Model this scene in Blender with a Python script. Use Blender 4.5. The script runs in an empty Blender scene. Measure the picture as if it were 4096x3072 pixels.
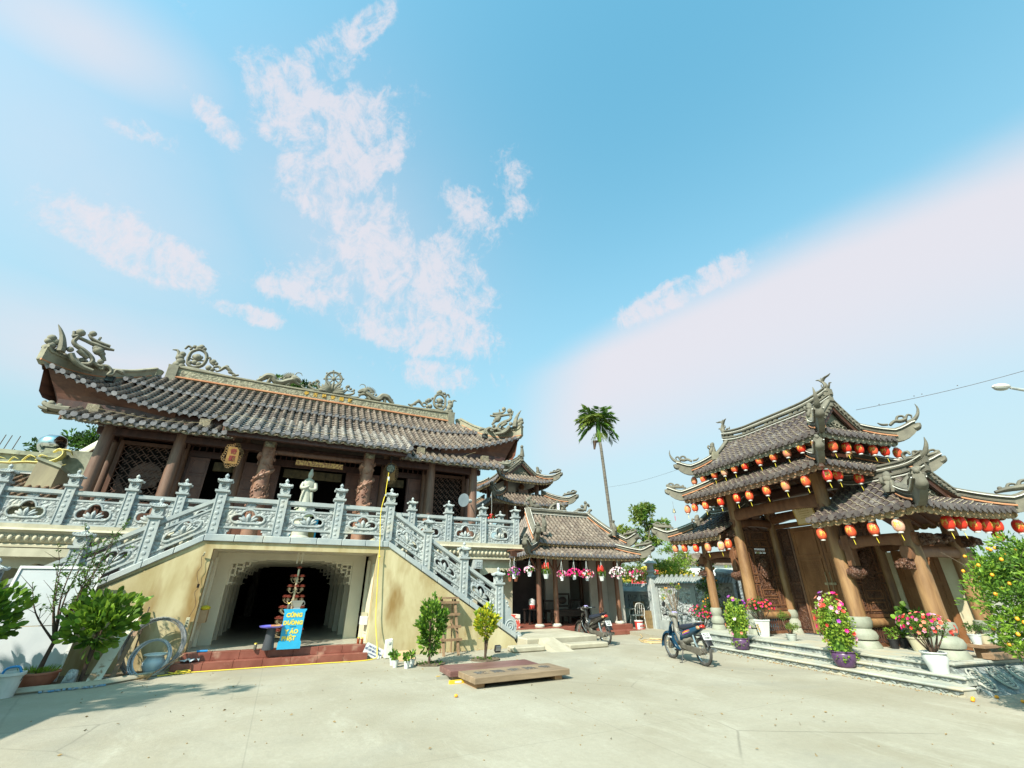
import bpy, bmesh, math, random
from mathutils import Vector, Matrix
R=math.radians; pi=math.pi; sin=math.sin; cos=math.cos
sc=bpy.context.scene; COL=sc.collection
random.seed(7)
# ---------------------------------------------------------------- camera
cam=bpy.data.cameras.new('camera'); camo=bpy.data.objects.new('camera',cam); COL.objects.link(camo)
camo.location=(0,0,1.65); camo.rotation_euler=(R(90+25.02),0,0)
cam.sensor_width=36; cam.lens=15.166; cam.clip_start=0.1; cam.clip_end=3000
sc.camera=camo
sc.view_settings.view_transform='Standard'; sc.view_settings.look='None'
sc.view_settings.exposure=EXPO=0.93; sc.view_settings.gamma=1
# ---------------------------------------------------------------- sky and sun
SUN_AZ=211.0; SUN_EL=43.0
w=bpy.data.worlds.new('World'); sc.world=w; w.use_nodes=True
NT=w.node_tree; NT.nodes.clear()
def N(nt,t,**k):
    n=nt.nodes.new(t)
    for a,b in k.items():
        if a=='ins':
            for i,v in b.items(): n.inputs[i].default_value=v
        else: setattr(n,a,b)
    return n
def world():
    nt=NT; L=nt.links.new
    out=N(nt,'ShaderNodeOutputWorld'); bg=N(nt,'ShaderNodeBackground',ins={1:0.10})
    sky=N(nt,'ShaderNodeTexSky'); sky.sky_type='NISHITA'; sky.sun_disc=False
    sky.sun_elevation=R(SUN_EL); sky.sun_rotation=R(SUN_AZ); sky.air_density=1.0; sky.dust_density=1.2; sky.ozone_density=1.0; sky.altitude=0
    tc=N(nt,'ShaderNodeTexCoord')
    # turquoise hue of this sky
    tint=N(nt,'ShaderNodeMixRGB',blend_type='MULTIPLY',ins={0:1.0,2:(1.17,2.27,1.88,1)})
    L(sky.outputs[0],tint.inputs[1])
    sep=N(nt,'ShaderNodeSeparateXYZ'); L(tc.outputs['Generated'],sep.inputs[0])
    def M(op,a,b=None,c=None):
        n=N(nt,'ShaderNodeMath',operation=op)
        for i,v in enumerate((a,b,c)):
            if v is None: continue
            if hasattr(v,'links') or hasattr(v,'is_linked'): L(v,n.inputs[i])
            else: n.inputs[i].default_value=v
        return n.outputs[0]
    def SM(v,a,b,lo=0.,hi=1.):
        n=N(nt,'ShaderNodeMapRange',interpolation_type='SMOOTHSTEP',ins={1:a,2:b,3:lo,4:hi}); L(v,n.inputs[0]); return n.outputs[0]
    # cloud layer: the view direction pierces a flat layer high above
    z=M('MAXIMUM',sep.outputs[2],0.03)
    px=M('DIVIDE',sep.outputs[0],z); py=M('DIVIDE',sep.outputs[1],z)
    comb=N(nt,'ShaderNodeCombineXYZ'); L(px,comb.inputs[0]); L(py,comb.inputs[1])
    def noise(scale,det,rough,off=(0,0,0),dist=0.,vsc=(1,1,1),rot=0.,dirn=False):
        mp=N(nt,'ShaderNodeMapping'); mp.inputs[1].default_value=off; mp.inputs[2].default_value=(0,0,rot); mp.inputs[3].default_value=vsc
        L(tc.outputs['Generated'] if dirn else comb.outputs[0],mp.inputs[0])
        n=N(nt,'ShaderNodeTexNoise',ins={2:scale,3:det,4:rough}); n.inputs['Distortion'].default_value=dist
        L(mp.outputs[0],n.inputs[0]); return n.outputs[0]
    n1=noise(12.,9,.68,(3.1,1.2,0),.5,(1.0,1.0,.55),0,True)
    n2=noise(1.1,5,.6,(1.3,4.2,0),.4)
    nf=noise(42,7,.72,(0,2,0),.5,(1,1,.7),0,True)
    # band of broken cloud: from high left of the frame down to the middle (blobs on the cloud layer)
    def blob(cx,cy,rx,ry,rot):
        dx=M('SUBTRACT',px,cx); dy=M('SUBTRACT',py,cy)
        a=M('ADD',M('MULTIPLY',dx,cos(rot)),M('MULTIPLY',dy,sin(rot)))
        b=M('SUBTRACT',M('MULTIPLY',dy,cos(rot)),M('MULTIPLY',dx,sin(rot)))
        a=M('DIVIDE',a,rx); b=M('DIVIDE',b,ry)
        r=M('ADD',M('MULTIPLY',a,a),M('MULTIPLY',b,b))
        return M('EXPONENT',M('MULTIPLY',r,-1.0))
    BL=BLOBS
    band=None
    for q in BL:
        o=M('MULTIPLY',blob(*q[:5]),q[5]); band=o if band is None else M('MAXIMUM',band,o)
    band=M('MINIMUM',M('MULTIPLY',band,2.1),1.0)
    dens=M('ADD',M('MULTIPLY',n1,.64),M('MULTIPLY',nf,.36))
    thr=M('SUBTRACT',.625,M('MULTIPLY',band,.24))
    wisp=M('MULTIPLY',SM(M('SUBTRACT',dens,thr),0.,.19),M('MINIMUM',M('MULTIPLY',band,2.2),1.0))
    # broad veil on the right side and low left
    lin=M('ADD',M('MULTIPLY',px,VEIL[0]),M('ADD',M('MULTIPLY',py,VEIL[1]),VEIL[2]))
    lin=M('ADD',lin,M('MULTIPLY',M('SUBTRACT',n2,.5),.16))
    veil=M('MULTIPLY',SM(lin,-.01,.33),SM(px,-.1,.5))
    tl=None
    for q in SOFT:
        o=M('MULTIPLY',blob(*q[:5]),q[5]); tl=o if tl is None else M('MAXIMUM',tl,o)
    tl=M('MULTIPLY',tl,M('ADD',.55,M('MULTIPLY',n2,.8)))
    haze=SM(sep.outputs[2],.02,.40,.80,0.)
    veil=M('MULTIPLY',veil,SM(lin,.4,2.4,.90,.25))
    far=M('MULTIPLY',SM(sep.outputs[2],.0,.92,.98,0.),.92)
    c1=M('MAXIMUM',M('MAXIMUM',veil,tl),0.)
    cloudcol=N(nt,'ShaderNodeRGB'); cloudcol.outputs[0].default_value=CLOUD
    hazecol=N(nt,'ShaderNodeRGB'); hazecol.outputs[0].default_value=HAZE
    m0=N(nt,'ShaderNodeMixRGB'); L(far,m0.inputs[0]); L(tint.outputs[0],m0.inputs[1]); L(hazecol.outputs[0],m0.inputs[2])
    m1=N(nt,'ShaderNodeMixRGB'); L(c1,m1.inputs[0]); L(m0.outputs[0],m1.inputs[1]); L(cloudcol.outputs[0],m1.inputs[2])
    m2=N(nt,'ShaderNodeMixRGB'); L(M('MULTIPLY',wisp,.80),m2.inputs[0]); L(m1.outputs[0],m2.inputs[1]); L(cloudcol.outputs[0],m2.inputs[2])
    L(m2.outputs[0],bg.inputs[0]); L(bg.outputs[0],out.inputs[0])
CLOUD=(4.4,4.2,4.5,1); HAZE=(2.65,3.15,3.35,1)
# blobs on the cloud layer: centre x, y, radius x, y, turn, weight
def sky_xy(u,v):
    a=(u-2048)/1725.6; b=-(v-1536)/1725.6; P=R(25.02)
    X=a; Y=cos(P)-b*sin(P); Z=sin(P)+b*cos(P); return X/Z,Y/Z
def seg(u0,v0,u1,v1,wd,wt):
    x0,y0=sky_xy(u0,v0); x1,y1=sky_xy(u1,v1); L=math.hypot(u1-u0,v1-v0); um,vm=(u0+u1)/2,(v0+v1)/2; nx,ny=-(v1-v0)/L,(u1-u0)/L
    a,b=sky_xy(um+nx*wd,vm+ny*wd),sky_xy(um-nx*wd,vm-ny*wd); rot=math.atan2(y1-y0,x1-x0); dx,dy=a[0]-b[0],a[1]-b[1]
    return ((x0+x1)/2,(y0+y1)/2,max(math.hypot(x1-x0,y1-y0)*.6,.02),max(abs(dy*cos(rot)-dx*sin(rot))/2,.02),rot,wt)
BLOBS=[seg(1250,330,1500,640,230,.62),seg(1500,900,1900,1250,220,.6),seg(2000,560,2080,900,90,.42),seg(450,500,700,560,90,.35),seg(1570,0,1400,190,60,1.0),seg(1420,170,1050,420,105,1.05),seg(1080,280,1250,640,150,1.0),seg(1200,600,1500,950,150,1.),seg(1400,950,1750,1250,150,.9),seg(1250,1150,1900,1400,130,1.),
       seg(1620,560,1420,720,70,.8),seg(800,380,960,620,70,.65),seg(200,830,820,1140,110,.95),seg(850,1220,1120,1290,40,.8),seg(2520,1270,2980,1040,55,.95),seg(950,1110,1330,1200,55,.6),seg(1750,700,2000,1000,120,.5),seg(1550,1450,2000,1560,90,.55),seg(700,20,860,120,60,.5)]
SOFT=[seg(-300,-100,800,340,230,.78),seg(-400,1300,1100,1600,200,.72),seg(-500,500,900,900,620,.50),seg(900,200,1600,1300,480,.36)]
x0,y0=sky_xy(1950,1480); x1,y1=sky_xy(4096,400); nx,ny=(y0-y1),(x1-x0); q=math.hypot(nx,ny); nx/=q; ny/=q
VEIL=(nx,ny,-(nx*x0+ny*y0))
world()
sun=bpy.data.lights.new('sun','SUN'); suno=bpy.data.objects.new('sun',sun); COL.objects.link(suno)
sun.energy=5.0; sun.angle=R(.55); sun.color=(1,.93,.80)
az,el=R(SUN_AZ),R(SUN_EL)
suno.rotation_euler=Vector((sin(az)*cos(el),cos(az)*cos(el),sin(el))).to_track_quat('Z','Y').to_euler()
suno.location=(-8,-12,20)
# ---------------------------------------------------------------- frames
AT=R(63.49); AG=R(-17.4)
FR={'T':(Vector((sin(AT),cos(AT),0)),Vector((-cos(AT),sin(AT),0))),
    'G':(Vector((-sin(AG),-cos(AG),0)),Vector((cos(AG),-sin(AG),0))),
    'W':(Vector((1,0,0)),Vector((0,1,0)))}
def W3(fr,x,y,z=0):
    u,v=FR[fr]; p=u*x+v*y; return Vector((p.x,p.y,z))
def froz(fr): u=FR[fr][0]; return math.atan2(u.y,u.x)
OFF={}
def tag(o,label=None,cat=None,group=None,kind=None):
    if label: o['label']=label
    if cat: o['category']=cat
    if group: o['group']=group
    if kind: o['kind']=kind
    return o
def thing(name,label,cat,fr='W',x=0,y=0,z=0,group=None,rz=None,kind=None):
    """Empty at the thing's base. With rz=None parts are given in frame coordinates; with rz they are local."""
    o=bpy.data.objects.new(name,None); COL.objects.link(o); o.empty_display_size=.2
    o.location=W3(fr,x,y,z)
    if rz is None: o.rotation_euler=(0,0,froz(fr)); OFF[o.name]=(x,y,z)
    else: o.rotation_euler=(0,0,froz(fr)+rz); OFF[o.name]=(0,0,0)
    return tag(o,label,cat,group,kind)
class MB:
    def __init__(s): s.v=[];s.f=[];s.mi=[];s.c=0
    def add(s,vs,fs):
        b=len(s.v); s.v+=[tuple(p) for p in vs]; s.f+=[tuple(b+i for i in f) for f in fs]; s.mi+=[s.c]*len(fs); return s
    def box(s,x0,x1,y0,y1,z0,z1):
        return s.add([(x0,y0,z0),(x1,y0,z0),(x1,y1,z0),(x0,y1,z0),(x0,y0,z1),(x1,y0,z1),(x1,y1,z1),(x0,y1,z1)],
          [(0,3,2,1),(4,5,6,7),(0,1,5,4),(1,2,6,5),(2,3,7,6),(3,0,4,7)])
    def hexa(s,p): # 8 points ordered like box
        return s.add(p,[(0,3,2,1),(4,5,6,7),(0,1,5,4),(1,2,6,5),(2,3,7,6),(3,0,4,7)])
    def cbox(s,c,d,rot=None,tp=1):
        hx,hy,hz=d[0]/2,d[1]/2,d[2]/2; p=[]
        for z,k in ((-hz,1),(hz,tp)):
            for x,y in ((-hx,-hy),(hx,-hy),(hx,hy),(-hx,hy)):
                q=Vector((x*k,y*k,z)); 
                if rot: q=rot@q
                p.append(q+Vector(c))
        return s.hexa(p)
    def frus(s,cx,cy,z0,z1,a0,b0,a1,b1):
        return s.hexa([(cx-a0,cy-b0,z0),(cx+a0,cy-b0,z0),(cx+a0,cy+b0,z0),(cx-a0,cy+b0,z0),(cx-a1,cy-b1,z1),(cx+a1,cy-b1,z1),(cx+a1,cy+b1,z1),(cx-a1,cy+b1,z1)])
    def tube(s,pts,rad,n=8,cap=True,flat=1.0,up=None):
        pts=[Vector(p) for p in pts]; m=len(pts)
        if not hasattr(rad,'__len__'): rad=[rad]*m
        vs=[];pu=None
        for i,p in enumerate(pts):
            t=(pts[min(i+1,m-1)]-pts[max(i-1,0)]); t=t.normalized() if t.length>1e-9 else Vector((0,0,1))
            if pu is None:
                a=Vector(up) if up else (Vector((0,0,1)) if abs(t.z)<.9 else Vector((1,0,0)))
            else: a=pu
            u=(a-t*a.dot(t)); u=u.normalized() if u.length>1e-6 else t.orthogonal().normalized()
            pu=u; r=t.cross(u)
            for k in range(n):
                an=2*pi*k/n; vs.append(p+(u*cos(an)+r*sin(an)*flat)*rad[i])
        fs=[(i*n+k,i*n+(k+1)%n,(i+1)*n+(k+1)%n,(i+1)*n+k) for i in range(m-1) for k in range(n)]
        if cap: fs+=[tuple(range(n-1,-1,-1)),tuple((m-1)*n+k for k in range(n))]
        return s.add(vs,fs)
    def lathe(s,cx,cy,prof,n=16,sx=1,sy=1,sq=0,ph=0):
        vs=[]
        for r,z in prof:
            for k in range(n):
                a=2*pi*k/n+ph; vs.append((cx+r*cos(a)*sx,cy+r*sin(a)*sy,z))
        m=len(prof)
        fs=[(i*n+k,i*n+(k+1)%n,(i+1)*n+(k+1)%n,(i+1)*n+k) for i in range(m-1) for k in range(n)]
        fs+=[tuple(range(n-1,-1,-1)),tuple((m-1)*n+k for k in range(n))]
        return s.add(vs,fs)
    def ell(s,c,r,n=10,m=6,rot=None):
        vs=[];
        for i in range(m+1):
            ph=pi*i/m
            for k in range(n):
                q=Vector((r[0]*sin(ph)*cos(2*pi*k/n),r[1]*sin(ph)*sin(2*pi*k/n),-r[2]*cos(ph)))
                if rot: q=rot@q
                vs.append(q+Vector(c))
        return s.add(vs,[(i*n+k,i*n+(k+1)%n,(i+1)*n+(k+1)%n,(i+1)*n+k) for i in range(m) for k in range(n)])
    def prism(s,poly,O,U,V,t):
        """2D polygon extruded by vector t"""
        O,U,V,t=Vector(O),Vector(U),Vector(V),Vector(t); n=len(poly)
        a=[O+U*x+V*y for x,y in poly]; b=[p+t for p in a]
        return s.add(a+b,[tuple(range(n-1,-1,-1)),tuple(range(n,2*n))]+[(i,(i+1)%n,n+(i+1)%n,n+i) for i in range(n)])
    def sheet(s,rows):
        n=len(rows[0]); vs=[p for r in rows for p in r]
        return s.add(vs,[(i*n+k,i*n+k+1,(i+1)*n+k+1,(i+1)*n+k) for i in range(len(rows)-1) for k in range(n-1)])
    def merge(s,o,M=None,c=None):
        b=len(s.v); s.v+=[tuple(M@Vector(p)) if M else p for p in o.v]; s.f+=[tuple(b+i for i in f) for f in o.f]
        s.mi+=[(c if c is not None else q) for q in o.mi]; return s
    def shear(s,x0,k,start=0):
        for i in range(start,len(s.v)):
            p=s.v[i]; s.v[i]=(p[0],p[1],p[2]+k*(p[0]-x0))
        return s
    def build(s,name,mats,parent=None,smooth=False,bevel=0,label=None,fix=True,fr=None):
        me=bpy.data.meshes.new(name); off=OFF.get(parent.name,(0,0,0)) if parent else (0,0,0)
        me.from_pydata([(p[0]-off[0],p[1]-off[1],p[2]-off[2]) for p in s.v],[],s.f)
        if not isinstance(mats,(list,tuple)): mats=[mats]
        for m in mats: me.materials.append(m)
        if len(mats)>1: me.polygons.foreach_set('material_index',s.mi)
        if fix:
            bm=bmesh.new(); bm.from_mesh(me); bmesh.ops.recalc_face_normals(bm,faces=bm.faces); bm.to_mesh(me); bm.free()
        if smooth:
            me.shade_smooth(); me.set_sharp_from_angle(angle=R(smooth if smooth is not True else 40))
        me.update()
        o=bpy.data.objects.new(name,me); COL.objects.link(o)
        if parent: o.parent=parent; OFF[o.name]=off
        if fr: o.rotation_euler=(0,0,froz(fr))
        if bevel:
            b=o.modifiers.new('bevel','BEVEL'); b.width=bevel; b.segments=1; b.limit_method='ANGLE'; b.angle_limit=R(50)
        if label: o['label']=label
        return o
def copy_tree(o,parent=None):
    c=o.copy(); COL.objects.link(c)
    if parent: c.parent=parent
    for ch in list(o.children): copy_tree(ch,c)
    return c
def textmesh(txt,size,depth=.004,align='CENTER',bold=0.0,space=1.0):
    cu=bpy.data.curves.new('lettering','FONT'); cu.body=txt; cu.size=size; cu.extrude=depth; cu.align_x=align; cu.align_y='CENTER'; cu.offset=bold; cu.space_character=space; cu.resolution_u=3
    o=bpy.data.objects.new('lettering',cu); COL.objects.link(o); bpy.context.view_layer.update()
    me=bpy.data.meshes.new_from_object(o.evaluated_get(bpy.context.evaluated_depsgraph_get()))
    vs=[v.co.copy() for v in me.vertices]; fs=[tuple(p.vertices) for p in me.polygons]
    bpy.data.objects.remove(o); bpy.data.curves.remove(cu); bpy.data.meshes.remove(me)
    return vs,fs
def text(mb,txt,size,O,U,V,depth=.004,**k):
    """lettering in the plane U (reading direction), V (up), raised along U x V"""
    U,V=Vector(U).normalized(),Vector(V).normalized(); Wn=U.cross(V)
    vs,fs=textmesh(txt,size,depth,**k)
    mb.add([Vector(O)+U*p.x+V*p.y+Wn*p.z for p in vs],fs)
# ---------------------------------------------------------------- materials
MATS={}
def mat(name,c1,c2=None,sc_=3.,rough=.7,bump=0.,bsc=20.,c3=None,s3=12.,stretch=(1,1,1),metal=0.,spec=.4,vor=0,thr=(.35,.65),t3=(.55,.75),trans=0.,island=0.,coord='Object',wave=0,bdist=.02,emit=0,objvar=0.):
    if name in MATS: return MATS[name]
    m=bpy.data.materials.new(name); m.use_nodes=True; nt=m.node_tree; L=nt.links.new
    b=nt.nodes['Principled BSDF']; b.inputs['Roughness'].default_value=rough; b.inputs['Metallic'].default_value=metal
    b.inputs['Specular IOR Level'].default_value=spec
    tc=N(nt,'ShaderNodeTexCoord'); mp=N(nt,'ShaderNodeMapping'); mp.inputs[3].default_value=stretch; L(tc.outputs[coord],mp.inputs[0])
    col=None
    if c2:
        n=N(nt,'ShaderNodeTexNoise',ins={2:sc_,3:6,4:.62}); n.inputs['Distortion'].default_value=.4; L(mp.outputs[0],n.inputs[0])
        r=N(nt,'ShaderNodeValToRGB'); r.color_ramp.elements[0].position=thr[0]; r.color_ramp.elements[1].position=thr[1]
        r.color_ramp.elements[0].color=(*c1,1); r.color_ramp.elements[1].color=(*c2,1); L(n.outputs[0],r.inputs[0]); col=r.outputs[0]
        if c3:
            n3=N(nt,'ShaderNodeTexNoise',ins={2:s3,3:4,4:.6}); L(mp.outputs[0],n3.inputs[0])
            r3=N(nt,'ShaderNodeMapRange',ins={1:t3[0],2:t3[1]}); L(n3.outputs[0],r3.inputs[0])
            mx=N(nt,'ShaderNodeMixRGB',ins={2:(*c3,1)}); L(r3.outputs[0],mx.inputs[0]); L(col,mx.inputs[1]); col=mx.outputs[0]
    else:
        rg=N(nt,'ShaderNodeRGB'); rg.outputs[0].default_value=(*c1,1); col=rg.outputs[0]
    if island or objvar:
        hs=N(nt,'ShaderNodeHueSaturation')
        if island:
            g=N(nt,'ShaderNodeNewGeometry'); src=g.outputs['Random Per Island']
        else:
            g=N(nt,'ShaderNodeObjectInfo'); src=g.outputs['Random']
        k=island or objvar
        mr=N(nt,'ShaderNodeMapRange',ins={3:1-k,4:1+k}); L(src,mr.inputs[0]); L(mr.outputs[0],hs.inputs['Value'])
        L(col,hs.inputs['Color']); col=hs.outputs[0]
    L(col,b.inputs['Base Color'])
    if bump:
        if vor:
            bn=N(nt,'ShaderNodeTexVoronoi',ins={2:bsc}); bn.feature='SMOOTH_F1'
            wn=N(nt,'ShaderNodeTexNoise',ins={2:bsc*.6,3:2}); L(mp.outputs[0],wn.inputs[0])
            mxv=N(nt,'ShaderNodeMixRGB',ins={0:.12}); L(mp.outputs[0],mxv.inputs[1]); L(wn.outputs['Color'],mxv.inputs[2]); L(mxv.outputs[0],bn.inputs[0])
        elif wave:
            bn=N(nt,'ShaderNodeTexWave',ins={1:bsc,2:3.,3:2.}); L(mp.outputs[0],bn.inputs[0])
        else:
            bn=N(nt,'ShaderNodeTexNoise',ins={2:bsc,3:5,4:.65}); L(mp.outputs[0],bn.inputs[0])
        bp=N(nt,'ShaderNodeBump',ins={0:bump,1:bdist}); L(bn.outputs[0],bp.inputs['Height'])
        if vor:
            mr=N(nt,'ShaderNodeMapRange',ins={1:.2,2:.7,3:1.15,4:.5}); L(bn.outputs[0],mr.inputs[0]); mm=N(nt,'ShaderNodeMixRGB',blend_type='MULTIPLY',ins={0:1.}); L(col,mm.inputs[1]); L(mr.outputs[0],mm.inputs[2]); L(mm.outputs[0],b.inputs['Base Color']); L(bp.outputs[0],b.inputs['Normal'])
    if trans:
        b.inputs['Subsurface Weight'].default_value=0
        tr=N(nt,'ShaderNodeBsdfTranslucent'); L(col,tr.inputs[0]); ms=N(nt,'ShaderNodeMixShader',ins={0:trans})
        o=nt.nodes['Material Output']; L(b.outputs[0],ms.inputs[1]); L(tr.outputs[0],ms.inputs[2]); L(ms.outputs[0],o.inputs[0])
    if emit:
        L(col,b.inputs['Emission Color']); b.inputs['Emission Strength'].default_value=emit
    MATS[name]=m; return m
def ground_mat():
    m=bpy.data.materials.new('concrete_ground'); m.use_nodes=True; nt=m.node_tree; L=nt.links.new; b=nt.nodes['Principled BSDF']; b.inputs['Roughness'].default_value=.85; b.inputs['Specular IOR Level'].default_value=.25
    tc=N(nt,'ShaderNodeTexCoord'); mp=N(nt,'ShaderNodeMapping'); mp.inputs[2].default_value=(0,0,R(-26)); L(tc.outputs['Object'],mp.inputs[0]); co=mp.outputs[0]
    def noise(sc_,det=6,ro=.6,di=.3,src=None,st=(1,1,1)):
        m2=N(nt,'ShaderNodeMapping'); m2.inputs[3].default_value=st; L(src or co,m2.inputs[0]); n=N(nt,'ShaderNodeTexNoise',ins={2:sc_,3:det,4:ro}); n.inputs['Distortion'].default_value=di; L(m2.outputs[0],n.inputs[0]); return n
    def mr(v,a,b,c=0.,d=1.): n=N(nt,'ShaderNodeMapRange',ins={1:a,2:b,3:c,4:d}); L(v,n.inputs[0]); return n.outputs[0]
    def mix(f,c1,c2,bt='MIX'):
        n=N(nt,'ShaderNodeMixRGB',blend_type=bt)
        for i,v in ((0,f),(1,c1),(2,c2)):
            if hasattr(v,'is_linked'): L(v,n.inputs[i])
            else: n.inputs[i].default_value=v
        return n.outputs[0]
    c=mix(mr(noise(.45).outputs[0],.35,.65),(.262,.235,.175,1),(.335,.312,.250,1))
    c=mix(mr(noise(.22,5,.65,.8).outputs[0],.52,.66,0,.75),c,(.225,.215,.178,1))
    c=mix(mr(noise(1.3,6,.7,.5,st=(1,.35,1)).outputs[0],.55,.72,0,.6),c,(.40,.38,.31,1))
    c=mix(mr(noise(14,4,.7).outputs[0],.3,.7,.0,.35),c,(.22,.20,.15,1))
    c=mix(mr(noise(2.6,7,.75,1.).outputs[0],.62,.74,0,.5),c,(.20,.165,.11,1))
    # hairline cracks and pour joints
    w=noise(.9,4,.6,0); cm=mix(.10,co,w.outputs['Color']); vo=N(nt,'ShaderNodeTexVoronoi',ins={2:.20}); vo.feature='DISTANCE_TO_EDGE'; L(cm,vo.inputs[0])
    g=noise(.35,3); ck=N(nt,'ShaderNodeMath',operation='MULTIPLY'); L(mr(vo.outputs[0],.0,.0035,1,0),ck.inputs[0]); L(mr(g.outputs[0],.45,.6,0,.55),ck.inputs[1])
    c=mix(ck.outputs[0],c,(.10,.09,.07,1))
    sp=N(nt,'ShaderNodeSeparateXYZ'); L(co,sp.inputs[0])
    for k,(o,pd) in enumerate(((0,4.2),(1,5.5))):
        a_=N(nt,'ShaderNodeMath',operation='PINGPONG',ins={1:pd/2}); L(sp.outputs[o],a_.inputs[0]); c=mix(mr(a_.outputs[0],.0,.012,.35,0),c,(.15,.14,.11,1))
    L(c,b.inputs['Base Color'])
    n=noise(26,6,.7); n2=noise(2.,4,.6); bp=N(nt,'ShaderNodeBump',ins={0:.28,1:.02}); L(n.outputs[0],bp.inputs['Height']); bp2=N(nt,'ShaderNodeBump',ins={0:.25,1:.06}); L(n2.outputs[0],bp2.inputs['Height']); L(bp.outputs[0],bp2.inputs['Normal']); L(bp2.outputs[0],b.inputs['Normal'])
    return m
m_ground=ground_mat()
m_tile=mat('roof_tile',(.095,.072,.060),(.185,.147,.115),1.6,.50,.3,40.,(.32,.28,.23),4.,t3=(.55,.8),island=.22)
m_ptile=mat('pale_roof_tile',(.17,.15,.135),(.30,.27,.235),1.6,.5,.3,40.,island=.15)
m_tile_end=mat('tile_end',(.11,.105,.118),(.20,.19,.195),5.,.42,.5,60.,island=.15)
m_gtile=mat('gate_tile',(.052,.040,.040),(.10,.076,.064),1.3,.33,.3,40.,(.22,.20,.18),2.2,t3=(.56,.8),island=.07)
m_gtile_end=mat('gate_tile_end',(.06,.048,.05),(.13,.112,.10),5.,.35,.5,60.,island=.15)
m_ridge=mat('grey_render',(.18,.165,.12),(.27,.25,.175),2.5,.85,.5,30.,(.15,.16,.135),1.3,t3=(.55,.8))
m_orn=mat('grey_carving',(.125,.118,.092),(.21,.197,.148),4.,.85,.7,38.,bdist=.03)
m_ridgep=mat('ridge_panel',(.20,.19,.135),(.29,.27,.19),2.5,.85,.9,14.,vor=1,bdist=.03)
m_terra=mat('terracotta_line',(.36,.14,.065),(.45,.22,.11),4.,.75,.3,30.)
m_wdark=mat('dark_wood',(.035,.015,.013),(.07,.030,.023),2.,.45,.4,25.,stretch=(3,3,.5))
m_wmid=mat('brown_wood',(.062,.026,.016),(.115,.052,.030),2.,.5,.4,25.,stretch=(3,3,.5))
m_wcol=mat('column_wood',(.10,.055,.042),(.19,.11,.075),1.6,.5,.35,25.,stretch=(4,4,.5))
m_soffit=mat('soffit_wood',(.10,.045,.028),(.17,.08,.045),2.,.6,.3,30.)
m_fascia=mat('carved_fascia',(.15,.125,.085),(.28,.24,.16),6.,.7,.8,40.,vor=1)
m_stone=mat('blue_stone',(.25,.285,.30),(.37,.395,.385),2.2,.68,.25,40.,(.42,.40,.33),1.5,t3=(.55,.78),objvar=.04)
m_carve=mat('carved_stone',(.24,.27,.285),(.37,.39,.375),2.2,.7,1.0,16.,(.42,.40,.33),1.5,t3=(.55,.78),vor=1,bdist=.045)
m_plaster=mat('stained_plaster',(.34,.27,.13),(.50,.44,.27),1.5,.8,.35,14.,(.24,.15,.05),1.3,t3=(.52,.70),stretch=(1,1,.35))
m_cream=mat('cream_paint',(.56,.51,.38),(.63,.58,.45),1.5,.6,.1,20.)
m_moulding=mat('cream_moulding',(.35,.32,.23),(.46,.42,.31),2.5,.7,.2,30.)
m_redtile=mat('red_tile',(.17,.052,.036),(.24,.085,.06),3.,.35,.15,10.,(.45,.30,.22),2.,t3=(.62,.8))
m_black=mat('dark_interior',(.012,.011,.011),(.02,.018,.017),3.,.9,spec=.05)  # near-black; on walls deep inside it paints in the shade
m_gold=mat('gold_paint',(.45,.26,.03),(.60,.38,.07),8.,.4,.3,60.)
m_white=mat('white_paint',(.50,.52,.52),(.56,.56,.55),3.,.5)
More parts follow.
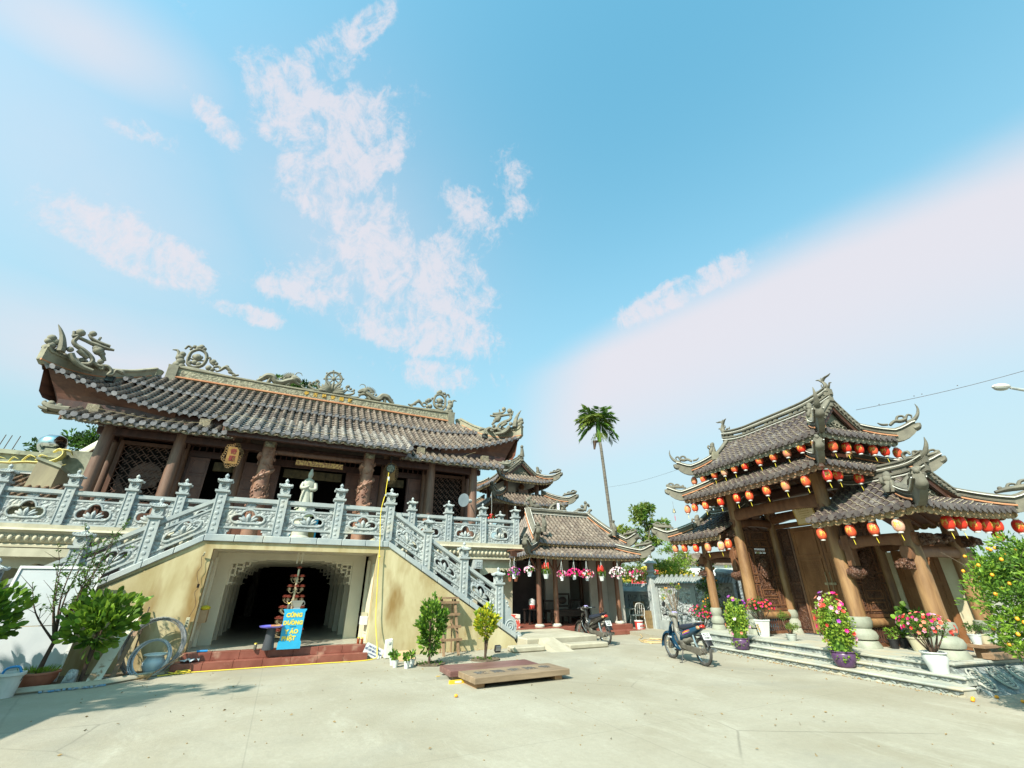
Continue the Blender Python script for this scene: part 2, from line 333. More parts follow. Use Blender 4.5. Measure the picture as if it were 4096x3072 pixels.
# ---------------------------------------------------------------- tiled roofs
def crom(pts,k=5):
    p=[Vector(q) for q in pts]; p=[p[0]*2-p[1]]+p+[p[-1]*2-p[-2]]; o=[]
    for i in range(1,len(p)-2):
        for j in range(k):
            t=j/k; a,b,c,d=p[i-1],p[i],p[i+1],p[i+2]
            o.append(.5*((2*b)+(c-a)*t+(2*a-5*b+4*c-d)*t*t+(3*b-a-3*c+d)*t**3))
    o.append(p[-2]); return o
def lerps(r,n):
    o=[]
    for i in range(n):
        x=i/(n-1)*(len(r)-1); j=min(int(x),len(r)-2); o.append(r[j]+(r[j+1]-r[j])*(x-j))
    return o
def tiles(mt,me,P,a0,a1,blim,sp,r,seg=.24,ends=True,drip=.12,b0=0,mortar=False):
    n=max(1,round((a1-a0)/sp)); sp=(a1-a0)/n
    Z=Vector((0,0,1))
    for k in range(n+1):
        a=a0+k*sp; a=min(max(a,a0+.02),a1-.02)
        L=blim(a)
        e=.01
        ad=(P(min(a+e,a1),b0)-P(max(a-e,a0),b0)); ad.normalize()
        adh=Vector((ad.x,ad.y,ad.z))
        if L-b0>.1:
            m=max(1,math.ceil((L-b0)/seg))
            for i in range(m):
                b1=b0+(L-b0)*i/m; b2=b0+(L-b0)*(i+1)/m
                p1,p2=P(a,b1),P(a,b2); d=(p2-p1).normalized(); nn=adh.cross(d); nn=nn if nn.z>0 else -nn; nn.normalize()
                vs=[]
                for p,rr,dz in ((p1-d*.015,r*1.05,.008),(p2,r*.92,-.002)):
                    for q in range(5):
                        an=pi*q/4; vs.append(p+nn*dz+adh*(cos(an)*rr)+nn*(sin(an)*rr*1.05))
                mt.add(vs,[(q,q+1,6+q,5+q) for q in range(4)]+[(0,4,3,2,1)])
                if mortar and i:
                    vs=[]
                    for p in (p1-d*.012,p1+d*.004):
                        for q in range(5): an=pi*q/4; vs.append(p+nn*.012+adh*(cos(an)*r*1.09)+nn*(sin(an)*r*1.14))
                    mt.c=1; mt.add(vs,[(q,q+1,6+q,5+q) for q in range(4)]); mt.c=0
            if ends:
                d=(P(a,b0+.05)-P(a,b0)).normalized(); c=P(a,b0)-d*.03+Z*r*.25
                me.prism([(cos(2*pi*q/9)*r*1.12,sin(2*pi*q/9)*r*1.12) for q in range(9)],c,adh,Z,-Vector((d.x,d.y,0))*.022)
        if k<n:
            am=a+sp/2; L1=max(0,blim(min(am,a1)))
            if L1-b0>.08:
                m=max(1,math.ceil((L1-b0)/seg))
                for i in range(m):
                    b1=b0+(L1-b0)*i/m; b2=b0+(L1-b0)*(i+1)/m; rows=[]
                    for b,dz in ((b1,.02),(b2,-.012)):
                        rows.append([P(min(max(am+q*sp/2,a0),a1),b)+Z*(dz-(.05 if q==0 else (.03 if abs(q)<1 else 0))) for q in (-1,-.45,0,.45,1)])
                    mt.sheet(rows)
                if drip:
                    d=(P(am,b0+.05)-P(am,b0)).normalized(); dh=Vector((d.x,d.y,0)).normalized(); c=P(am,b0)-d*.02
                    hw=sp/2-r*.55
                    me.prism([(-hw,.0),(-hw*.9,-drip*.45),(-hw*.45,-drip*.62),(0,-drip),(hw*.45,-drip*.62),(hw*.9,-drip*.45),(hw,0),(0,-.03)],c,adh,(Z-dh*.25),-dh*.015)
class Roof:
    def __init__(s,x0,x1,y0,y1,z0,z1,hx,hyh=None,lift=0,K=2.,p=1.8,c=.28,B=None):
        s.__dict__.update(x0=x0,x1=x1,y0=y0,y1=y1,z0=z0,z1=z1,hx=hx,lift=lift,K=K,p=p,c=c)
        s.B=B if B else (y1-y0)/2; s.hyh=hyh if hyh else s.B
    def z(s,ta,tb,bb):
        t=bb/s.B; m=max(ta,tb); n=min(ta,tb,1)
        return s.z0+(s.z1-s.z0)*((1-s.c)*t+s.c*t*t)+s.lift*max(0,1-m/s.K)**s.p*(1-n)
    def P(s,face):
        LX,LY=s.x1-s.x0,s.y1-s.y0
        def f(a,b):
            if face in 'FB':
                ta=min(a,LX-a)/s.hx; z=s.z(max(ta,0),b/s.hyh,b)
                return Vector((s.x0+a,s.y0+b if face=='F' else s.y1-b,z))
            ta=min(a,LY-a)/s.hyh; z=s.z(max(ta,0),b/s.hx,b*s.hyh/s.hx)
            return Vector((s.x0+b if face=='L' else s.x1-b,s.y0+a,z))
        return f
    def lim(s,face):
        LX,LY=s.x1-s.x0,s.y1-s.y0
        if face in 'FB':
            def g(a):
                q=min(a,LX-a)
                return q*s.hyh/s.hx if q<s.hx-1e-6 else s.B
            return g
        return lambda a:min(s.hx,min(a,LY-a)*s.hx/s.hyh)
    def len(s,face): return s.x1-s.x0 if face in 'FB' else s.y1-s.y0
    def hip(s,cx,cy,n=8,t0=0.,t1=1.):
        """points of the hip line from eave corner inwards; cx,cy = 0/1"""
        o=[]; P=s.P('F' if cy==0 else 'B')
        for i in range(n+1):
            t=t0+(t1-t0)*i/n; a=t*s.hx; q=P(a if cx==0 else (s.x1-s.x0)-a,max(0,t)*s.hyh); o.append(q)
        return o
def soffit(mb,Rf,face,drop=.10,bmax=None,na=16):
    P,lim,L=Rf.P(face),Rf.lim(face),Rf.len(face); rows=[]
    for i in range(na+1):
        a=L*i/na; l=lim(a) if not bmax else min(lim(a),bmax); l=max(l,.001)
        rows.append([P(a,.05+(l-.05)*t/4)-Vector((0,0,drop)) for t in range(5)])
    mb.sheet(rows)
def rafters(mb,Rf,face,b1,sp=.38,drop=.1,h=.07,wd=.05):
    P,lim,L=Rf.P(face),Rf.lim(face),Rf.len(face); n=int(L/sp)
    for i in range(1,n):
        a=L*i/n; l=min(lim(a),b1)
        if l<.3: continue
        p,q=P(a,.1),P(a,l); ad=(P(a+.01,.1)-P(a-.01,.1)).normalized()*wd/2; z=Vector((0,0,1))
        mb.hexa([p-ad-z*(drop+h),p+ad-z*(drop+h),q+ad-z*(drop+h),q-ad-z*(drop+h),p-ad-z*drop,p+ad-z*drop,q+ad-z*drop,q-ad-z*drop])
def fascia(mb,Rf,face,h=.12,sc_w=.22,inset=.05,drop=.03,a0=0,a1=None,scal=.05):
    P,L=Rf.P(face),Rf.len(face); a1=L if a1 is None else a1; n=max(1,round((a1-a0)/sc_w)); K=6; m=n*K; fs=[]; vs=[]
    for i in range(m+1):
        a=a0+(a1-a0)*i/m; p=P(a,inset); ph=(i%K)/K; s=scal*(sin(pi*ph))**.6 if 0<ph<1 else 0
        d=(P(a,inset+.05)-p); d=Vector((d.x,d.y,0)).normalized()*.03; z=Vector((0,0,1))
        t=p-z*drop; b=p-z*(drop+h+s); vs+=[t,b,b+d,t+d]
    for i in range(m):
        q=i*4; fs+=[(q,q+1,q+5,q+4),(q+1,q+2,q+6,q+5),(q+2,q+3,q+7,q+6),(q+3,q,q+4,q+7)]
    fs+=[(0,3,2,1),(m*4,m*4+1,m*4+2,m*4+3)]
    mb.add(vs,fs)
def ridge(mb,pts,h,wd=.16,cap=.05,mt=None):
    pts=[Vector(p) for p in pts]; n=len(pts); hs=h if hasattr(h,'__len__') else [h]*n; vs=[]
    for i,p in enumerate(pts):
        t=pts[min(i+1,n-1)]-pts[max(i-1,0)]; r=Vector((t.y,-t.x,0)).normalized(); z=Vector((0,0,1)); hh=hs[i]; w2=wd/2
        for x,y in ((-w2,-.08),(-w2,hh-cap),(-w2*1.45,hh-cap),(-w2*1.45,hh),(-w2*.6,hh+cap*.7),(w2*.6,hh+cap*.7),(w2*1.45,hh),(w2*1.45,hh-cap),(w2,hh-cap),(w2,-.08)):
            vs.append(p+r*x+z*y)
    K=10; fs=[(i*K+k,i*K+(k+1)%K,(i+1)*K+(k+1)%K,(i+1)*K+k) for i in range(n-1) for k in range(K)]
    fs+=[tuple(range(K-1,-1,-1)),tuple((n-1)*K+k for k in range(K))]
    mb.add(vs,fs)
def line_strip(mb,pts,r=.03): mb.tube(pts,r,6)
def curl(mb,O,U,parts,sx=1.,sy=1.,flat=.8,n=7,rs=1.,k=4):
    """scrollwork: smoothed tubes in the upright plane through O along U; parts=[([(x,y)..],[radii])] or (x,y,r) knobs"""
    O=Vector(O); U=Vector(U).normalized(); Z=Vector((0,0,1)); S=U.cross(Z)
    for q in parts:
        if len(q)==2:
            pts=crom([O+U*(x*sx)+Z*(y*sy) for x,y in q[0]],k); rr=lerps([r*rs for r in q[1]],len(pts)); mb.tube(pts,rr,n,flat=flat,up=S)
        else:
            x,y,r=q; 
            rot=Matrix((U,S,Z)).transposed()
            mb.ell(O+U*(x*sx)+Z*(y*sy),(r*rs,r*rs*.9,r*rs),8,6,rot)
DRAGON=[([(0,.93),(.13,.78),(.27,.57),(.37,.30),(.40,.10)],[.012,.05,.08,.12,.12]),(.02,.45,.10),(-.02,.33,.09),(.10,.22,.10),(.17,.36,.09),(.05,.12,.09),
 ([(.50,.68),(.66,.74),(.61,.55),(.72,.43),(.95,.35),(1.2,.24),(1.36,.10),(1.3,-.06),(1.05,-.12)],[.06,.07,.07,.075,.08,.07,.07,.07,.05]),
 ([(.60,.72),(.95,.66),(1.25,.62),(1.55,.60),(1.84,.615)],[.06,.06,.085,.07,.04]),([(.92,.90),(1.08,.78),(1.35,.72),(1.68,.71)],[.035,.06,.07,.05]),
 (.68,.87,.11),([(.50,.86),(.56,.72),(.72,.70)],[.05,.05,.04]),(1.03,.96,.085),([(1.26,.72),(1.29,.92)],[.04,.035]),
 (1.40,.45,.13),(1.52,.38,.09),(1.32,.52,.1),([(1.45,.40),(1.62,.27),(1.70,.18)],[.06,.07,.05]),(1.60,.12,.075),([(.86,.30),(1.0,.22),(1.2,.12)],[.09,.09,.06]),
 ([(.7,.12),(.86,-.05),(1.15,-.2),(1.5,-.25)],[.1,.1,.09,.07]),(.72,.42,.06),(.62,.25,.08),
 ([(1.35,.05),(1.55,-.03),(1.72,-.04),(1.74,-.12),(1.62,-.10)],[.06,.055,.055,.05,.04]),
 ([(1.65,-.02),(1.85,.02),(2.02,-.10),(1.96,-.25),(2.1,-.2),(2.15,-.04),(2.35,-.06),(2.4,-.12)],[.05,.06,.06,.05,.05,.05,.085,.04])]
CREST=[([(.05,.72),(.2,.73),(.28,.62),(.30,.42)],[.02,.05,.07,.09]),(.40,.60,.11),(.36,.45,.13),(.42,.30,.14),(.34,.15,.13),(.5,.12,.12),
 ([(.62,.50),(.66,.76),(.88,.92),(1.12,.82),(1.20,.55),(1.12,.28),(.85,.16),(.66,.28),(.62,.50)],[.07,.065,.065,.07,.07,.07,.07,.07,.07]),
 (.82,.98,.08),(.92,1.04,.10),(1.02,.98,.08),([(.42,.84),(.50,.98),(.62,.92),(.58,.84)],[.04,.05,.05,.04]),(.70,1.0,.07),
 (.90,.58,.14),(.80,.60,.08),(1.0,.60,.08),(.86,.36,.10),(1.0,.32,.09),(.72,.32,.08),([(.62,.5),(.9,.47),(1.18,.5)],[.03,.05,.03]),
 ([(1.18,.6),(1.3,.66),(1.36,.50),(1.5,.40)],[.05,.05,.05,.06]),(1.45,.52,.10),(1.56,.46,.07),(1.36,.24,.10),(1.5,.20,.08),
 ([(1.5,.30),(1.68,.36),(1.76,.24),(1.66,.16),(1.6,.22)],[.05,.055,.05,.04,.03]),([(1.74,.2),(1.9,.38),(2.06,.30),(2.16,.20),(2.34,.12)],[.05,.08,.08,.07,.04]),(1.94,.40,.08),(2.10,.22,.07),
 ([(.2,.02),(.9,.05),(1.6,.02),(2.4,0)],[.12,.12,.1,.05]),([(2.2,.08),(2.42,.16)],[.06,.04])]
def mirror(parts): return [([(-x,y) for x,y in q[0]],q[1]) if len(q)==2 else (-q[0],q[1],q[2]) for q in parts]
WAVE=[([(0,.0),(.10,.30),(.0,.42),(-.10,.34),(-.05,.24),(.0,.27)],[.08,.08,.06,.05,.035,.03]),([(.12,.05),(.26,.30),(.18,.42),(.10,.36)],[.07,.06,.05,.03]),([(.25,.03),(.42,.22),(.38,.32),(.30,.28)],[.06,.05,.04,.03]),([(.4,0),(.55,.10),(.6,.14)],[.05,.04,.03])]
LION=[(0,.50,.11),(.03,.40,.12),(-.04,.56,.08),([(.0,.35),(.02,.15),(.05,0)],[.12,.14,.12]),([(.08,.3),(.2,.12),(.22,0)],[.09,.1,.06]),([(-.1,.28),(-.13,0)],[.05,.05]),([(.18,.2),(.32,.30),(.28,.42),(.22,.38)],[.04,.05,.05,.03])]
# ---------------------------------------------------------------- carved stone balustrades
CL=[]
for i in range(48):
    t=2*pi*i/48; c,s_=cos(t),sin(t)
    best=0
    for cx,cy,rx,ry in ((0,.035,.17,.155),(-.22,-.03,.155,.105),(.22,-.03,.155,.105),(0,-.06,.33,.075)):
        # ray / ellipse
        A=(c/rx)**2+(s_/ry)**2; Bq=-2*(c*cx/rx**2+s_*cy/ry**2); Cq=(cx/rx)**2+(cy/ry)**2-1; D=Bq*Bq-4*A*Cq
        if D>=0:
            q=(-Bq+D**.5)/(2*A); best=max(best,q)
    CL.append((best*c,best*s_))
def panel(mb,mc,x0,x1,y,z,gap,shear=0,rail=True):
    """mb plain stone, mc carved; one bay between posts. z = foot height at x0"""
    sb,scv=len(mb.v),len(mc.v); L=x1-x0; cx=(x0+x1)/2; t=.05
    zb=z+(.17 if gap else .02); zt=z+.66; h=zt-zb; cz=(zb+zt)/2; k=min(1,(L-.2)/.86); ky=h/.5
    inn=[(cx+p[0]*k,cz+p[1]*ky*1.05) for p in CL]; out=[]
    for p in CL:
        m=max(abs(p[0])/(L/2),abs(p[1])/(h/2)); out.append((cx+p[0]/m,cz+p[1]/m))
    for a,b in ((x0,zb),(x1,zb),(x1,zt),(x0,zt)):   # pull nearest outline point onto each corner
        j=min(range(48),key=lambda i:(out[i][0]-a)**2+(out[i][1]-b)**2); out[j]=(a,b)
    n=48; vs=[(a,y-t,b) for a,b in inn]+[(a,y-t,b) for a,b in out]+[(a,y+t,b) for a,b in inn]+[(a,y+t,b) for a,b in out]
    mc.add(vs,[(i,(i+1)%n,n+(i+1)%n,n+i) for i in range(n)]+[(2*n+i,2*n+(i+1)%n,3*n+(i+1)%n,3*n+i) for i in range(n)]+[(i,(i+1)%n,2*n+(i+1)%n,2*n+i) for i in range(n)])
    mb.tube([(a,y-t-.005,b) for a,b in inn+inn[:1]],.026,6,cap=False,flat=.8)
    # mouldings top and bottom of the panel
    mb.box(x0,x1,y-t-.015,y+t+.015,zt-.035,zt+.01); mb.box(x0,x1,y-t-.015,y+t+.015,zb-.02,zb+.025)
    # lotus standing in the opening
    fz=cz-.155*ky*.95
    for i in range(9): 
        u=(i-4)/4; mb.ell((cx+u*.28*k,y,fz+.035+.015*abs(sin(i*2))),(.05,.03,.035),8,5)
    mb.box(cx-.29*k,cx+.29*k,y-.022,y+.022,fz-.02,fz+.03)
    for sg,wd,ht in ((-1,.20,.13),(1,.20,.13),(-1,.145,.21),(1,.145,.21)):
        pts=[(cx+sg*.02,y-.02,fz+.04),(cx+sg*wd*.55,y-.03,fz+.06+ht*.25),(cx+sg*wd*.9,y-.02,fz+.05+ht*.62),(cx+sg*wd*1.1,y-.005,fz+.05+ht*.85)]
        mb.tube(crom(pts,3),lerps([.02,.038,.034,.006],10),7,flat=.8)
    mb.tube(crom([(cx,y-.035,fz+.05),(cx,y-.035,fz+.14),(cx,y-.03,fz+.2),(cx,y-.02,fz+.265)],3),lerps([.02,.055,.05,.006],10),8,flat=1)
    # cloud blocks under the rail, brackets under the panel
    for xx,wd in ((cx,.16),(x0+.055,.075),(x1-.055,.075)):
        pr=[(-1,0),(-.75,.035),(-.95,.06),(-.6,.085),(-.85,.12),(.85,.12),(.6,.085),(.95,.06),(.75,.035),(1,0)]
        mc.prism([(a*wd*.85,b) for a,b in pr],(xx,y-.035,zt+.008),(1,0,0),(0,0,1),(0,.07,0))
    if gap:
        for xx,sg in ((x0,1),(x1,-1)):
            pr=[(0,0),(.16,0),(.2,.03),(.18,.06),(.24,.09),(.22,.13),(.26,.15),(.26,.17),(0,.17)]
            if sg<0: pr=[(-a,b) for a,b in pr][::-1]
            mc.prism(pr,(xx,y-.04,z-.005),(1,0,0),(0,0,1),(0,.08,0))
    if rail:
        mb.box(x0-.02,x1+.02,y-.085,y+.085,z+.80,z+.90); mb.box(x0-.02,x1+.02,y-.06,y+.06,z+.775,z+.80)
    if shear: mb.shear(x0,shear,sb); mc.shear(x0,shear,scv)
def post(parent,x,y,z,low=0.,mats=None):
    m=MB(); a=.115
    m.box(x-a,x+a,y-a,y+a,z-low,z+.97)
    for s_ in (-1,1):  # raised border of the carved field, front and back
        yy=y+s_*(a+.006)
        m.box(x-a,x-a+.03,yy-.01,yy+.01,z-low+.02,z+.95); m.box(x+a-.03,x+a,yy-.01,yy+.01,z-low+.02,z+.95)
    for i in range(7):
        zz=z+.10+i*.13; r=.05 if i%2 else .035
        for yy in (y-a,y+a): m.ell((x,yy,zz),(r,.018,r*.9),8,5)
        for xx in (x-a,x+a): m.ell((xx,y,zz),(.018,r,r*.9),8,5)
    m.frus(x,y,z+.97,z+1.0,a,a,a+.045,a+.045); m.box(x-a-.045,x+a+.045,y-a-.045,y+a+.045,z+1.0,z+1.05)
    p=m.build('post',[m_stone],parent,smooth=30)
    m=MB(); a=.11; z0=z+1.05; z1=z+1.26
    # lantern box with a round window in each side
    H=MB(); n=16
    for fx,fy in ((0,-1),(0,1),(1,0),(-1,0)):
        U=Vector((-fy,fx,0)); O=Vector((x+fx*a,y+fy*a,(z0+z1)/2)); vs=[]
        for k in range(n):
            t=2*pi*k/n+pi/n; c,s_=cos(t),sin(t); q=max(abs(c),abs(s_)); vs.append(O+U*(c/q*a)+Vector((0,0,s_/q*(z1-z0)/2)))
        for k in range(n):
            t=2*pi*k/n+pi/n; vs.append(O+U*(cos(t)*.052)+Vector((0,0,sin(t)*.052)))
        for k in range(n):
            t=2*pi*k/n+pi/n; vs.append(O+U*(cos(t)*.052)+Vector((0,0,sin(t)*.052))-Vector((fx,fy,0))*.05)
        m.add(vs,[(k,(k+1)%n,n+(k+1)%n,n+k) for k in range(n)]+[(n+k,n+(k+1)%n,2*n+(k+1)%n,2*n+k) for k in range(n)]+[tuple(2*n+k for k in range(n))])
        m.tube([O+U*(cos(2*pi*k/12)*.062)+Vector((0,0,sin(2*pi*k/12)*.062)) for k in range(13)],.009,5,cap=False)
    m.box(x-.03,x+.03,y-.03,y+.03,z0,z1)
    # little roof with upturned corners
    g=8; e=.165; rows=[]; top=[]
    for j in range(g+1):
        v=-1+2*j/g; row=[]
        for i in range(g+1):
            u=-1+2*i/g; q=max(abs(u),abs(v)); mn=min(abs(u),abs(v))
            row.append((x+u*e,y+v*e,z1+.015+.085*(1-q)**.8+.035*(abs(u*v))**3))
        rows.append(row)
    m.sheet(rows); m.sheet([[(a_,b_,c_-.03) for a_,b_,c_ in r] for r in rows])
    for r in (rows[0],rows[-1],[q[0] for q in rows],[q[-1] for q in rows]): m.sheet([r,[(a_,b_,c_-.03) for a_,b_,c_ in r]])
    for fx,fy in ((0,-1),(0,1),(1,0),(-1,0)):
        for k in range(-3,4):
            u=k/3.4; tx=abs(u)
            p0=Vector((x+(fx if fx else u)*e,y+(fy if fy else u)*e,z1+.02+.035*tx**3)); p1=Vector((x+(fx if fx else u)*e*max(.25,tx),y+(fy if fy else u)*e*max(.25,tx),z1+.02+.085*(1-max(.25,tx))**.8+.035*(tx*tx)**3))
            m.tube([p0,p1],.011,5,cap=True)
    m.lathe(x,y,[(.035,z1+.07),(.05,z1+.10),(.03,z1+.115),(.045,z1+.14),(.05,z1+.165),(.03,z1+.195),(.004,z1+.225)],10)
    m.build('post_lantern',[m_stone],p,smooth=35)
    return p
def bay(parent,x0,x1,y,z,gap,shear=0,a=.115):
    mb,mc=MB(),MB(); panel(mb,mc,x0+a,x1-a,y,z+shear*a,gap,shear)
    p=mc.build('carved_panel',[m_carve],parent,smooth=30); mb.build('handrail',[m_stone],p,smooth=35)
    return p
# ================================================================ ground
g=MB(); n=24; rows=[]
S=[-900,-300,-120,-60,-40,-30,-22,-16,-12,-9,-7,-5,-3,-1,1,3,5,7,9,12,16,22,30,45,70,140,400,900]
rows=[[(x,y,0) for x in S] for y in [-60,-20,0,3,6,8,10,12,14,16,20,25,32,45,80,200,600,1600]]
g.sheet(rows); o=g.build('ground',[m_ground]); tag(o,kind='structure')
# ================================================================ stair block under the landing
SB=thing('stair_block','yellow stained plaster stair block with a wide open doorway under the landing','stair block','T',.48,13.1,0)
WD=13.1
m=MB()
def wallpoly(m,poly,y,t): m.prism(poly,(0,y,0),(1,0,0),(0,0,1),(0,t,0))
zl=2.62
wallpoly(m,[(-6.35,0),(-1.48,0),(-1.48,zl),(-1.72,zl),(-6.35,-.14+.0)],WD,.22)
wallpoly(m,[(2.39,0),(6.75,0),(6.6,.22),(2.66,zl),(2.39,zl)],WD,.22)
wallpoly(m,[(-1.48,2.45),(2.39,2.45),(2.39,zl),(-1.48,zl)],WD,.22)
m.build('wall',[m_plaster],SB)
m=MB() # stone coping band along landing and flights
def band(m,x0,z0,x1,z1,y0,y1,h): m.hexa([(x0,y0,z0),(x1,y0,z1),(x1,y1,z1),(x0,y1,z0),(x0,y0,z0+h),(x1,y0,z1+h),(x1,y1,z1+h),(x0,y1,z0+h)])
NB=7
for i in range(NB):
    a,b=-1.72+4.38*i/NB,-1.72+4.38*(i+1)/NB-.008; band(m,a,2.62,b,2.62,WD-.05,WD+.3,.16)
for i in range(8):
    a,b=2.66+4.0*i/8,2.66+4.0*(i+1)/8-.008; band(m,a,2.62-(a-2.66)*.6,b,2.62-(b-2.66)*.6,WD-.05,WD+.3,.15)
for i in range(9):
    a,b=-1.728-4.6*(i+1)/9+.008,-1.728-4.6*i/9; band(m,a,2.62+(a+1.72)*.6,b,2.62+(b+1.72)*.6,WD-.05,WD+.3,.15)
m.build('coping',[m_stone],SB,bevel=.012)
m=MB() # landing floor and the two flights
m.box(-1.72,2.66,WD+.222,15.85,2.5,2.78)
for sg,x0 in ((1,2.66),(-1,-1.72)):
    for i in range(16):
        a=x0+sg*i*.283; b=x0+sg*(i+1)*.283; z=2.78-.17*(i+1)
        m.box(min(a,b),max(a,b),WD+.30,15.2,max(0,z-.45),max(z,.02))
m.build('flight',[m_stone],SB)
for q in ((2.66,5.7,15.2,15.35,0,2.3),(-4.4,-1.72,15.2,15.35,0,2.3)): MB().box(*q).build('inner_wall',[m_moulding],SB)
m=MB() # doorway reveals, soffit
m.box(-1.60,-1.483,WD+.222,14.55,.32,2.5); m.box(2.393,2.51,WD+.222,14.55,.32,2.5); m.box(-1.483,2.393,WD+.222,14.55,2.44,2.498)
m.box(-1.478,-1.40,WD+.9,WD+1.0,.33,2.3); m.box(2.31,2.388,WD+.9,WD+1.0,.33,2.3)
for x in (-1.47,2.385): m.box(x-.012,x+.012,WD+.35,WD+.75,.5,2.2)
m.build('door_reveal',[m_cream],SB)
m=MB() # receding frames with fretted corners
FRET=[(0,0),(0,-.62),(-.05,-.62),(-.05,-.5),(-.1,-.5),(-.1,-.36),(-.17,-.36),(-.17,-.22),(-.30,-.22),(-.30,-.12),(-.45,-.12),(-.45,-.06),(-.6,-.06),(-.6,0)]
for k,(y,xi) in enumerate(((14.4,.02),(15.6,.1),(16.9,.14),(18.2,.17),(19.5,.18))):
    xl,xr={14.4:(-1.14,1.96),15.6:(-1.13,1.95),16.9:(-1.12,1.94),18.2:(-1.11,1.93),19.5:(-1.10,1.92)}[y]
    m.box(xl-.34,xl,y,y+.2,.3,2.46); m.box(xr,xr+.34,y,y+.2,.3,2.46); m.box(xl,xr,y,y+.18,2.28,2.47)
    for sg,x in ((1,xl),(-1,xr)):
        U=(-sg,0,0)
        bars=[((0,-.02),(.55,-.06)),((0,-.02),(.05,-.62)),((.12,-.06),(.16,-.42)),((.05,-.58),(.12,-.55)),((.05,-.4),(.18,-.36)),((.16,-.2),(.34,-.16)),((.28,-.06),(.32,-.3)),((.2,-.3),(.3,-.26)),((.42,-.06),(.46,-.18)),((.05,-.24),(.12,-.2)),((.36,-.18),(.46,-.14))]
        for (a,b),(c,d) in bars: 
            xa,xb=sorted((x+sg*a,x+sg*c)); m.box(xa,xb,y+.05,y+.10,2.28+min(b,d),2.28+max(b,d))
        for i,(a,b) in enumerate(((0,.30),(.3,.17),(.5,.08))): 
            xa,xb=sorted((x+sg*a,x+sg*(a+.3))); m.box(xa,xb,y+.02,y+.14,2.28-b*.35,2.285)
m.build('inner_frame',[m_cream],SB)
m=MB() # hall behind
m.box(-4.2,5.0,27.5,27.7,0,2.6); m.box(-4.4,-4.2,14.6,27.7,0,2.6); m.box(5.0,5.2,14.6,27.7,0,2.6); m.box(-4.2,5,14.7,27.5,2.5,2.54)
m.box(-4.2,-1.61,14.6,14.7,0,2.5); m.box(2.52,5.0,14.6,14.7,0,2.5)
m.build('hall_wall',[m_black],SB)  # walls coloured near-black so the doorway reads as deep shade
for x in (-1.32,2.2): MB().box(x-.035,x+.035,15.2,15.25,.3,1.5).build('door_post',[m_wdark],SB)
m=MB(); m.box(-1.6,2.5,WD+.0,18.4,.2,.315); m.box(-4.2,5,18.4,27.5,.2,.315); m.build('hall_floor',[mat('floor_tiles',(.33,.30,.24),(.40,.37,.30),3.,.3)],SB)
m=MB(); m.box(.5,.56,13.6,13.66,2.33,2.438); m.lathe(.53,13.63,[(.02,2.33),(.022,2.2),(.012,2.17)],8); m.lathe(.42,13.66,[(.02,2.33),(.022,2.2),(.012,2.17)],8); m.box(.4,.44,13.64,13.68,2.33,2.438)
m.build('ceiling_lamp',[m_cream],SB)
# red tiled steps at the doorway
ST=thing('red_tiled_steps','two red tiled steps in front of the doorway of the stair block','steps','T',.48,12.9,0)
def tiled(parent,x0,x1,y0,y1,z0,z1,nx,mt=None,ends=True):
    m=MB(); 
    for i in range(nx):
        a=x0+(x1-x0)*i/nx; b=x0+(x1-x0)*(i+1)/nx-.006; m.box(a,b,y0,y1,z0,z1)
    return m.build('step',[mt or m_redtile],parent,bevel=.004)
tiled(ST,-1.62,2.36,12.62,WD+.1,0,.155,7); tiled(ST,-1.50,2.33,12.88,WD+.02,.157,.315,7)
# ================================================================ balustrades
def balustrade(label,group,posts,bays,x,y,z):
    t=thing('stone_balustrade',label,'balustrade','T',x,y,z,group); 
    for p in posts: post(t,*p)
    for b in bays: bay(t,*b)
    return t
GB='carved stone balustrades of stairs and terrace'
LP=[-1.62,-.22,1.19,2.6]; YB=13.22
balustrade('carved blue-grey stone balustrade across the landing over the doorway, with four lantern posts',GB,[(x,YB,2.79) for x in LP],[(LP[i],LP[i+1],YB,2.79,True) for i in range(3)],.5,YB,2.79)
RP=[3.78,4.96,6.12]; 
t=balustrade('sloping carved stone balustrade of the right stair flight, ending in a scroll at the ground',GB,[(x,YB,2.79-(x-2.6)*.6,.05) for x in RP],[(a,b,YB,2.79-(a-2.6)*.6+.0,True,-.6) for a,b in zip([2.6]+RP[:2],RP)],4.4,YB,1.0)
m=MB(); x0=6.235; z0=.42 # volute at the foot
pr=[(0,-.02),(0,.98),(.06,1.0),(.10,.92),(.07,.86),(.15,.84),(.22,.76),(.18,.68),(.27,.62),(.31,.52),(.29,.42),(.40,.34),(.47,.22),(.48,.08),(.44,-.04),(.50,-.06),(.58,-.03),(.64,-.10),(.62,-.2),(.52,-.24),(.45,-.18),(.38,-.28),(.3,-.22)]
m.prism(pr,(x0,YB-.07,z0),(1,0,0),(0,0,1),(0,.14,0))
sp=[]; 
for i in range(46):
    t_=i/45*2.3*2*pi; r=.17*(1-i/50); sp.append((x0+.25+cos(t_)*r,YB-.075,z0+.14+sin(t_)*r))
m.tube(sp,.016,6); m.tube([(q[0],YB+.075,q[2]) for q in sp],.016,6)
for a,b,r in ((.08,.9,.035),(.14,.78,.04),(.2,.66,.04),(.56,-.14,.055)): m.ell((x0+a,YB,z0+b),(r,.10,r),10,6)
m.build('scroll_end',[m_stone],t,smooth=35)
LFP=[-2.8,-3.97,-5.14,-6.3]
balustrade('sloping carved stone balustrade of the left stair flight, running down behind the white board',GB,[(x,YB,2.79+(x+1.62)*.6,.05) for x in LFP],[(b,a,YB,2.79+(b+1.62)*.6,True,.6) for a,b in zip([-1.62]+LFP[:3],LFP)],-3.9,YB,.9)
YT=16.03; ZT=3.09
TR=[8.14,6.72,5.33,3.94,2.62]
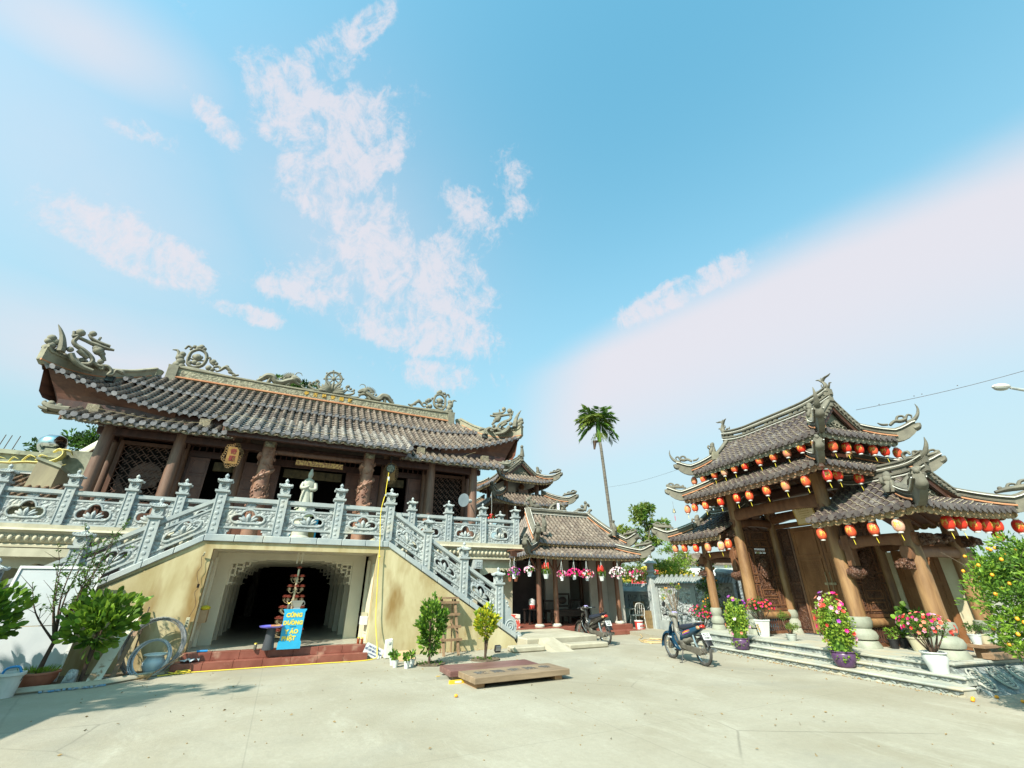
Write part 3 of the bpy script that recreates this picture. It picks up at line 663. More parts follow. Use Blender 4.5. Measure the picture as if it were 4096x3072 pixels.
balustrade('carved stone balustrade along the right half of the upper terrace, behind the right flight',GB,[(x,YT,ZT) for x in TR[:-1]]+[(8.14,17.45,ZT)],[(b,a,YT,ZT,False) for a,b in zip(TR[:-1],TR[1:])],5.4,YT,ZT)
TL=[-1.66,-2.98,-4.02-.36,-5.36-.4,-7.1,-8.5]
TL=[-1.7,-2.95,-4.13,-5.45,-6.85,-8.25]
balustrade('carved stone balustrade along the left half of the upper terrace, running out of the picture',GB,[(x,YT,ZT) for x in TL[1:]],[(b,a,YT,ZT,False) for a,b in zip(TL[:-1],TL[1:])],-4.6,YT,ZT)
# ================================================================ terrace slab
TE=thing('upper_terrace','grey upper terrace with a beaded lotus cornice carrying the temple','terrace','T',.6,16,0)
def cornice(m,x0,x1,y):
    m.box(x0,x1,y-.16,y+.5,2.97,ZT-.005)
    rows=[]
    for zz,dy in ((2.97,-.20),(2.93,-.22),(2.90,-.15),(2.84,-.10),(2.78,-.12),(2.66,-.09),(2.62,-.04),(2.58,-.10),(2.53,-.10),(2.53,.4)): rows.append([(x0-.0,y+dy,zz),(x1,y+dy,zz)])
    m.sheet(rows); m.sheet([[(x0,y-.2,2.97),(x1,y-.2,2.97)],[(x0,y-.16,2.985),(x1,y-.16,2.985)]])
m=MB(); cornice(m,2.67,8.36,YT); m.box(8.32,8.40,15.86,16.6,2.53,2.97); CR=m.build('cornice',[m_moulding],TE)
m=MB(); cornice(m,-8.6,-1.73,YT); CLt=m.build('cornice',[m_moulding],TE)
for x0,x1 in ((2.7,8.35),(-8.6,-1.75)):
    m=MB(); n=int((x1-x0)/.155)
    for i in range(n): 
        x=x0+(i+.5)*(x1-x0)/n; m.ell((x,YT-.125,2.745),(.055,.05,.075),10,6); m.tube([(x+.068*cos(q*pi/6),YT-.12,2.76+.085*sin(q*pi/6)) for q in range(7)],.012,5)
    m.build('lotus_beads',[m_moulding],CR if x0>0 else CLt,smooth=True)
m=MB(); m.box(-8.6,8.3,16.2,27,2.55,3.0); m.box(-1.73,2.67,15.85,16.2,2.55,2.99); m.box(-8.6,-4.6,15.8,15.82+.4,2.3,2.5)
m.build('floor_slab',[m_moulding],TE)
for x in (-6.9,-4.85,6.55,8.0): MB().box(x-.25,x+.25,16.5,17.0,0,2.53).build('pier',[m_moulding],TE)
for q in ((-3.6,-1.75,16.3,16.5,0,2.53),(2.7,6.3,16.3,16.5,0,2.53),(-8.6,-4.6,20.0,20.1,0,2.5),(5.3,8.3,20.0,20.1,0,2.5)): MB().box(*q).build('rear_wall',[m_black if q[2]>17 else m_moulding],TE)  # the far walls are coloured black to stand for shade under the terrace
for x in (-4.7,6.5):
    m=MB(); m.box(x-.15,x+.15,15.75,16.3,2.2,2.50)
    for a,b,c,d in ((-.1,-.08,-.12,.12),(.08,.1,-.12,.12),(-.015,.015,-.1,.1),(-.06,.06,.06,.08),(-.06,.06,-.02,.0),(-.07,.07,-.09,-.07)): m.box(x+a,x+b,15.735,15.76,2.35+c,2.35+d)
    m.tube([(x+.11*cos(q*pi/10),15.745,2.35+.10*sin(q*pi/10)) for q in range(21)],.012,5,cap=False)
    m.build('emblem_block',[m_stone],TE)
for x0,x1 in ((6.7,8.1),(-6.6,-5.0)):
    m=MB()
    pr=[(0,0),(1.38,0),(1.38,-.28),(1.15,-.42),(.9,-.36),(.7,-.5),(.4,-.44),(.2,-.52),(0,-.5)]
    m.prism([(a*(x1-x0)/1.4,b) for a,b in pr],(x0,16.1,2.52),(1,0,0),(0,0,1),(0,.25,0))
    m.build('carved_bracket',[mat('carved_moulding',(.40,.38,.28),(.50,.47,.36),3.,.8,1.,12.,wave=1,bdist=.05)],TE)
# ================================================================ temple
TP=thing('temple_hall','large wooden temple hall with dragon ridges and a curved dark tiled roof','temple','T',.6,18,0)
CX=.6
for x,y,r in [(x,17.4,.185) for x in (-5.62,-3.72,4.92,6.80)]+[(x,18.3,.17) for x in (-5.62,-3.72,-1.95,3.2,4.92,6.80)]+[(-5.75,20.6,.18),(6.95,20.6,.18)]:
    o=MB().tube([(x,y,3.1),(x,y,4.6),(x,y,6.6 if y<18 else 6.9)],[r,r,r-.02],16).build('column',[m_wcol],TP,smooth=True)
    if y<18: MB().lathe(x,y,[(.26,3.0),(.30,3.06),(.27,3.14),(.2,3.17)],16).build('column_base',[m_stone],o,smooth=True)
def carvedcol(x,y):
    m=MB(); m.tube([(x,y,3.0),(x,y,4.5),(x,y,6.2)],[.24,.225,.205],16)
    rnd=random.Random(int(x*10))
    # dragon coiling round the shaft, with clouds
    pts=[];
    for i in range(60):
        t_=i/59; a=t_*2.6*2*pi; r=.225+.015*sin(i*.9); pts.append((x+r*cos(a),y+r*sin(a),3.55+t_*2.2))
    m.tube(pts,lerps([.03,.065,.07,.065,.075,.09],60),7)
    for i in range(0,58,2):
        t_=i/59; a=t_*2.6*2*pi; m.ell((x+.29*cos(a),y+.29*sin(a),3.57+t_*2.2),(.035,.035,.05),6,4)
    for i in range(80):
        a=rnd.uniform(0,2*pi); z=rnd.uniform(3.4,5.9); c=Vector((x+.225*cos(a),y+.225*sin(a),z)); U=Vector((-sin(a),cos(a),0)); Nn=Vector((cos(a),sin(a),0)); r0=rnd.uniform(.045,.08)
        sp=[c+Nn*.02+U*(cos(q)*r0*(1-q/11))+Vector((0,0,sin(q)*r0*(1-q/11))) for q in [j*.75 for j in range(11)]]
        m.tube(sp,.019,5)
    return m.build('dragon_column',[mat('carved_wood',(.14,.065,.045),(.27,.15,.10),2.2,.55,.6,40.,objvar=.02)],TP,smooth=45)
for x in (-1.06,2.32): carvedcol(x,16.9)
for x in (-1.06,2.32):
    m=MB(); m.box(x-.16,x+.16,16.62,17.1,6.0,6.45); m.ell((x,16.62,6.12),(.17,.12,.16),10,7); m.ell((x,16.5,6.02),(.11,.1,.09),10,6); 
    for sg in (-1,1): m.ell((x+sg*.1,16.52,6.16),(.045,.05,.045),8,5); m.tube(crom([(x+sg*.1,16.6,6.2),(x+sg*.19,16.55,6.3),(x+sg*.12,16.5,6.38)],3),.03,6)
    m.box(x-.2,x+.2,16.5,17.0,6.38,6.5)
    m.build('beast_head_bracket',[m_fascia],TP,smooth=40)
# beams
BM=[(-2.35,3.6,16.25,16.45,6.12,6.34),(-6.2,-2.36,16.95,17.1,6.18,6.34),(3.61,7.4,16.95,17.1,6.18,6.34),(-5.9,7.1,17.3,17.5,5.98,6.2),(-5.9,7.1,18.2,18.42,6.15,6.45),(-7.2,8.4,17.55,17.7,6.62,6.98),(-6.3,-6.15,17.7,23.2,6.5,7.0),(7.35,7.5,17.7,23.2,6.5,7.0)]
BM+=[(x-.08,x+.08,17.51,18.19,5.95,6.15) for x in (-5.62,-3.72,-1.95,3.2,4.92,6.8)]+[(x-.08,x+.08,16.9,17.29,5.95,6.2) for x in (-1.06,2.32)]
for q in BM: MB().box(*q).build('beam',[m_wdark],TP,bevel=.01)
MB().tube([(-1.06,16.9,5.9),(2.32,16.9,5.9)],.10,12).build('beam',[m_wmid],TP,smooth=True)
for x in (-6.2,-3.2,4.4,7.3): MB().box(x-.16,x+.16,17.25,17.6,6.58,6.86).build('carved_block',[m_fascia],TP,bevel=.01)
# timber walls, doors, lattices
TW=[(-3.55,-2.9,18.25,18.32,3.0,5.75),(-1.80,-1.2,18.25,18.32,3.0,5.75),(-3.55,-1.8,18.24,18.33,5.75,5.95),(2.4,3.1,18.25,18.32,3,5.75),(4.15,4.78,18.25,18.32,3,5.75),(3.05,4.78,18.24,18.33,5.75,5.95),(-1.2,2.42,18.24,18.33,5.72,5.95),(-1.2,-.62,18.25,18.32,3,5.72),(1.72,2.4,18.25,18.32,3,5.72)]
for q in TW: MB().box(*q).build('timber_wall',[m_wdark],TP,bevel=.008)
for x0,x1 in ((-3.5,-2.0),(3.3,4.8),(-.9,2.2)):
    m=MB(); k=int((x1-x0)/.19); m.box(x0-.02,x1+.02,18.23,18.26,5.951,5.97)
    for i in range(k+1): x=x0+(x1-x0)*i/k; m.box(x-.022,x+.022,18.22,18.27,5.955,6.148)
    m.build('transom_grille',[m_wdark],TP)
def door_leaf(x0,x1,name='door_leaf'):
    m=MB(); y=18.2; m.box(x0,x1,y,y+.04,3.05,5.72)
    w_=x1-x0
    for z0,z1 in ((3.15,3.75),(3.85,4.65),(4.75,5.1),(5.18,5.62)):
        a,b=x0+.07,x1-.07
        m.box(a,b,y-.012,y+.0,z0,z1); 
        for q in ((a,b,z0,z0+.025),(a,b,z1-.025,z1),(a,a+.025,z0,z1),(b-.025,b,z0,z1)): m.box(q[0],q[1],y-.028,y-.0121,q[2],q[3])
    return m.build(name,[m_wmidd],TP)
m_wmidd=mat('door_wood',(.085,.036,.026),(.14,.062,.042),2.,.4,.4,18.,stretch=(2,2,.8))
for a,b in ((-3.45,-2.88),(-1.80,-1.25),(-1.15,-.64),(1.74,2.25),(2.55,3.0),(4.18,4.72)): door_leaf(a,b)
for x0,x1 in ((-2.78,-1.88),(-.5,1.6),(3.15,4.1)):
    m=MB(); m.box(x0,x1,18.541,18.56,5.38,5.7); n_=int((x1-x0)/.3)
    for i in range(n_): a=x0+(x1-x0)*i/n_; m.box(a+.02,a+.27,18.5,18.54,5.40,5.68)
    m.build('valance',[mat('valance',(.06,.05,.03),(.13,.10,.05),6.,.7)],TP)
def lattice(x0,x1,disc):
    y=17.95; z0,z1=4.05,5.86
    m=MB()
    for q in ((x0-.12,x0,3.02,z1+.12),(x1,x1+.12,3.02,z1+.12)): m.box(q[0],q[1],y-.05,y+.06,q[2],q[3])
    m.box(x0,x1,y-.05,y+.06,z1,z1+.12); m.box(x0,x1,y-.05,y+.06,z0-.13,z0); m.box(x0-.14,x1+.14,y-.1,y+.08,z0-.2,z0-.131)
    m.box(x0,x1,y,y+.04,3.02,z0-.2); 
    for i in range(4): a=x0+(x1-x0)*i/4+.04; m.box(a,x0+(x1-x0)*(i+1)/4-.04,y-.03,y-.001,3.12,z0-.3)
    fr_=m.build('lattice_screen',[m_wmid],TP,bevel=.006)
    m=MB(); bw=.022; g=.085
    # key-fret lattice laid on the diagonal
    def clip(p,q):
        t0,t1=0,1; d=(q[0]-p[0],q[1]-p[1])
        for pp,dd,lo,hi in ((p[0],d[0],x0,x1),(p[1],d[1],z0,z1)):
            if abs(dd)<1e-9:
                if pp<lo or pp>hi: return None
            else:
                a,b=(lo-pp)/dd,(hi-pp)/dd; a,b=min(a,b),max(a,b); t0=max(t0,a); t1=min(t1,b)
        if t0>=t1: return None
        return (p[0]+d[0]*t0,p[1]+d[1]*t0),(p[0]+d[0]*t1,p[1]+d[1]*t1)
    c45=.7071; cx,cz=(x0+x1)/2,(z0+z1)/2
    def rt(u,v): return (cx+(u-v)*c45,cz+(u+v)*c45)
    def bar(u0,v0,u1,v1,yy):
        r=clip(rt(u0,v0),rt(u1,v1))
        if r:
            (a,b),(c,d)=r; L=math.hypot(c-a,d-b); 
            if L<.015: return
            nx,nz=-(d-b)/L*bw/2,(c-a)/L*bw/2
            m.hexa([(a-nx,yy,b-nz),(c-nx,yy,d-nz),(c-nx,yy+.03,d-nz),(a-nx,yy+.03,b-nz),(a+nx,yy,b+nz),(c+nx,yy,d+nz),(c+nx,yy+.03,d+nz),(a+nx,yy+.03,b+nz)])
    n_=12
    for i in range(-n_,n_):
        for j in range(-n_,n_):
            u,v=i*g*2,j*g*2
            if (i+j)%2==0:
                bar(u,v,u+g*2,v,y); bar(u+g,v-g,u+g,v+g,y+.003); bar(u+g,v+g,u+g*1.9,v+g,y+.001)
            else:
                bar(u+g,v-g*1,u+g,v+g,y+.002); bar(u,v+.0,u+g,v,y+.001); bar(u+g,v-g,u,v-g,y+.001)
    m.build('fret',[m_wmid],fr_)
    if disc:
        m=MB(); m.prism([((x1-.5)-cx+.43*cos(q*pi/16),-.05+.43*sin(q*pi/16)) for q in range(32)],(cx,y+.035,cz),(1,0,0),(0,0,1),(0,.03,0)); m.build('round_panel',[m_wmid],fr_)
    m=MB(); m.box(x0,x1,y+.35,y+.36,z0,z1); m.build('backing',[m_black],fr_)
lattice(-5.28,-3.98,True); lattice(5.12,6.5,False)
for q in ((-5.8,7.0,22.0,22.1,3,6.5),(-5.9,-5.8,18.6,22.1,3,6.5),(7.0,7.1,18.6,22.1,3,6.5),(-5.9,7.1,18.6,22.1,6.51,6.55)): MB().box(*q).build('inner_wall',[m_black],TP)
m=MB(); m.box(-.15,1.45,17.0,17.05,5.55,5.72)
m.build('gilded_board',[mat('gilt',(.20,.07,.03),(.55,.34,.10),14.,.45,.8,40.,thr=(.45,.55))],TP)
# roofs
def roofset(RF,parent,faces,sp=.285,r=.075,seg=.24,drip=.12,mt=None,me=None,fasc=.12,fm=None,raf=1.1,ends=True,soff=True,name='roof',scw=.22,layers=None,drop=.1,smooth=45,fdrop=.03,scal=.05):
    t1=MB(); parts=[]
    for f in faces:
        P,lim,L=RF.P(f),RF.lim(f),RF.len(f); t2,t3,t4=MB(),MB(),MB(); parts.append((t2,t3,t4))
        tiles(t1,t2,P,0,L,lim,sp,r,seg,ends,drip)
        if soff: soffit(t3,RF,f,drop=drop)
        if raf: rafters(t3,RF,f,raf,drop=drop+.002)
        if fasc: fascia(t4,RF,f,fasc,scw,drop=fdrop,scal=scal)
    rf=t1.build(name,[mt or m_tile],parent,smooth=smooth,fix=False)
    for t2,t3,t4 in parts:
        if t2.v: t2.build('eave_tiles',[me or m_tile_end],rf)
        if t3.v: t3.build('soffit',[m_soffit],rf)
        if t4.v: t4.build('scalloped_fascia',[fm or m_fascia],rf)
    return rf
# main roof
MR=Roof(-7.85,9.05,17.3,23.7,7.0,9.34,2.05,lift=1.02)
MR.raised=0
roofset(MR,TP,'FLRB',raf=0,fasc=0,soff=True,drip=.14,name='main_roof')
t1,t2=MB(),MB(); P0=MR.P('F'); b0=1.85
P2=lambda a,b:P0(a,b)+Vector((0,0,.15*(1-.85*(b-b0)/(3.2-b0))))
tiles(t1,t2,P2,1.5,MR.len('F')-1.5,MR.lim('F'),.285,.075,.24,True,.12,b0=b0)
rf=t1.build('upper_tile_course',[m_tile],TP,smooth=45,fix=False); t2.build('eave_tiles',[m_tile_end],rf)
# deep boarded corners under the eaves
for cx,sg in ((MR.x0,1),(MR.x1,-1)):
    m=MB()
    P=MR.P('F'); LF=MR.len('F'); rows=[]
    for i in range(13):
        a=.12+i*.3; aa=a if sg>0 else LF-a; p=P(aa,.16); zb=6.98-.36*0
        k_=max(0,1-a/2.6); rows.append([p-Vector((0,0,.1)),Vector((p.x+sg*.35*k_,p.y+.12+.1*k_,min(p.z-.35,7.2))),Vector((p.x+sg*.62*k_,p.y+.3,6.64))])
    m.sheet(rows)
    P=MR.P('L' if sg>0 else 'R'); rows=[]
    for i in range(10):
        a=.12+i*.3; p=P(a,.16); p=P(a,min(.9,MR.lim('L')(a)*.55)); rows.append([p-Vector((0,0,.1)),Vector((p.x+sg*.15,p.y,min(p.z-.25,7.1))),Vector((p.x+sg*.3,p.y,6.9))])
    m.sheet(rows)
    m.build('corner_board',[mat('corner_wood',(.06,.022,.014),(.13,.052,.03),1.5,.5,.3,20.,stretch=(1,1,3))],TP)
for sg,x in ((1,-7.15),(-1,8.35)):
    m=MB(); m.box(x-.3,x+.3,17.56,17.8,6.52,6.72)
    curl(m,(x-sg*.05,17.5,6.62),(-sg,0,0),[([(-.5,.05),(-.2,.02),(.1,.06),(.3,.2),(.28,.3)],[.12,.14,.13,.08,.03]),(.1,.2,.1),(-.15,.14,.09),([(.1,-.04),(.3,-.02),(.42,.04)],[.1,.07,.03])],sx=.8,sy=.75,n=7)
    m.build('carved_beam_end',[m_orn],TP,smooth=40)
# pent roof and porch roof in front
PR=Roof(-6.6,7.87,16.7,19.9,6.30,7.85,.001,lift=0,c=0,B=3.2); 
def flat_roof(x0,x1,y0,y1,z0,z1,parent,name,sp,r,pale=None,fm=None,drip=.12,fasc=.1):
    P=lambda a,b:Vector((x0+a,y0+b,z0+(z1-z0)*(b/(y1-y0))+.02*sin(a*7+1)*sin(a*2.3)))
    t1,t2,t3,t4=MB(),MB(),MB(),MB(); L=x1-x0; D=y1-y0
    tiles(t1,t2,P,0,L,lambda a:D,sp,r,.24,True,drip)
    class Q: pass
    q=Q(); q.P=lambda f:P; q.len=lambda f:L; q.lim=lambda f:(lambda a:D)
    soffit(t3,q,'F'); rafters(t3,q,'F',D*.9); fascia(t4,q,'F',fasc,.3,drop=.06,scal=.045)
    for x in (x0-.03,x1+.03): # verge boards
        t3.hexa([(x-.02,y0+.05,z0-.2),(x+.02,y0+.05,z0-.2),(x+.02,y1,z1-.2),(x-.02,y1,z1-.2),(x-.02,y0+.05,z0+.0),(x+.02,y0+.05,z0+.0),(x+.02,y1,z1+.0),(x-.02,y1,z1+.0)])
    rf=t1.build(name,[pale or m_tile],parent,smooth=45,fix=False); t2.build('eave_tiles',[m_tile_end],rf); t3.build('soffit',[m_soffit],rf); t4.build('scalloped_fascia',[m_fascia],rf)
    return rf
flat_roof(-6.62,-2.2,16.7,17.75,6.30,6.84,TP,'pent_roof',.285,.078,drip=.15)
flat_roof(3.5,7.87,16.7,17.75,6.30,6.84,TP,'pent_roof',.285,.078,drip=.15)
flat_roof(-2.42,3.7,16.05,17.72,6.40,7.34,TP,'porch_roof',.30,.082,drip=.15,pale=m_ptile)
# ridges
m=MB(); mp_=MB(); mt_=MB()
RY=20.5
ridge(m,[(x,RY,9.34+.10*(abs(x-CX)/6.3)**3) for x in [CX-6.2+12.4*i/16 for i in range(17)]],.46,.22,.06)
mp_.box(CX-5.9,CX+5.9,RY-.125,RY+.125,9.42,9.70)
mt_.tube([(CX-6.15,RY-.17,9.37),(CX+6.15,RY-.17,9.37)],.032,6); mt_.tube([(CX-6.15,RY-.15,9.41),(CX+6.15,RY-.15,9.41)],.02,6)
HH=[]
for cx in (0,1):
    hp=MR.hip(cx,0,14,0,.93); tip=hp[0]; d=(hp[0]-hp[2]); d.z=0; d.normalize()
    pts=hp[::-1]+[tip+d*.12+Vector((0,0,.12))]
    hs=[.42]*3+[.40]*(len(pts)-3); ridge(m,pts,hs,.20,.06); HH.append((tip,d))
    mt_.tube([p+Vector((0,-.15,.03)) for p in hp],.034,6); mt_.tube([p+Vector((0,-.13,.05)) for p in hp],.028,6)
    hb=MR.hip(cx,1,10,0,.97); ridge(m,hb[::-1],.38,.2,.06)
m.build('ridge',[m_ridge],TP,smooth=30); mp_.build('carved_ridge_panel',[m_ridgep],TP); mt_.build('terracotta_line',[m_terra],TP)
for k,(tip,d) in enumerate(HH):
    m=MB(); U=(-d*.45+Vector((1 if k==0 else -1,0,0))*.75).normalized(); curl(m,tip+Vector((0,0,.34))+d*.08,U,DRAGON,sx=.82,sy=1.05,flat=.8,rs=1.2,n=7)
    for q in range(9):
        h_=MR.hip(k,0,18)[q]; m.ell(h_+Vector((0,0,.44)),(.14,.10,.12+.05*(q%2)),8,6)
    for q in range(5):
        h_=MR.hip(k,0,18)[1+q*2]; g_=tip+Vector((0,0,.34))+d*.08+U*(.45+q*.3)*.82+Vector((0,0,(.12-.05*q))); m.tube(crom([h_+Vector((0,0,.40)),(h_+g_)/2+Vector((0,0,.28)),g_],3),lerps([.10,.08,.07],7),6)
    m.build('dragon_ornament',[m_orn],TP,smooth=50)
zt=9.86
for sg in (1,-1):
    m=MB(); curl(m,(CX-sg*6.35,RY,zt-.05),(sg,0,0),CREST,sx=1.08,sy=1.12,flat=.8,rs=1.2)
    m.box(CX-sg*6.0-.16,CX-sg*6.0+.16,RY-.2,RY+.2,9.1,zt+.02); m.build('lotus_crest',[m_orn],TP,smooth=50)
    m=MB() # crouching dragon facing the wheel
    parts=[([(-1.35,.0),(-1.2,.12),(-1.0,.30),(-.75,.30),(-.6,.12),(-.35,.10),(-.1,.22),(.1,.32)],[.07,.1,.14,.15,.13,.13,.14,.13]),(.16,.40,.15),([(.1,.42),(.3,.40),(.48,.30)],[.13,.12,.06]),([(.15,.3),(.35,.2),(.45,.16)],[.1,.06,.04]),
           ([(.12,.5),(.2,.72),(.38,.74),(.46,.62)],[.03,.02,.018,.01]),([(-.15,.0),(0,.12)],[.08,.1]),([(-.9,0),(-.85,.2)],[.08,.1])]
    for i in range(9):
        a=pi*.42+i*.2; parts.append(([(.05+.14*cos(a),.38+.14*sin(a)),(.0+.42*cos(a+.1),.36+.34*sin(a+.05))],[.05,.01]))
    for i in range(9): parts.append((-1.25+.14*i,.20+.14*abs(sin(i*.7)),.05))
    curl(m,(CX-sg*1.72,RY,zt),(sg,0,0),parts,sx=.95,rs=1.25); m.build('ridge_dragon',[m_orn],TP,smooth=50)
m=MB(); c=Vector((CX+.08,RY,10.62)); rw=.36
m.tube([c+Vector((rw*cos(q*pi/16),0,rw*sin(q*pi/16))) for q in range(33)],.045,8,cap=False)
m.tube([c+Vector((rw*.8*cos(q*pi/16),0,rw*.8*sin(q*pi/16))) for q in range(33)],.02,6,cap=False)
for q in range(8):
    a=q*pi/4+.2; v=Vector((cos(a),0,sin(a))); m.tube([c,c+v*rw],[.025,.035],6); m.ell(c+v*(rw+.07),(.045,.04,.045),8,5); m.ell(c+v*rw*.45,(.04,.03,.04),6,4)
m.ell(c,(.10,.09,.10),10,6)
m.build('dharma_wheel',[m_orn],TP,smooth=50)
m=MB(); c=Vector((CX+.08,RY,9.86))
for i in range(-5,6):
    a=i*.28; L_=.62-.02*abs(i)
    for yy,kk in ((-.10,1.),(.10,1.)):
        pts=crom([c+Vector((0,yy*.3,.06)),c+Vector((sin(a)*L_*.5,yy*1.3,.02+cos(a)*L_*.42)),c+Vector((sin(a)*L_*.95,yy*1.2,cos(a)*L_*.72)),c+Vector((sin(a)*L_*1.12,yy*.9,cos(a)*L_*.98))],3)
        m.tube(pts,lerps([.03,.075,.07,.01],len(pts)),6,flat=.6)
m.ell(c+Vector((0,0,.25)),(.14,.16,.17),10,7)
for sg in (1,-1):
    curl(m,c+Vector((0,0,-.02)),(sg,0,0),[([(.1,.05),(.5,.04),(.8,.10),(1.0,.22),(.94,.33),(.84,.28)],[.08,.08,.07,.06,.05,.035]),([(.7,.06),(.9,.02),(1.2,.06),(1.3,.16),(1.22,.22)],[.06,.06,.05,.04,.03]),([(.5,.1),(.66,.34),(.6,.48),(.68,.58)],[.05,.05,.05,.03]),(.70,.52,.08),(.82,.42,.07),(.98,.38,.06),([(.4,.1),(.55,.3),(.8,.3)],[.05,.04,.03])])
m.build('lotus_pedestal',[m_orn],TP,smooth=50)
m=MB()
for i,ch in enumerate('寺古隆安賜敕'): text(m,ch,.20,(CX-.95+i*.38,RY-.132,9.60),(1,0,0),(0,0,1),.014,bold=.004)
m.build('gold_characters',[m_gold],TP)
# ================================================================ gate
m_gcol=mat('gate_column_wood',(.155,.078,.034),(.30,.175,.080),2.2,.5,.35,20.,(.10,.055,.035),1.3,t3=(.5,.7),stretch=(3,3,.5))
m_gwood=mat('gate_wood',(.10,.043,.022),(.19,.09,.045),2.5,.45,.4,22.,stretch=(2,2,.8))
m_gdark=mat('gate_dark_wood',(.04,.017,.012),(.08,.036,.022),2.5,.45,.5,22.)
m_gcarve=mat('gate_carved_wood',(.06,.025,.016),(.14,.065,.036),4.,.45,1.,26.,vor=1,bdist=.04)
m_door=mat('door_panel_wood',(.17,.075,.032),(.28,.135,.06),1.8,.42,.3,16.,stretch=(1.5,1.5,.6))
m_gf1=mat('gate_fascia_brown',(.24,.13,.075),(.40,.24,.14),5.,.6,.9,36.,vor=1)
m_gf2=mat('gate_fascia_ochre',(.27,.18,.085),(.40,.28,.15),5.,.6,.9,36.,vor=1)
m_gf3=mat('gate_fascia_grey',(.20,.19,.14),(.33,.31,.23),5.,.7,.9,36.,vor=1)
m_mortar=mat('mortar_joint',(.26,.22,.15),None,rough=.8)
m_gridge=mat('gate_ridge_render',(.095,.088,.070),(.165,.153,.118),3.,.85,.5,34.)
m_strip=mat('white_strip',(.66,.64,.58),None,rough=.5)
m_plat=mat('platform_stone',(.26,.28,.25),(.40,.40,.34),2.,.6,.4,30.,(.42,.36,.25),1.2,t3=(.5,.72))
m_platc=mat('platform_carving',(.17,.20,.205),(.33,.35,.32),3.,.6,1.,18.,vor=1,bdist=.04)
m_plaq=mat('plaque_board',(.62,.50,.28),(.68,.56,.34),4.,.5)
PG=thing('stone_platform','grey stepped stone platform with carved bands under the wooden gate','platform','G',-9.95,11.5,0)
X0,X1=-13.55,-5.92
def step(y,z0,z1,xr,name='step'):
    m=MB(); m.box(X0,xr,y+.05,y+.34,z0,z1-.045); k=int((xr-X0)/.19)
    m.box(X0,xr,y+.028,y+.05,z0,z0+.02); s_=m.build(name,[m_plat],PG)
    m=MB()
    for i in range(k):
        x=X0+(i+.5)*(xr-X0)/k; w_=(xr-X0)/k*.46; zc=z1-.05
        m.prism([(-w_,0),(-w_,-.02),(-w_*.5,-.035),(0,-.062),(w_*.5,-.035),(w_,-.02),(w_,0)],(x,y+.05,zc),(1,0,0),(0,0,1),(0,-.018,0))
    m.build('carved_band',[m_platc],s_)
    m=MB(); n=5
    for i in range(n): a=X0+(xr+.02-X0)*i/n; b=X0+(xr+.02-X0)*(i+1)/n-.006; m.box(a,b,y,y+.36,z1-.045,z1)
    m.build('tread',[m_plat],s_,bevel=.015)
step(9.47,0,.13,X1+.05); step(9.76,.13,.255,X1-.03)
m=MB(); m.box(X0,X1-.38,10.07,14.4,0,.335); s_=m.build('plinth',[m_platc],PG)
m=MB(); n=7
for i in range(n):
    a=X0+(X1-.3-X0)*i/n; b=X0+(X1-.3-X0)*(i+1)/n-.006; m.box(a,b,10.03,14.4,.335,.376)
m.build('paving_slab',[m_plat],s_,bevel=.008)
m=MB()
for i in range(9):
    x=X0+.5+i*.83
    for r in (.3,.2,.1): m.tube([(x+r*cos(q*pi/10),10.062,.25-r*.0+(.0)-(r*.35)*sin(q*pi/10)) for q in range(11)],.008,5)
m.build('cloud_relief',[m_plat],s_)
# sloping side wall with coin medallions
m=MB(); 
def sw(y0,y1): m.hexa([(X1-.5,y0,0),(X1+.10,y0,0),(X1+.10,y1,0),(X1-.5,y1,0),(X1-.5,y0,.36),(X1-.32,y0,.36),(X1-.32,y1,.36),(X1-.5,y1,.36)])
sw(10.02,14.4); sd=m.build('side_wall',[m_platc],PG)
m=MB(); m.box(X1-.42,X1-.24,9.99,14.42,.377,.42); m.build('side_coping',[m_plat],sd,bevel=.01)
for i in range(7):
    y=10.25+i*.55; O=Vector((X1-.075,y,.195)); V=Vector((-.42,0,.36)).normalized(); U=Vector((0,1,0)); m=MB()
    for r,t_ in ((.20,.016),(.145,.012),(.05,.01)): m.tube([O+U*(cos(q*pi/12)*r*.82)+V*(sin(q*pi/12)*r) for q in range(25)],t_,6,cap=False)
    for a,b in (((-.05,-.05),(.05,-.05)),((.05,-.05),(.05,.05)),((.05,.05),(-.05,.05)),((-.05,.05),(-.05,-.05)),((-.08,.09),(.08,.09)),((-.08,-.09),(.08,-.09))): m.tube([O+U*a[0]+V*a[1],O+U*b[0]+V*b[1]],.009,5)
    m.build('coin_medallion',[m_plat],sd)
GT=thing('temple_gate','carved brown wooden gate with three tiers of dark tiled roofs hung with red lanterns','gate','G',-9.95,11.75,.376)
FY,RY2=11.05,12.45
def lotus_base(x,y,k=1.):
    m=MB(); m.lathe(x,y,[(.36*k,.376),(.36*k,.42),(.30*k,.52)],8,ph=pi/8)
    prof=[(.20,.52),(.30,.55),(.325,.62),(.29,.70),(.235,.74),(.225,.76),(.26,.80),(.285,.90),(.265,.985),(.20,1.0)]
    n=24; vs=[]
    for r,z in prof:
        for q in range(n):
            a=2*pi*q/n; rr=r*k*(1+.045*abs(sin(4*a)) if r>.25 else 1); vs.append((x+rr*cos(a),y+rr*sin(a),z))
    M_=len(prof); m.add(vs,[(i*n+q,i*n+(q+1)%n,(i+1)*n+(q+1)%n,(i+1)*n+q) for i in range(M_-1) for q in range(n)]+[tuple((M_-1)*n+q for q in range(n))])
    return m
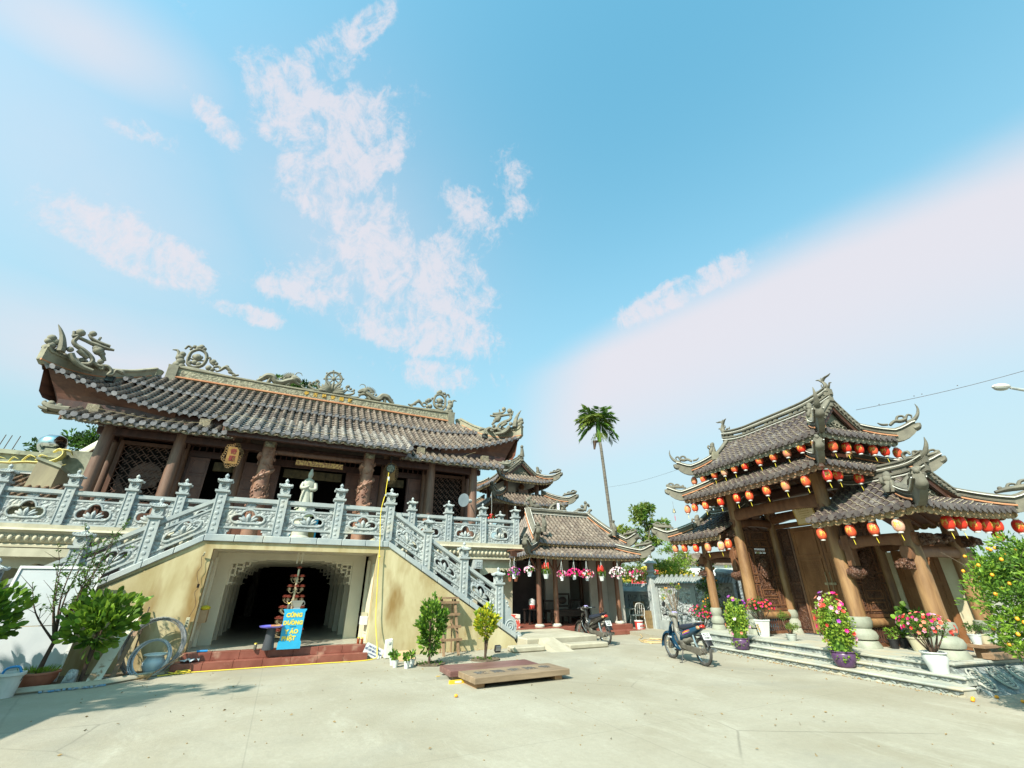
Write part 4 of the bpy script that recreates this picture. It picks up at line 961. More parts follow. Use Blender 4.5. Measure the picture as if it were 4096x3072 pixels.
for x,y,zt_,r,k in [(-8.43,FY,5.1,.165,.84),(-11.5,FY,5.1,.16,.78),(-8.43,RY2,5.1,.15,.68),(-11.5,RY2,5.1,.15,.68),(-6.8,FY,2.95,.16,.84),(-13.1,FY,2.95,.13,.6),(-6.8,RY2,2.95,.15,.7),(-13.1,RY2,2.95,.13,.6)]:
    c=MB().tube([(x,y,.98),(x+.006,y,2.2),(x,y,zt_)],[r*1.03,r,r*.86],18).build('column',[m_gcol],GT,smooth=True)
    lotus_base(x,y,k).build('lotus_base',[mat('pale_stone',(.20,.215,.17),(.29,.30,.24),3.,.7,.25,30.)],c,smooth=50)
def gbeam(x0,x1,y0,y1,z0,z1,mt=None,name='beam'): return MB().box(x0,x1,y0,y1,z0,z1).build(name,[mt or m_gwood],GT,bevel=.03)
# moon-shaped front lintel, thicker in the middle
def lintel(x0,x1,y,z0,h,w_=.2,name='lintel',axis='x'):
    m=MB(); n=14; L=x1-x0; vs=[]
    prof=[]
    for i in range(n+1):
        u=i/n; e=min(u,1-u)*L; drop=.0 if e<.16 else (.07 if e<.36 else .07*max(0,1-(e-.36)/.5)-.0)
        prof.append((x0+u*L,z0+ (0.0 if e<.3 else .05*min(1,(e-.3)/.3)),z0+h+.02*sin(pi*u)))
    for x,a,b in prof:
        for yy,zz in ((y-w_/2+.03,a),(y-w_/2,a+.06),(y-w_/2,b-.05),(y-w_/2+.04,b),(y+w_/2-.04,b),(y+w_/2,b-.05),(y+w_/2,a+.06),(y+w_/2-.03,a)):
            vs.append((x,yy,zz) if axis=='x' else (yy,x,zz))
    K=8; m.add(vs,[(i*K+q,i*K+(q+1)%K,(i+1)*K+(q+1)%K,(i+1)*K+q) for i in range(n) for q in range(K)]+[tuple(range(K)),tuple(n*K+q for q in range(K))])
    return m.build(name,[m_gwood],GT,smooth=50)
lintel(-11.45,-8.48,FY,3.5,.32); lintel(-11.45,-8.48,RY2,3.45,.28); lintel(-8.35,-6.6,FY,2.42,.26); lintel(-13.3,-11.6,FY,2.42,.22); lintel(-8.35,-6.6,RY2,2.42,.22); lintel(-13.3,-11.6,RY2,2.3,.22)
lintel(10.9,12.7,-11.5,3.3,.25,axis='y'); lintel(10.9,12.7,-8.43,3.3,.25,axis='y'); lintel(10.8,12.8,-6.8,2.15,.25,axis='y'); lintel(10.8,12.8,-13.1,2.3,.22,axis='y')
for q in ((-11.7,-8.2,10.96,11.06,4.3,4.5),(-11.7,-8.2,12.44,12.54,4.3,4.5),(-8.4,-6.75,11.68,11.82,3.55,3.7),(-13.2,-11.55,11.68,11.82,3.55,3.7)): gbeam(*q,mt=m_gdark)
for x in (-11.5,-8.43): gbeam(x-.07,x+.07,11.1,12.4,4.35,4.52,m_gdark)
for x,y in [(-9.95,11.75)]: gbeam(-11.4,-8.5,11.6,11.9,4.0,4.25,m_gdark)
for x in (-10.7,-9.2): MB().tube([(x,11.75,3.55),(x,11.75,4.0)],[.07,.1],8).build('king_post',[m_gdark],GT)
gbeam(-11.4,-8.5,12.42,12.5,3.55,3.72,m_gdark)
# boarding of the upper storey
for q in ((-11.5,-8.43,11.0,11.06,4.62,5.0),(-11.5,-8.43,12.44,12.5,4.62,5.0),(-11.56,-11.5,11.0,12.5,4.62,5.0),(-8.43,-8.37,11.0,12.5,4.62,5.0)): gbeam(*q,mt=m_gdark,name='upper_boarding')
def knot(x,y,z,U,k=1.,name='carved_bracket',mt=None):
    m=MB(); U=Vector(U).normalized(); S=Vector((-U.y,U.x,0)); O=Vector((x,y,z))
    m.prism([(0,-.14*k),(.30*k,-.10*k),(.42*k,.0),(.40*k,.10*k),(.28*k,.15*k),(0,.15*k)],O-S*.08*k,U,(0,0,1),S*.16*k)
    for a,b,r in ((.40,.02,.10),(.28,.09,.09),(.24,-.08,.08),(.12,.0,.10),(.44,-.06,.06)):
        for sg in (-1,1): m.ell(O+U*a*k+S*sg*.07*k+Vector((0,0,b*k)),(r*k*.8,r*k*.6,r*k*.75),8,6)
    for sg in (-1,1): m.tube(crom([O+S*sg*.09*k+U*q[0]*k+Vector((0,0,q[1]*k)) for q in ((.05,.1),(.2,.15),(.33,.08),(.3,-.02),(.2,.0))],3),.022*k,6)
    return m.build(name,[mt or m_gcarve],GT,smooth=50)
for x in (-11.5,-8.43): knot(x,FY-.1,3.12,(-.5,-1,0),.62); knot(x,FY-.1,4.40,(0,-1,0),.7)
knot(-6.8,FY-.1,2.05,(-.35,-1,0),.75); knot(-6.66,FY+.05,2.52,(1,.1,0),.8); knot(-6.7,RY2,2.5,(1,0,0),.8); knot(-13.1,FY-.08,2.0,(-.6,-1,0),.6); knot(-6.72,11.7,2.55,(1,0,0),.7); knot(-13.2,FY,2.3,(-1,0,0),.6)
# hanging lotus posts next to the tall columns
for x,y in ((-8.12,FY-.02),(-11.82,FY-.02)):
    m=MB(); m.box(x-.09,x+.09,y-.09,y+.09,2.06,2.75); o=m.build('hanging_post',[m_gwood],GT,bevel=.01)
    m=MB(); m.lathe(x,y,[(.10,2.06),(.17,2.0),(.18,1.92),(.14,1.82),(.07,1.78)],14,sx=1); 
    for q in range(8): m.ell((x+.15*cos(q*pi/4),y+.15*sin(q*pi/4),1.93),(.06,.06,.085),6,5)
    m.build('lotus_bud',[m_gcarve],o,smooth=50)
# door wall
def dleaf(x0,x1,y,z0,z1,rows,text_=False):
    m=MB(); m.box(x0,x1,y,y+.06,z0,z1); o=m.build('door_leaf',[m_door],GT,bevel=.005)
    for (a,b,c,d) in rows:
        xa,xb=x0+(x1-x0)*a,x0+(x1-x0)*b; m=MB(); m.box(xa,xb,y-.008,y-.001,c,d)
        for q in ((xa,xb,c,c+.03),(xa,xb,d-.03,d),(xa,xa+.03,c+.0301,d-.0301),(xb-.03,xb,c+.0301,d-.0301)): m.box(q[0],q[1],y-.03,y-.0081,q[2],q[3])
        if text_ and d-c>1:
            k=int((d-c-.12)/.05); rnd=random.Random(3)
            for i in range(k):
                z=d-.07-i*.05; x=xa+.07
                while x<xb-.08:
                    w_=rnd.uniform(.012,.045); m.box(x,min(x+w_,xb-.06),y-.018,y-.0081,z-.028,z); x+=w_+rnd.choice((.008,.008,.02))
        m.build('raised_panel',[m_door],o)
    return o
for x0,x1 in ((-10.85,-9.96),(-9.94,-9.05)): dleaf(x0,x1,12.44,.40,3.26,[(.1,.9,2.45,3.15),(.1,.9,.95,2.35),(.1,.9,.5,.85)],True)
m=MB()
for x in (-10.02,-9.88):
    m.tube(crom([(x-.02,12.40,1.98),(x+.015,12.36,1.86),(x+.03,12.34,1.7),(x+.0,12.36,1.55),(x-.03,12.40,1.46)],3),.022,6,flat=.5)
m.box(-10.12,-9.78,12.385,12.405,1.66,1.72)
m.build('door_handle',[mat('brass_dull',(.36,.30,.18),(.46,.40,.26),6.,.4,metal=.3)],GT,smooth=True)
for q in ((-11.35,-10.86,3.27),(-9.04,-8.58,3.27)):
    m=MB(); m.box(q[0],q[1],12.46,12.52,.4,q[2]); fr_=m.build('side_panel',[m_gcarve],GT)
    for a,b in ((.5,1.2),(1.28,1.65),(1.75,2.5),(2.6,3.2)):
        m=MB(); xa,xb=q[0]+.08,q[1]-.08
        for r in ((xa,xb,a,a+.025),(xa,xb,b-.025,b),(xa,xa+.025,a+.026,b-.026),(xb-.025,xb,a+.026,b-.026)): m.box(r[0],r[1],12.435,12.459,r[2],r[3])
        m.build('moulding',[m_gdark],fr_)
gbeam(-11.35,-8.55,12.40,12.54,3.28,3.42); gbeam(-10.92,-10.855,12.40,12.46,.4,3.27); gbeam(-9.045,-8.98,12.40,12.46,.4,3.27)
# carved side screens between front and rear columns
def screen(x,relief):
    y0,y1=11.24,12.28
    def fr_(m,a,b,c,d,t=.03,e=.045,w_=.03):
        for q in ((a,b,c,c+w_),(a,b,d-w_,d),(a,a+w_,c+w_+.0005,d-w_-.0005),(b-w_,b,c+w_+.0005,d-w_-.0005)): m.box(x-e,x+e,q[0],q[1],q[2],q[3])
    m=MB()
    m.box(x-.03,x+.03,y0,y1,1.05,2.55); m.box(x-.03,x+.03,y0,y1,2.70,3.25); m.box(x-.03,x+.03,y0,y0+.28,2.55,2.70); m.box(x-.03,x+.03,y1-.28,y1,2.55,2.70)
    o=m.build('side_screen',[m_gcarve],GT)
    for a,b,c,d in ((.03,.20,2.75,3.2),(.22,.82,2.95,3.2),(.84,1.01,2.75,3.2),(.22,.5,2.74,2.92),(.54,.82,2.74,2.92),(.03,.20,1.95,2.7),(.84,1.01,1.95,2.7),(.03,.2,1.72,1.9),(.84,1.01,1.72,1.9),(.03,.2,1.1,1.68),(.84,1.01,1.1,1.68),(.25,.79,1.35,1.55),(.25,.79,1.1,1.3)):
        m=MB(); fr_(m,y0+a,y0+b,c,d); m.build('moulding',[m_gwood],o)
    m=MB()
    for i in range(12): y=y0+.31+i*.038; m.tube([(x,y,2.55),(x,y,2.625),(x,y,2.70)],[.008,.014,.008],6)
    m.build('spindle_row',[m_gwood],o); m=MB()
    for i in range(12): y=y0+.31+i*.038; m.tube([(x-.05,y,1.58),(x-.05,y,1.63),(x-.05,y,1.69)],[.01,.016,.01],6)
    m.build('spindle_row',[m_gwood],o)
    m=MB(); yc,zc=y0+.52,2.12
    for sg in ((1,) if relief>0 else (-1,)) :
        sx=sg*.0+.05
        m.ell((x+.06,yc,zc+.12),(.07,.17,.2),12,8); m.ell((x+.05,yc+.02,zc-.12),(.07,.2,.18),12,8); m.ell((x+.10,yc-.02,zc+.05),(.05,.1,.12),10,6)
        for i in range(16):
            a=i*2.4; r=.10+.012*i; m.tube([(x+.06,yc+r*cos(a)*.8,zc+r*sin(a)),(x+.10,yc+(r+.05)*cos(a+.5)*.8,zc+(r+.05)*sin(a+.5)),(x+.05,yc+(r+.06)*cos(a+1)*.8,zc+(r+.06)*sin(a+1))],[.03,.025,.012],6)
    m.build('beast_relief',[m_gcarve],o,smooth=50)
    m=MB(); m.tube([(x,y0-.06,.86),(x,y1+.06,.86)],.10,12); lg=m.build('log_rail',[m_gcol],o,smooth=True)
    m=MB()
    for i in range(13): y=y0+.03+i*.081; m.lathe(x,y,[(.02,.45),(.028,.52),(.014,.56),(.03,.66),(.02,.77)],7)
    m.build('turned_baluster',[m_gdark],lg,smooth=True)
    MB().box(x-.05,x+.05,y0-.05,y1+.05,.377,.45).build('sill',[m_gwood],o); MB().box(x-.05,x+.05,y0,y1,.965,1.04).build('shelf_rail',[m_gwood],o)
screen(-11.5,1); screen(-8.43,1)
# right wing door and rendered piers
dleaf(-8.17,-7.2,12.44,.40,2.42,[(.12,.46,1.75,2.3),(.54,.88,1.75,2.3),(.12,.46,.6,1.65),(.54,.88,.6,1.65)])
for q in ((-8.29,-8.18,12.42,12.56,.377,2.40),(-7.19,-6.93,12.42,12.58,.377,2.40),(-12.05,-11.95,12.42,12.55,.377,2.4),(-11.93,-11.72,12.45,12.6,.377,2.3)):
    MB().box(*q).build('rendered_pier',[mat('pier_render',(.46,.40,.26),(.54,.48,.34),3.,.8,.2,30.)],GT)
# plaque
m=MB(); O=Vector((-9.85,12.08,3.26)); V=Vector((0,-.22,1)).normalized()
m.prism([(-.33,0),(.33,0),(.33,.56),(-.33,.56)],O,(1,0,0),V,(0,.03,0)); pq=m.build('plaque',[m_plaq],GT)
m=MB()
for a,b,c,d in ((-.33,.33,0,.025),(-.33,.33,.535,.56),(-.33,-.305,.026,.534),(.305,.33,.026,.534)): m.prism([(a,c),(b,c),(b,d),(a,d)],O-Vector((0,.012,0)),(1,0,0),V,(0,.011,0))
m.build('plaque_frame',[mat('ochre_frame',(.55,.38,.10),None,rough=.5)],pq)
m=MB(); rnd=random.Random(5)
for i,(n_,w_) in enumerate(((5,.03),(7,.045),(12,.022),(12,.022),(10,.022),(12,.022))):
    z=.47-i*.06
    for j in range(n_): x=-n_*w_*.62+j*w_*1.25; m.prism([(x,z),(x+w_*.8,z),(x+w_*.8,z+w_*.8),(x,z+w_*.8)],O-Vector((0,.004,0)),(1,0,0),V,(0,.003,0))
m.build('lettering',[mat('plaque_ink',(.40,.27,.10),None)],pq)
# roofs of the gate
def curl_end(mb,tip,d,k=1.,horn=False):
    """upturned end of a hip ridge running outwards along d from tip"""
    d=Vector(d); d.z=0; d.normalize(); n=12; pts=[];hs=[]
    for i in range(n+1):
        u=i/n; pts.append(tip+d*(-.35+.85*u)*k+Vector((0,0,(-.10+.0*u+.62*max(0,u-.25)**2.0)*k))); hs.append((.34-.02*i/n)*k)
    return pts,hs
def gate_roof(RF,faces,rng,corners,fm,name,rz=.30,ridge_on=None,mt=m_gtile,me=m_gtile_end,horn=True,sp=.205,r=.064,parent=None,drop=.09,fh=.10,raf=.95,scal=.05,scw=.19,terr=True):
    parent=parent or GT
    t1=MB(); parts=[]
    for f in faces:
        t2,t3,t4=MB(),MB(),MB(); parts.append((t2,t3,t4)); P,lim,L=RF.P(f),RF.lim(f),RF.len(f); a0,a1=rng.get(f,(0,L))
        a0=a0 if a0 is not None else 0; a1=a1 if a1 is not None else L
        tiles(t1,t2,P,a0,a1,lim,sp,r,.2,True,.085,mortar=parent is GT)
        rows=[]
        for i in range(13):
            a=a0+(a1-a0)*i/12; l=max(lim(a),.001); rows.append([P(a,.05+(l-.05)*t/4)-Vector((0,0,drop)) for t in range(5)])
        t3.sheet(rows); n=int((a1-a0)/.3)
        for i in range(1,n):
            a=a0+(a1-a0)*i/n; l=min(lim(a),raf)
            if l<.3: continue
            p,q=P(a,.1),P(a,l); ad=(P(a+.01,.1)-P(a-.01,.1)).normalized()*.035; z=Vector((0,0,1)); t3.hexa([p-ad-z*(drop+.07),p+ad-z*(drop+.07),q+ad-z*(drop+.07),q-ad-z*(drop+.07),p-ad-z*(drop+.001),p+ad-z*(drop+.001),q+ad-z*(drop+.001),q-ad-z*(drop+.001)])
        fascia(t4,RF,f,fh,scw,drop=.05,a0=a0,a1=a1,scal=scal)
    rf=t1.build(name,[mt,m_mortar],parent,smooth=45,fix=False)
    for t2,t3,t4 in parts: t2.build('eave_tiles',[me],rf); t3.build('soffit',[m_soffit],rf); t4.build('scalloped_fascia',[fm],rf)
    for cx,cy in corners:
        m=MB(); hp=RF.hip(cx,cy,8); tip=hp[0]; d=tip-hp[2]; d.z=0; d.normalize()
        body=hp[::-1]; ext=[tip+d*.12+Vector((0,0,.02)),tip+d*.26+Vector((0,0,.08)),tip+d*.38+Vector((0,0,.17)),tip+d*.46+Vector((0,0,.27))]
        k=rz/.30; pts=body+ext; hs=[.26*k]*len(body)+[.27*k,.27*k,.24*k,.16*k]
        ridge(m,pts,hs,.13,.05)
        if terr: 
            S=Vector((-d.y,d.x,0)); 
            for sg in (-1,1): m.tube([p+S*sg*.10+Vector((0,0,hs[0]*.55)) for p in body],.011,5)
        hb=m.build('hip_ridge',[m_gridge],rf,smooth=40)
        if terr:
            t=MB(); S=Vector((-d.y,d.x,0))
            for sg in (-1,1): t.tube([p+S*sg*.11+Vector((0,0,.06)) for p in body],.022,6)
            t.build('terracotta_line',[m_terra],hb)
            t=MB(); 
            for sg in (-1,1): t.tube([p+S*sg*.115+Vector((0,0,h_-.03)) for p,h_ in zip(pts,hs)],.011,5)
            t.build('white_strip',[m_strip],hb)
        O=tip+d*.40+Vector((0,0,.42*k)); m=MB(); 
        if horn: pr=[([(-.1,-.02),(.10,.06),(.24,.22),(.30,.42),(.27,.58)],[.09,.085,.06,.035,.008]),([(-.55,-.03),(-.4,.08),(-.25,.06),(-.1,.1)],[.06,.07,.08,.08]),([(-.35,.08),(-.28,.22),(-.15,.22),(-.13,.12),(-.2,.12)],[.05,.05,.045,.035,.02]),([(-.1,.1),(-.02,.24),(.07,.2),(.05,.12)],[.05,.045,.035,.02]),([(-.6,0),(-.75,.02),(-.85,.1)],[.05,.05,.02]),([(.0,-.25),(.12,-.2),(.16,-.08)],[.12,.12,.08])]
        else: pr=[([(-.75,-.06),(-.5,.0),(-.2,.03),(.02,.08)],[.05,.09,.10,.10]),([(-.5,.0),(-.42,.13),(-.3,.12),(-.3,.04)],[.05,.045,.035,.02]),([(-.25,.05),(-.18,.18),(-.04,.20),(.0,.1),(-.08,.08)],[.06,.055,.05,.04,.02]),([(.0,-.25),(.12,-.18),(.14,-.05)],[.12,.12,.08]),(-.62,.03,.06),(.05,.12,.07)]
        curl(m,O,d,pr,sx=k*.82,sy=k*.82,rs=k*.85,flat=.75,k=3); m.build('scroll_ornament',[m_gridge],hb,smooth=50)
    return rf
def gable(RF,side,inset,parent,fm,depth=.12):
    """closed gable with barge boards at the end of the upper roof part"""
    x=RF.x0+RF.hx if side==0 else RF.x1-RF.hx; sg=1 if side==0 else -1; P=RF.P('F'); yc=(RF.y0+RF.y1)/2
    pts=[]; n=8
    for i in range(n+1):
        b=RF.hyh+(RF.B-RF.hyh)*i/n; q=P(abs(x-RF.x0),b); pts.append((b,q.z))
    left=[(RF.y0+b,z) for b,z in pts]; right=[(RF.y1-b,z) for b,z in pts[::-1]]
    zb=left[0][1]-.05; poly=[(left[0][0],zb)]+[(y,z-.03) for y,z in left]+[(y,z-.03) for y,z in right]+[(right[-1][0],zb)]
    m=MB(); m.prism(poly,(x+sg*inset,0,0),(0,1,0),(0,0,1),(sg*.05,0,0)); g_=m.build('gable',[m_orn],parent)
    m=MB()
    for seq in (left,right[::-1]):
        for (a,za),(b,zb2) in zip(seq[:-1],seq[1:]):
            m.hexa([(x-.03,a,za-.20),(x+.03,a,za-.20),(x+.03,b,zb2-.20),(x-.03,b,zb2-.20),(x-.03,a,za-.03),(x+.03,a,za-.03),(x+.03,b,zb2-.03),(x-.03,b,zb2-.03)])
    m.build('barge_board',[fm],g_)
    m=MB()
    for seq in (left,right[::-1]):
        ridge(m,[(x+sg*.0,a,za+.02) for a,za in seq],.17,.13,.04)
        for (a,za) in seq[:-1]:
            m.tube([(x-sg*.13,a,za+.02),(x+sg*.06,a,za+.05)],.04,6)
    m.build('verge_ridge',[m_gridge],g_,smooth=40)
    # relief clouds on the gable
    m=MB(); zc=left[0][1]; 
    for i in range(7):
        y=yc-.36+.12*i; m.tube([(x+sg*(inset-.02),y+.07*cos(q),zc+.12+.10*(3-abs(i-3))/3+.05*sin(q)) for q in [j*.8 for j in range(7)]],.018,5)
    m.build('gable_relief',[m_orn],g_)
    return left[0]
def topridge(RF,parent,x0,x1,h=.26,holes=True,up=.16,terr=True):
    yc=(RF.y0+RF.y1)/2; z=RF.z1; n=20; pts=[]
    cx=(x0+x1)/2; hw=(x1-x0)/2
    for i in range(n+1): x=x0+(x1-x0)*i/n; u=abs(x-cx)/hw; pts.append(Vector((x,yc,z-.02+up*max(0,(u-.45)/.55)**2)))
    m=MB()
    if holes:
        ridge(m,pts,.12,.14,.04); ridge(m,[p+Vector((0,0,.10+h*.85)) for p in pts],.08,.12,.03)
        k=22
        for i in range(k+1):
            x=x0+(x1-x0)*i/k; 
            if i%5 in (0,1,2) or i in (0,k) : j=min(int(i/k*n),n); m.box(x-.05,x+.05,yc-.045,yc+.045,pts[j].z+.10,pts[j].z+.10+h*.7)
    else: ridge(m,pts,h,.16,.05)
    o=m.build('main_ridge',[m_gridge],parent,smooth=40)
    if terr:
        t=MB(); t.tube([p+Vector((0,-.1,.03)) for p in pts],.012,5); t.tube([p+Vector((0,-.1,.14+h*.55)) for p in pts],.010,5); t.build('white_strip',[m_strip],o)
    return pts
FISH=[([(.0,-.02),(.05,.15),(.12,.32),(.10,.52),(.02,.68)],[.14,.14,.12,.09,.06]),([(.02,.66),(-.10,.80),(-.26,.86)],[.07,.06,.015]),([(.02,.66),(.16,.80),(.36,.84),(.5,.90)],[.07,.07,.05,.015]),([(.03,.68),(.04,.8),(.0,.88)],[.06,.05,.01]),
 ([(.12,.3),(.26,.36),(.32,.48),(.40,.46)],[.06,.05,.04,.03]),([(-.03,.15),(-.2,.12),(-.32,.02),(-.42,.06)],[.10,.08,.06,.03]),([(-.08,.2),(-.2,.30),(-.32,.26),(-.36,.36)],[.05,.05,.04,.02]),([(.1,.05),(.2,.18),(.28,.16)],[.07,.06,.04]),([(-.02,.4),(-.08,.46),(-.06,.56)],[.05,.03,.02])]
def ornament(name,parent,O,U,parts,k=1.,flip=False): m=MB(); curl(m,O,U if not flip else [-q for q in U],parts,sx=k,sy=k,rs=k*1.1,flat=.75,k=3); return m.build(name,[m_gridge],parent,smooth=50)
TOP=Roof(-12.3,-7.45,10.4,13.1,5.13,6.22,.5,hyh=.5,lift=.05,K=1.5,c=.35)
rt_=gate_roof(TOP,'FLRB',{},[(0,0),(1,0),(0,1),(1,1)],m_gf3,'top_roof')
gable(TOP,0,.10,rt_,m_gdark); gable(TOP,1,.10,rt_,m_gdark)
tp=topridge(TOP,rt_,-11.95,-7.85,h=.22)
ornament('fish_finial',rt_,tp[-1]+Vector((-.12,0,.14)),(1,0,0),FISH,.60); ornament('fish_finial',rt_,tp[0]+Vector((.12,0,.18)),(-1,0,0),FISH,.66)
for cx,x in ((0,-11.75),(1,-7.98)):
    for yy,zz in ((10.98,5.75),): 
        ornament('lion_finial',rt_,(x,yy,zz+.02),(0,-1,0),LION,.62); MB().box(x-.1,x+.1,yy-.12,yy+.1,zz-.22,zz+.06).build('finial_base',[m_ridge],rt_)
MID=Roof(-12.5,-7.4,10.0,13.5,4.27,4.78,.95,hyh=.95,lift=.06,K=1.5,B=.95,c=.1)
gate_roof(MID,'FLRB',{},[(0,0),(1,0),(0,1),(1,1)],m_gf1,'middle_roof',rz=.27,horn=False)
RW=Roof(-9.0,-5.9,10.3,13.3,3.09,3.97,.62,hyh=.62,lift=.06,K=1.5,c=.25)
LRW=RW.len('F'); rw=gate_roof(RW,'FRB',{'F':(.62,None),'B':(.62,None)},[(1,0),(1,1)],m_gf2,'right_wing_roof',horn=False)
gable(RW,1,.10,rw,m_gdark); tp=topridge(RW,rw,-8.35,-6.35,h=.22,holes=True,up=.12)
ornament('horn_finial',rw,tp[-1]+Vector((-.06,0,.16)),(1,0,0),[([(-.5,0),(-.3,.12),(-.05,.10),(.15,.2),(.28,.45),(.30,.68)],[.08,.13,.12,.09,.06,.01]),([(-.4,.1),(-.45,.3),(-.3,.36),(-.25,.26)],[.07,.07,.06,.04]),([(-.15,.15),(-.12,.32),(.0,.30)],[.07,.06,.03])],.72)
ornament('lion_finial',rw,(-6.75,11.0,3.52),(0,-1,0),LION,.75)
LW=Roof(-14.0,-10.9,10.3,13.3,3.10,3.97,.62,hyh=.62,lift=.06,K=1.5,c=.25)
lw=gate_roof(LW,'FLB',{'F':(0,LW.len('F')-.62),'B':(0,LW.len('B')-.62)},[(0,0),(0,1)],m_gf2,'left_wing_roof',horn=False)
gable(LW,0,.10,lw,m_gdark); tp=topridge(LW,lw,-13.5,-11.6,h=.22,holes=True,up=.12); ornament('lion_finial',lw,(-13.3,11.1,3.5),(0,-1,0),LION,.7)
# ---------------------------------------------------------------- lanterns
m_lan=[mat('lantern_red',(.72,.03,.018),(.80,.06,.025),3.,.5,.2,60.,wave=1,trans=.25),mat('lantern_orange',(.78,.085,.035),(.82,.14,.06),3.,.5,.2,60.,wave=1,trans=.25),mat('lantern_faded',(.72,.20,.10),(.76,.30,.18),3.,.5,.2,60.,wave=1,trans=.25),mat('lantern_pale',(.78,.50,.38),(.80,.40,.28),3.,.5,.2,60.,trans=.25)]
m_cap=mat('silver_cap',(.70,.70,.66),None,rough=.35,metal=.4); m_tas=mat('tassel_yellow',(.62,.50,.04),None,rough=.7)
GLY=None
def make_lantern(mi,glyph=True,tassel=True):
    global GLY
    t=bpy.data.objects.new('paper_lantern',None); COL.objects.link(t); OFF[t.name]=(0,0,0)
    m=MB(); n=18; vs=[]; prof=[(.045,-.118),(.062,-.105),(.085,-.07),(.094,-.03),(.096,0),(.094,.03),(.085,.07),(.062,.105),(.045,.118)]
    m.lathe(0,0,prof,n); b=m.build('lantern_body',[m_lan[mi]],t,smooth=True)
    for i in range(0): pass
    for z0,z1 in ((.116,.142),(-.142,-.116)):
        MB().lathe(0,0,[(.046,z0),(.048,z1)],12).build('metal_cap',[m_cap],b,smooth=True)
    m=MB(); m.tube([(0,0,.14),(.004,0,.20)],.003,4); m.build('hanging_wire',[m_gdark],b)
    if glyph:
        if GLY is None: GLY=textmesh('福',.115,.0,bold=.004)
        for base in (-pi/2,-pi/2+2*pi/3,-pi/2-2*pi/3):
            vs=[]; m=MB()
            for p in GLY[0]:
                z=p.y; r=.0975-abs(z)**2*2.2; a=base+.35+p.x/.095; vs.append((r*cos(a),r*sin(a),z))
            m.add(vs,GLY[1]); m.build('gold_character',[m_gold],b,fix=False)
    if tassel: MB().tube([(0,0,-.142),(.002,0,-.18),(.012,0,-.23),(.02,0,-.28)],[.0025,.004,.006,.004],6).build('tassel',[m_tas],b)
    return t
PROT={}
def lantern(x,y,z,label,mi=0,k=1.,tassel=True,rz=None,tilt=0):
    key=(mi,tassel)
    if key not in PROT: o=PROT[key]=make_lantern(mi,True,tassel)
    else: o=copy_tree(PROT[key])
    o.location=W3('G',x,y,z); o.rotation_euler=(tilt,tilt*.6,froz('G')+(rz if rz is not None else random.uniform(-.5,.5))); k=k*1.08; o.scale=(k,k,k)
    tag(o,label,'lantern','red lanterns hung under the eaves of the gate'); return o
ORD=['leftmost','second','third','fourth','fifth','sixth','seventh','eighth','ninth','tenth','eleventh']
def ordl(i,n): return 'rightmost' if i==n-1 and n>2 else (ORD[i] if i==0 else ORD[i]+' from the left')
CN=['red','orange-red','faded orange','pale bleached']
def lrow(pts,desc,cols,tas,k=1.):
    for i,(s_,y,z) in enumerate(pts):
        lantern(-s_,y,z,f'{CN[cols[i]]} lantern, {ordl(i,len(pts))} in row {desc}',cols[i],k,tas[i]=='1',tilt=random.uniform(-.05,.05))
lrow([(12.45,10.55,4.94),(11.99,10.55,4.92),(11.45,10.55,4.94),(11.01,10.55,4.93),(10.57,10.55,4.94),(10.15,10.55,4.92),(9.6,10.55,4.94),(9.11,10.55,4.93),(8.66,10.55,4.92),(8.22,10.55,4.93),(7.8,10.55,4.93)],'under the top roof front eave',[2,1,1,3,1,0,1,1,2,0,0],'01111011101')
lrow([(7.65,10.91,4.84),(7.65,11.37,4.85),(7.65,11.81,4.85),(7.65,12.31,4.86),(7.65,12.75,4.87),(7.65,13.22,4.86)],'under the top roof right-hand eave',[1,0,0,1,0,1],'110110')
lrow([(12.54,10.15,3.97),(12.17,10.15,3.98),(11.66,10.15,3.97),(10.98,10.15,3.98),(10.32,10.15,3.98),(9.85,10.15,3.96),(9.24,10.15,3.99),(8.63,10.15,4.0),(8.04,10.15,4.0),(7.46,10.15,4.01)],'under the middle roof front eave',[2,1,1,0,0,1,1,2,1,0],'1011111111')
for a,b in (((15.23-2.3,12.8,3.99),'faded lantern in shade behind the left end of the middle roof row'),((14.43-1.9,12.8,4.0),'dark red lantern under the back eave just above the left wing ridge')): lantern(-a[0],a[1],a[2],b,0 if 'dark' in b else 2,1,True)
for (a,b,c),d,mi in (((7.6,10.7,4.09),'red lantern right of the copper bell at the corner under the middle roof',0),((7.6,11.37,4.05),'red lantern last to the right under middle roof, above the wing ridge',0)): lantern(-a,b,c,d,mi,1.)
lrow([(13.89,10.45,2.84),(13.39,10.45,2.82),(12.81,10.45,2.78),(12.24,10.45,2.76),(11.66,10.45,2.76),(11.34,10.45,2.79)],'under the low left wing',[2,1,0,2,3,1],'010110')
lantern(-13.3,11.9,2.86,'dark lantern half hidden behind the second one under the left wing',0,.9,False); lantern(-12.75,11.7,2.78,'red lantern half hidden behind the third one under the left wing',0,.95,False)
lrow([(8.26,10.45,2.78),(7.54,10.45,2.78),(7.04,10.45,2.77),(6.53,10.45,2.78)],'under the right wing front eave',[1,1,1,3],'0111')
lantern(-8.64,11.2,2.9,'shaded red lantern behind the first one of the right wing, beside the big column',0,.95,False)
lrow([(6.1,11.24,2.81),(6.1,11.62,2.83),(6.1,12.05,2.8),(6.1,12.4,2.8),(6.1,12.76,2.81),(6.1,13.52,2.82)],'under the right wing right-hand eave',[0,0,0,0,0,0],'110000',1.04)
lantern(-6.4,13.3,2.66,'red lantern hanging lowest behind the right wing row, near the orange tree',0,1.,False)
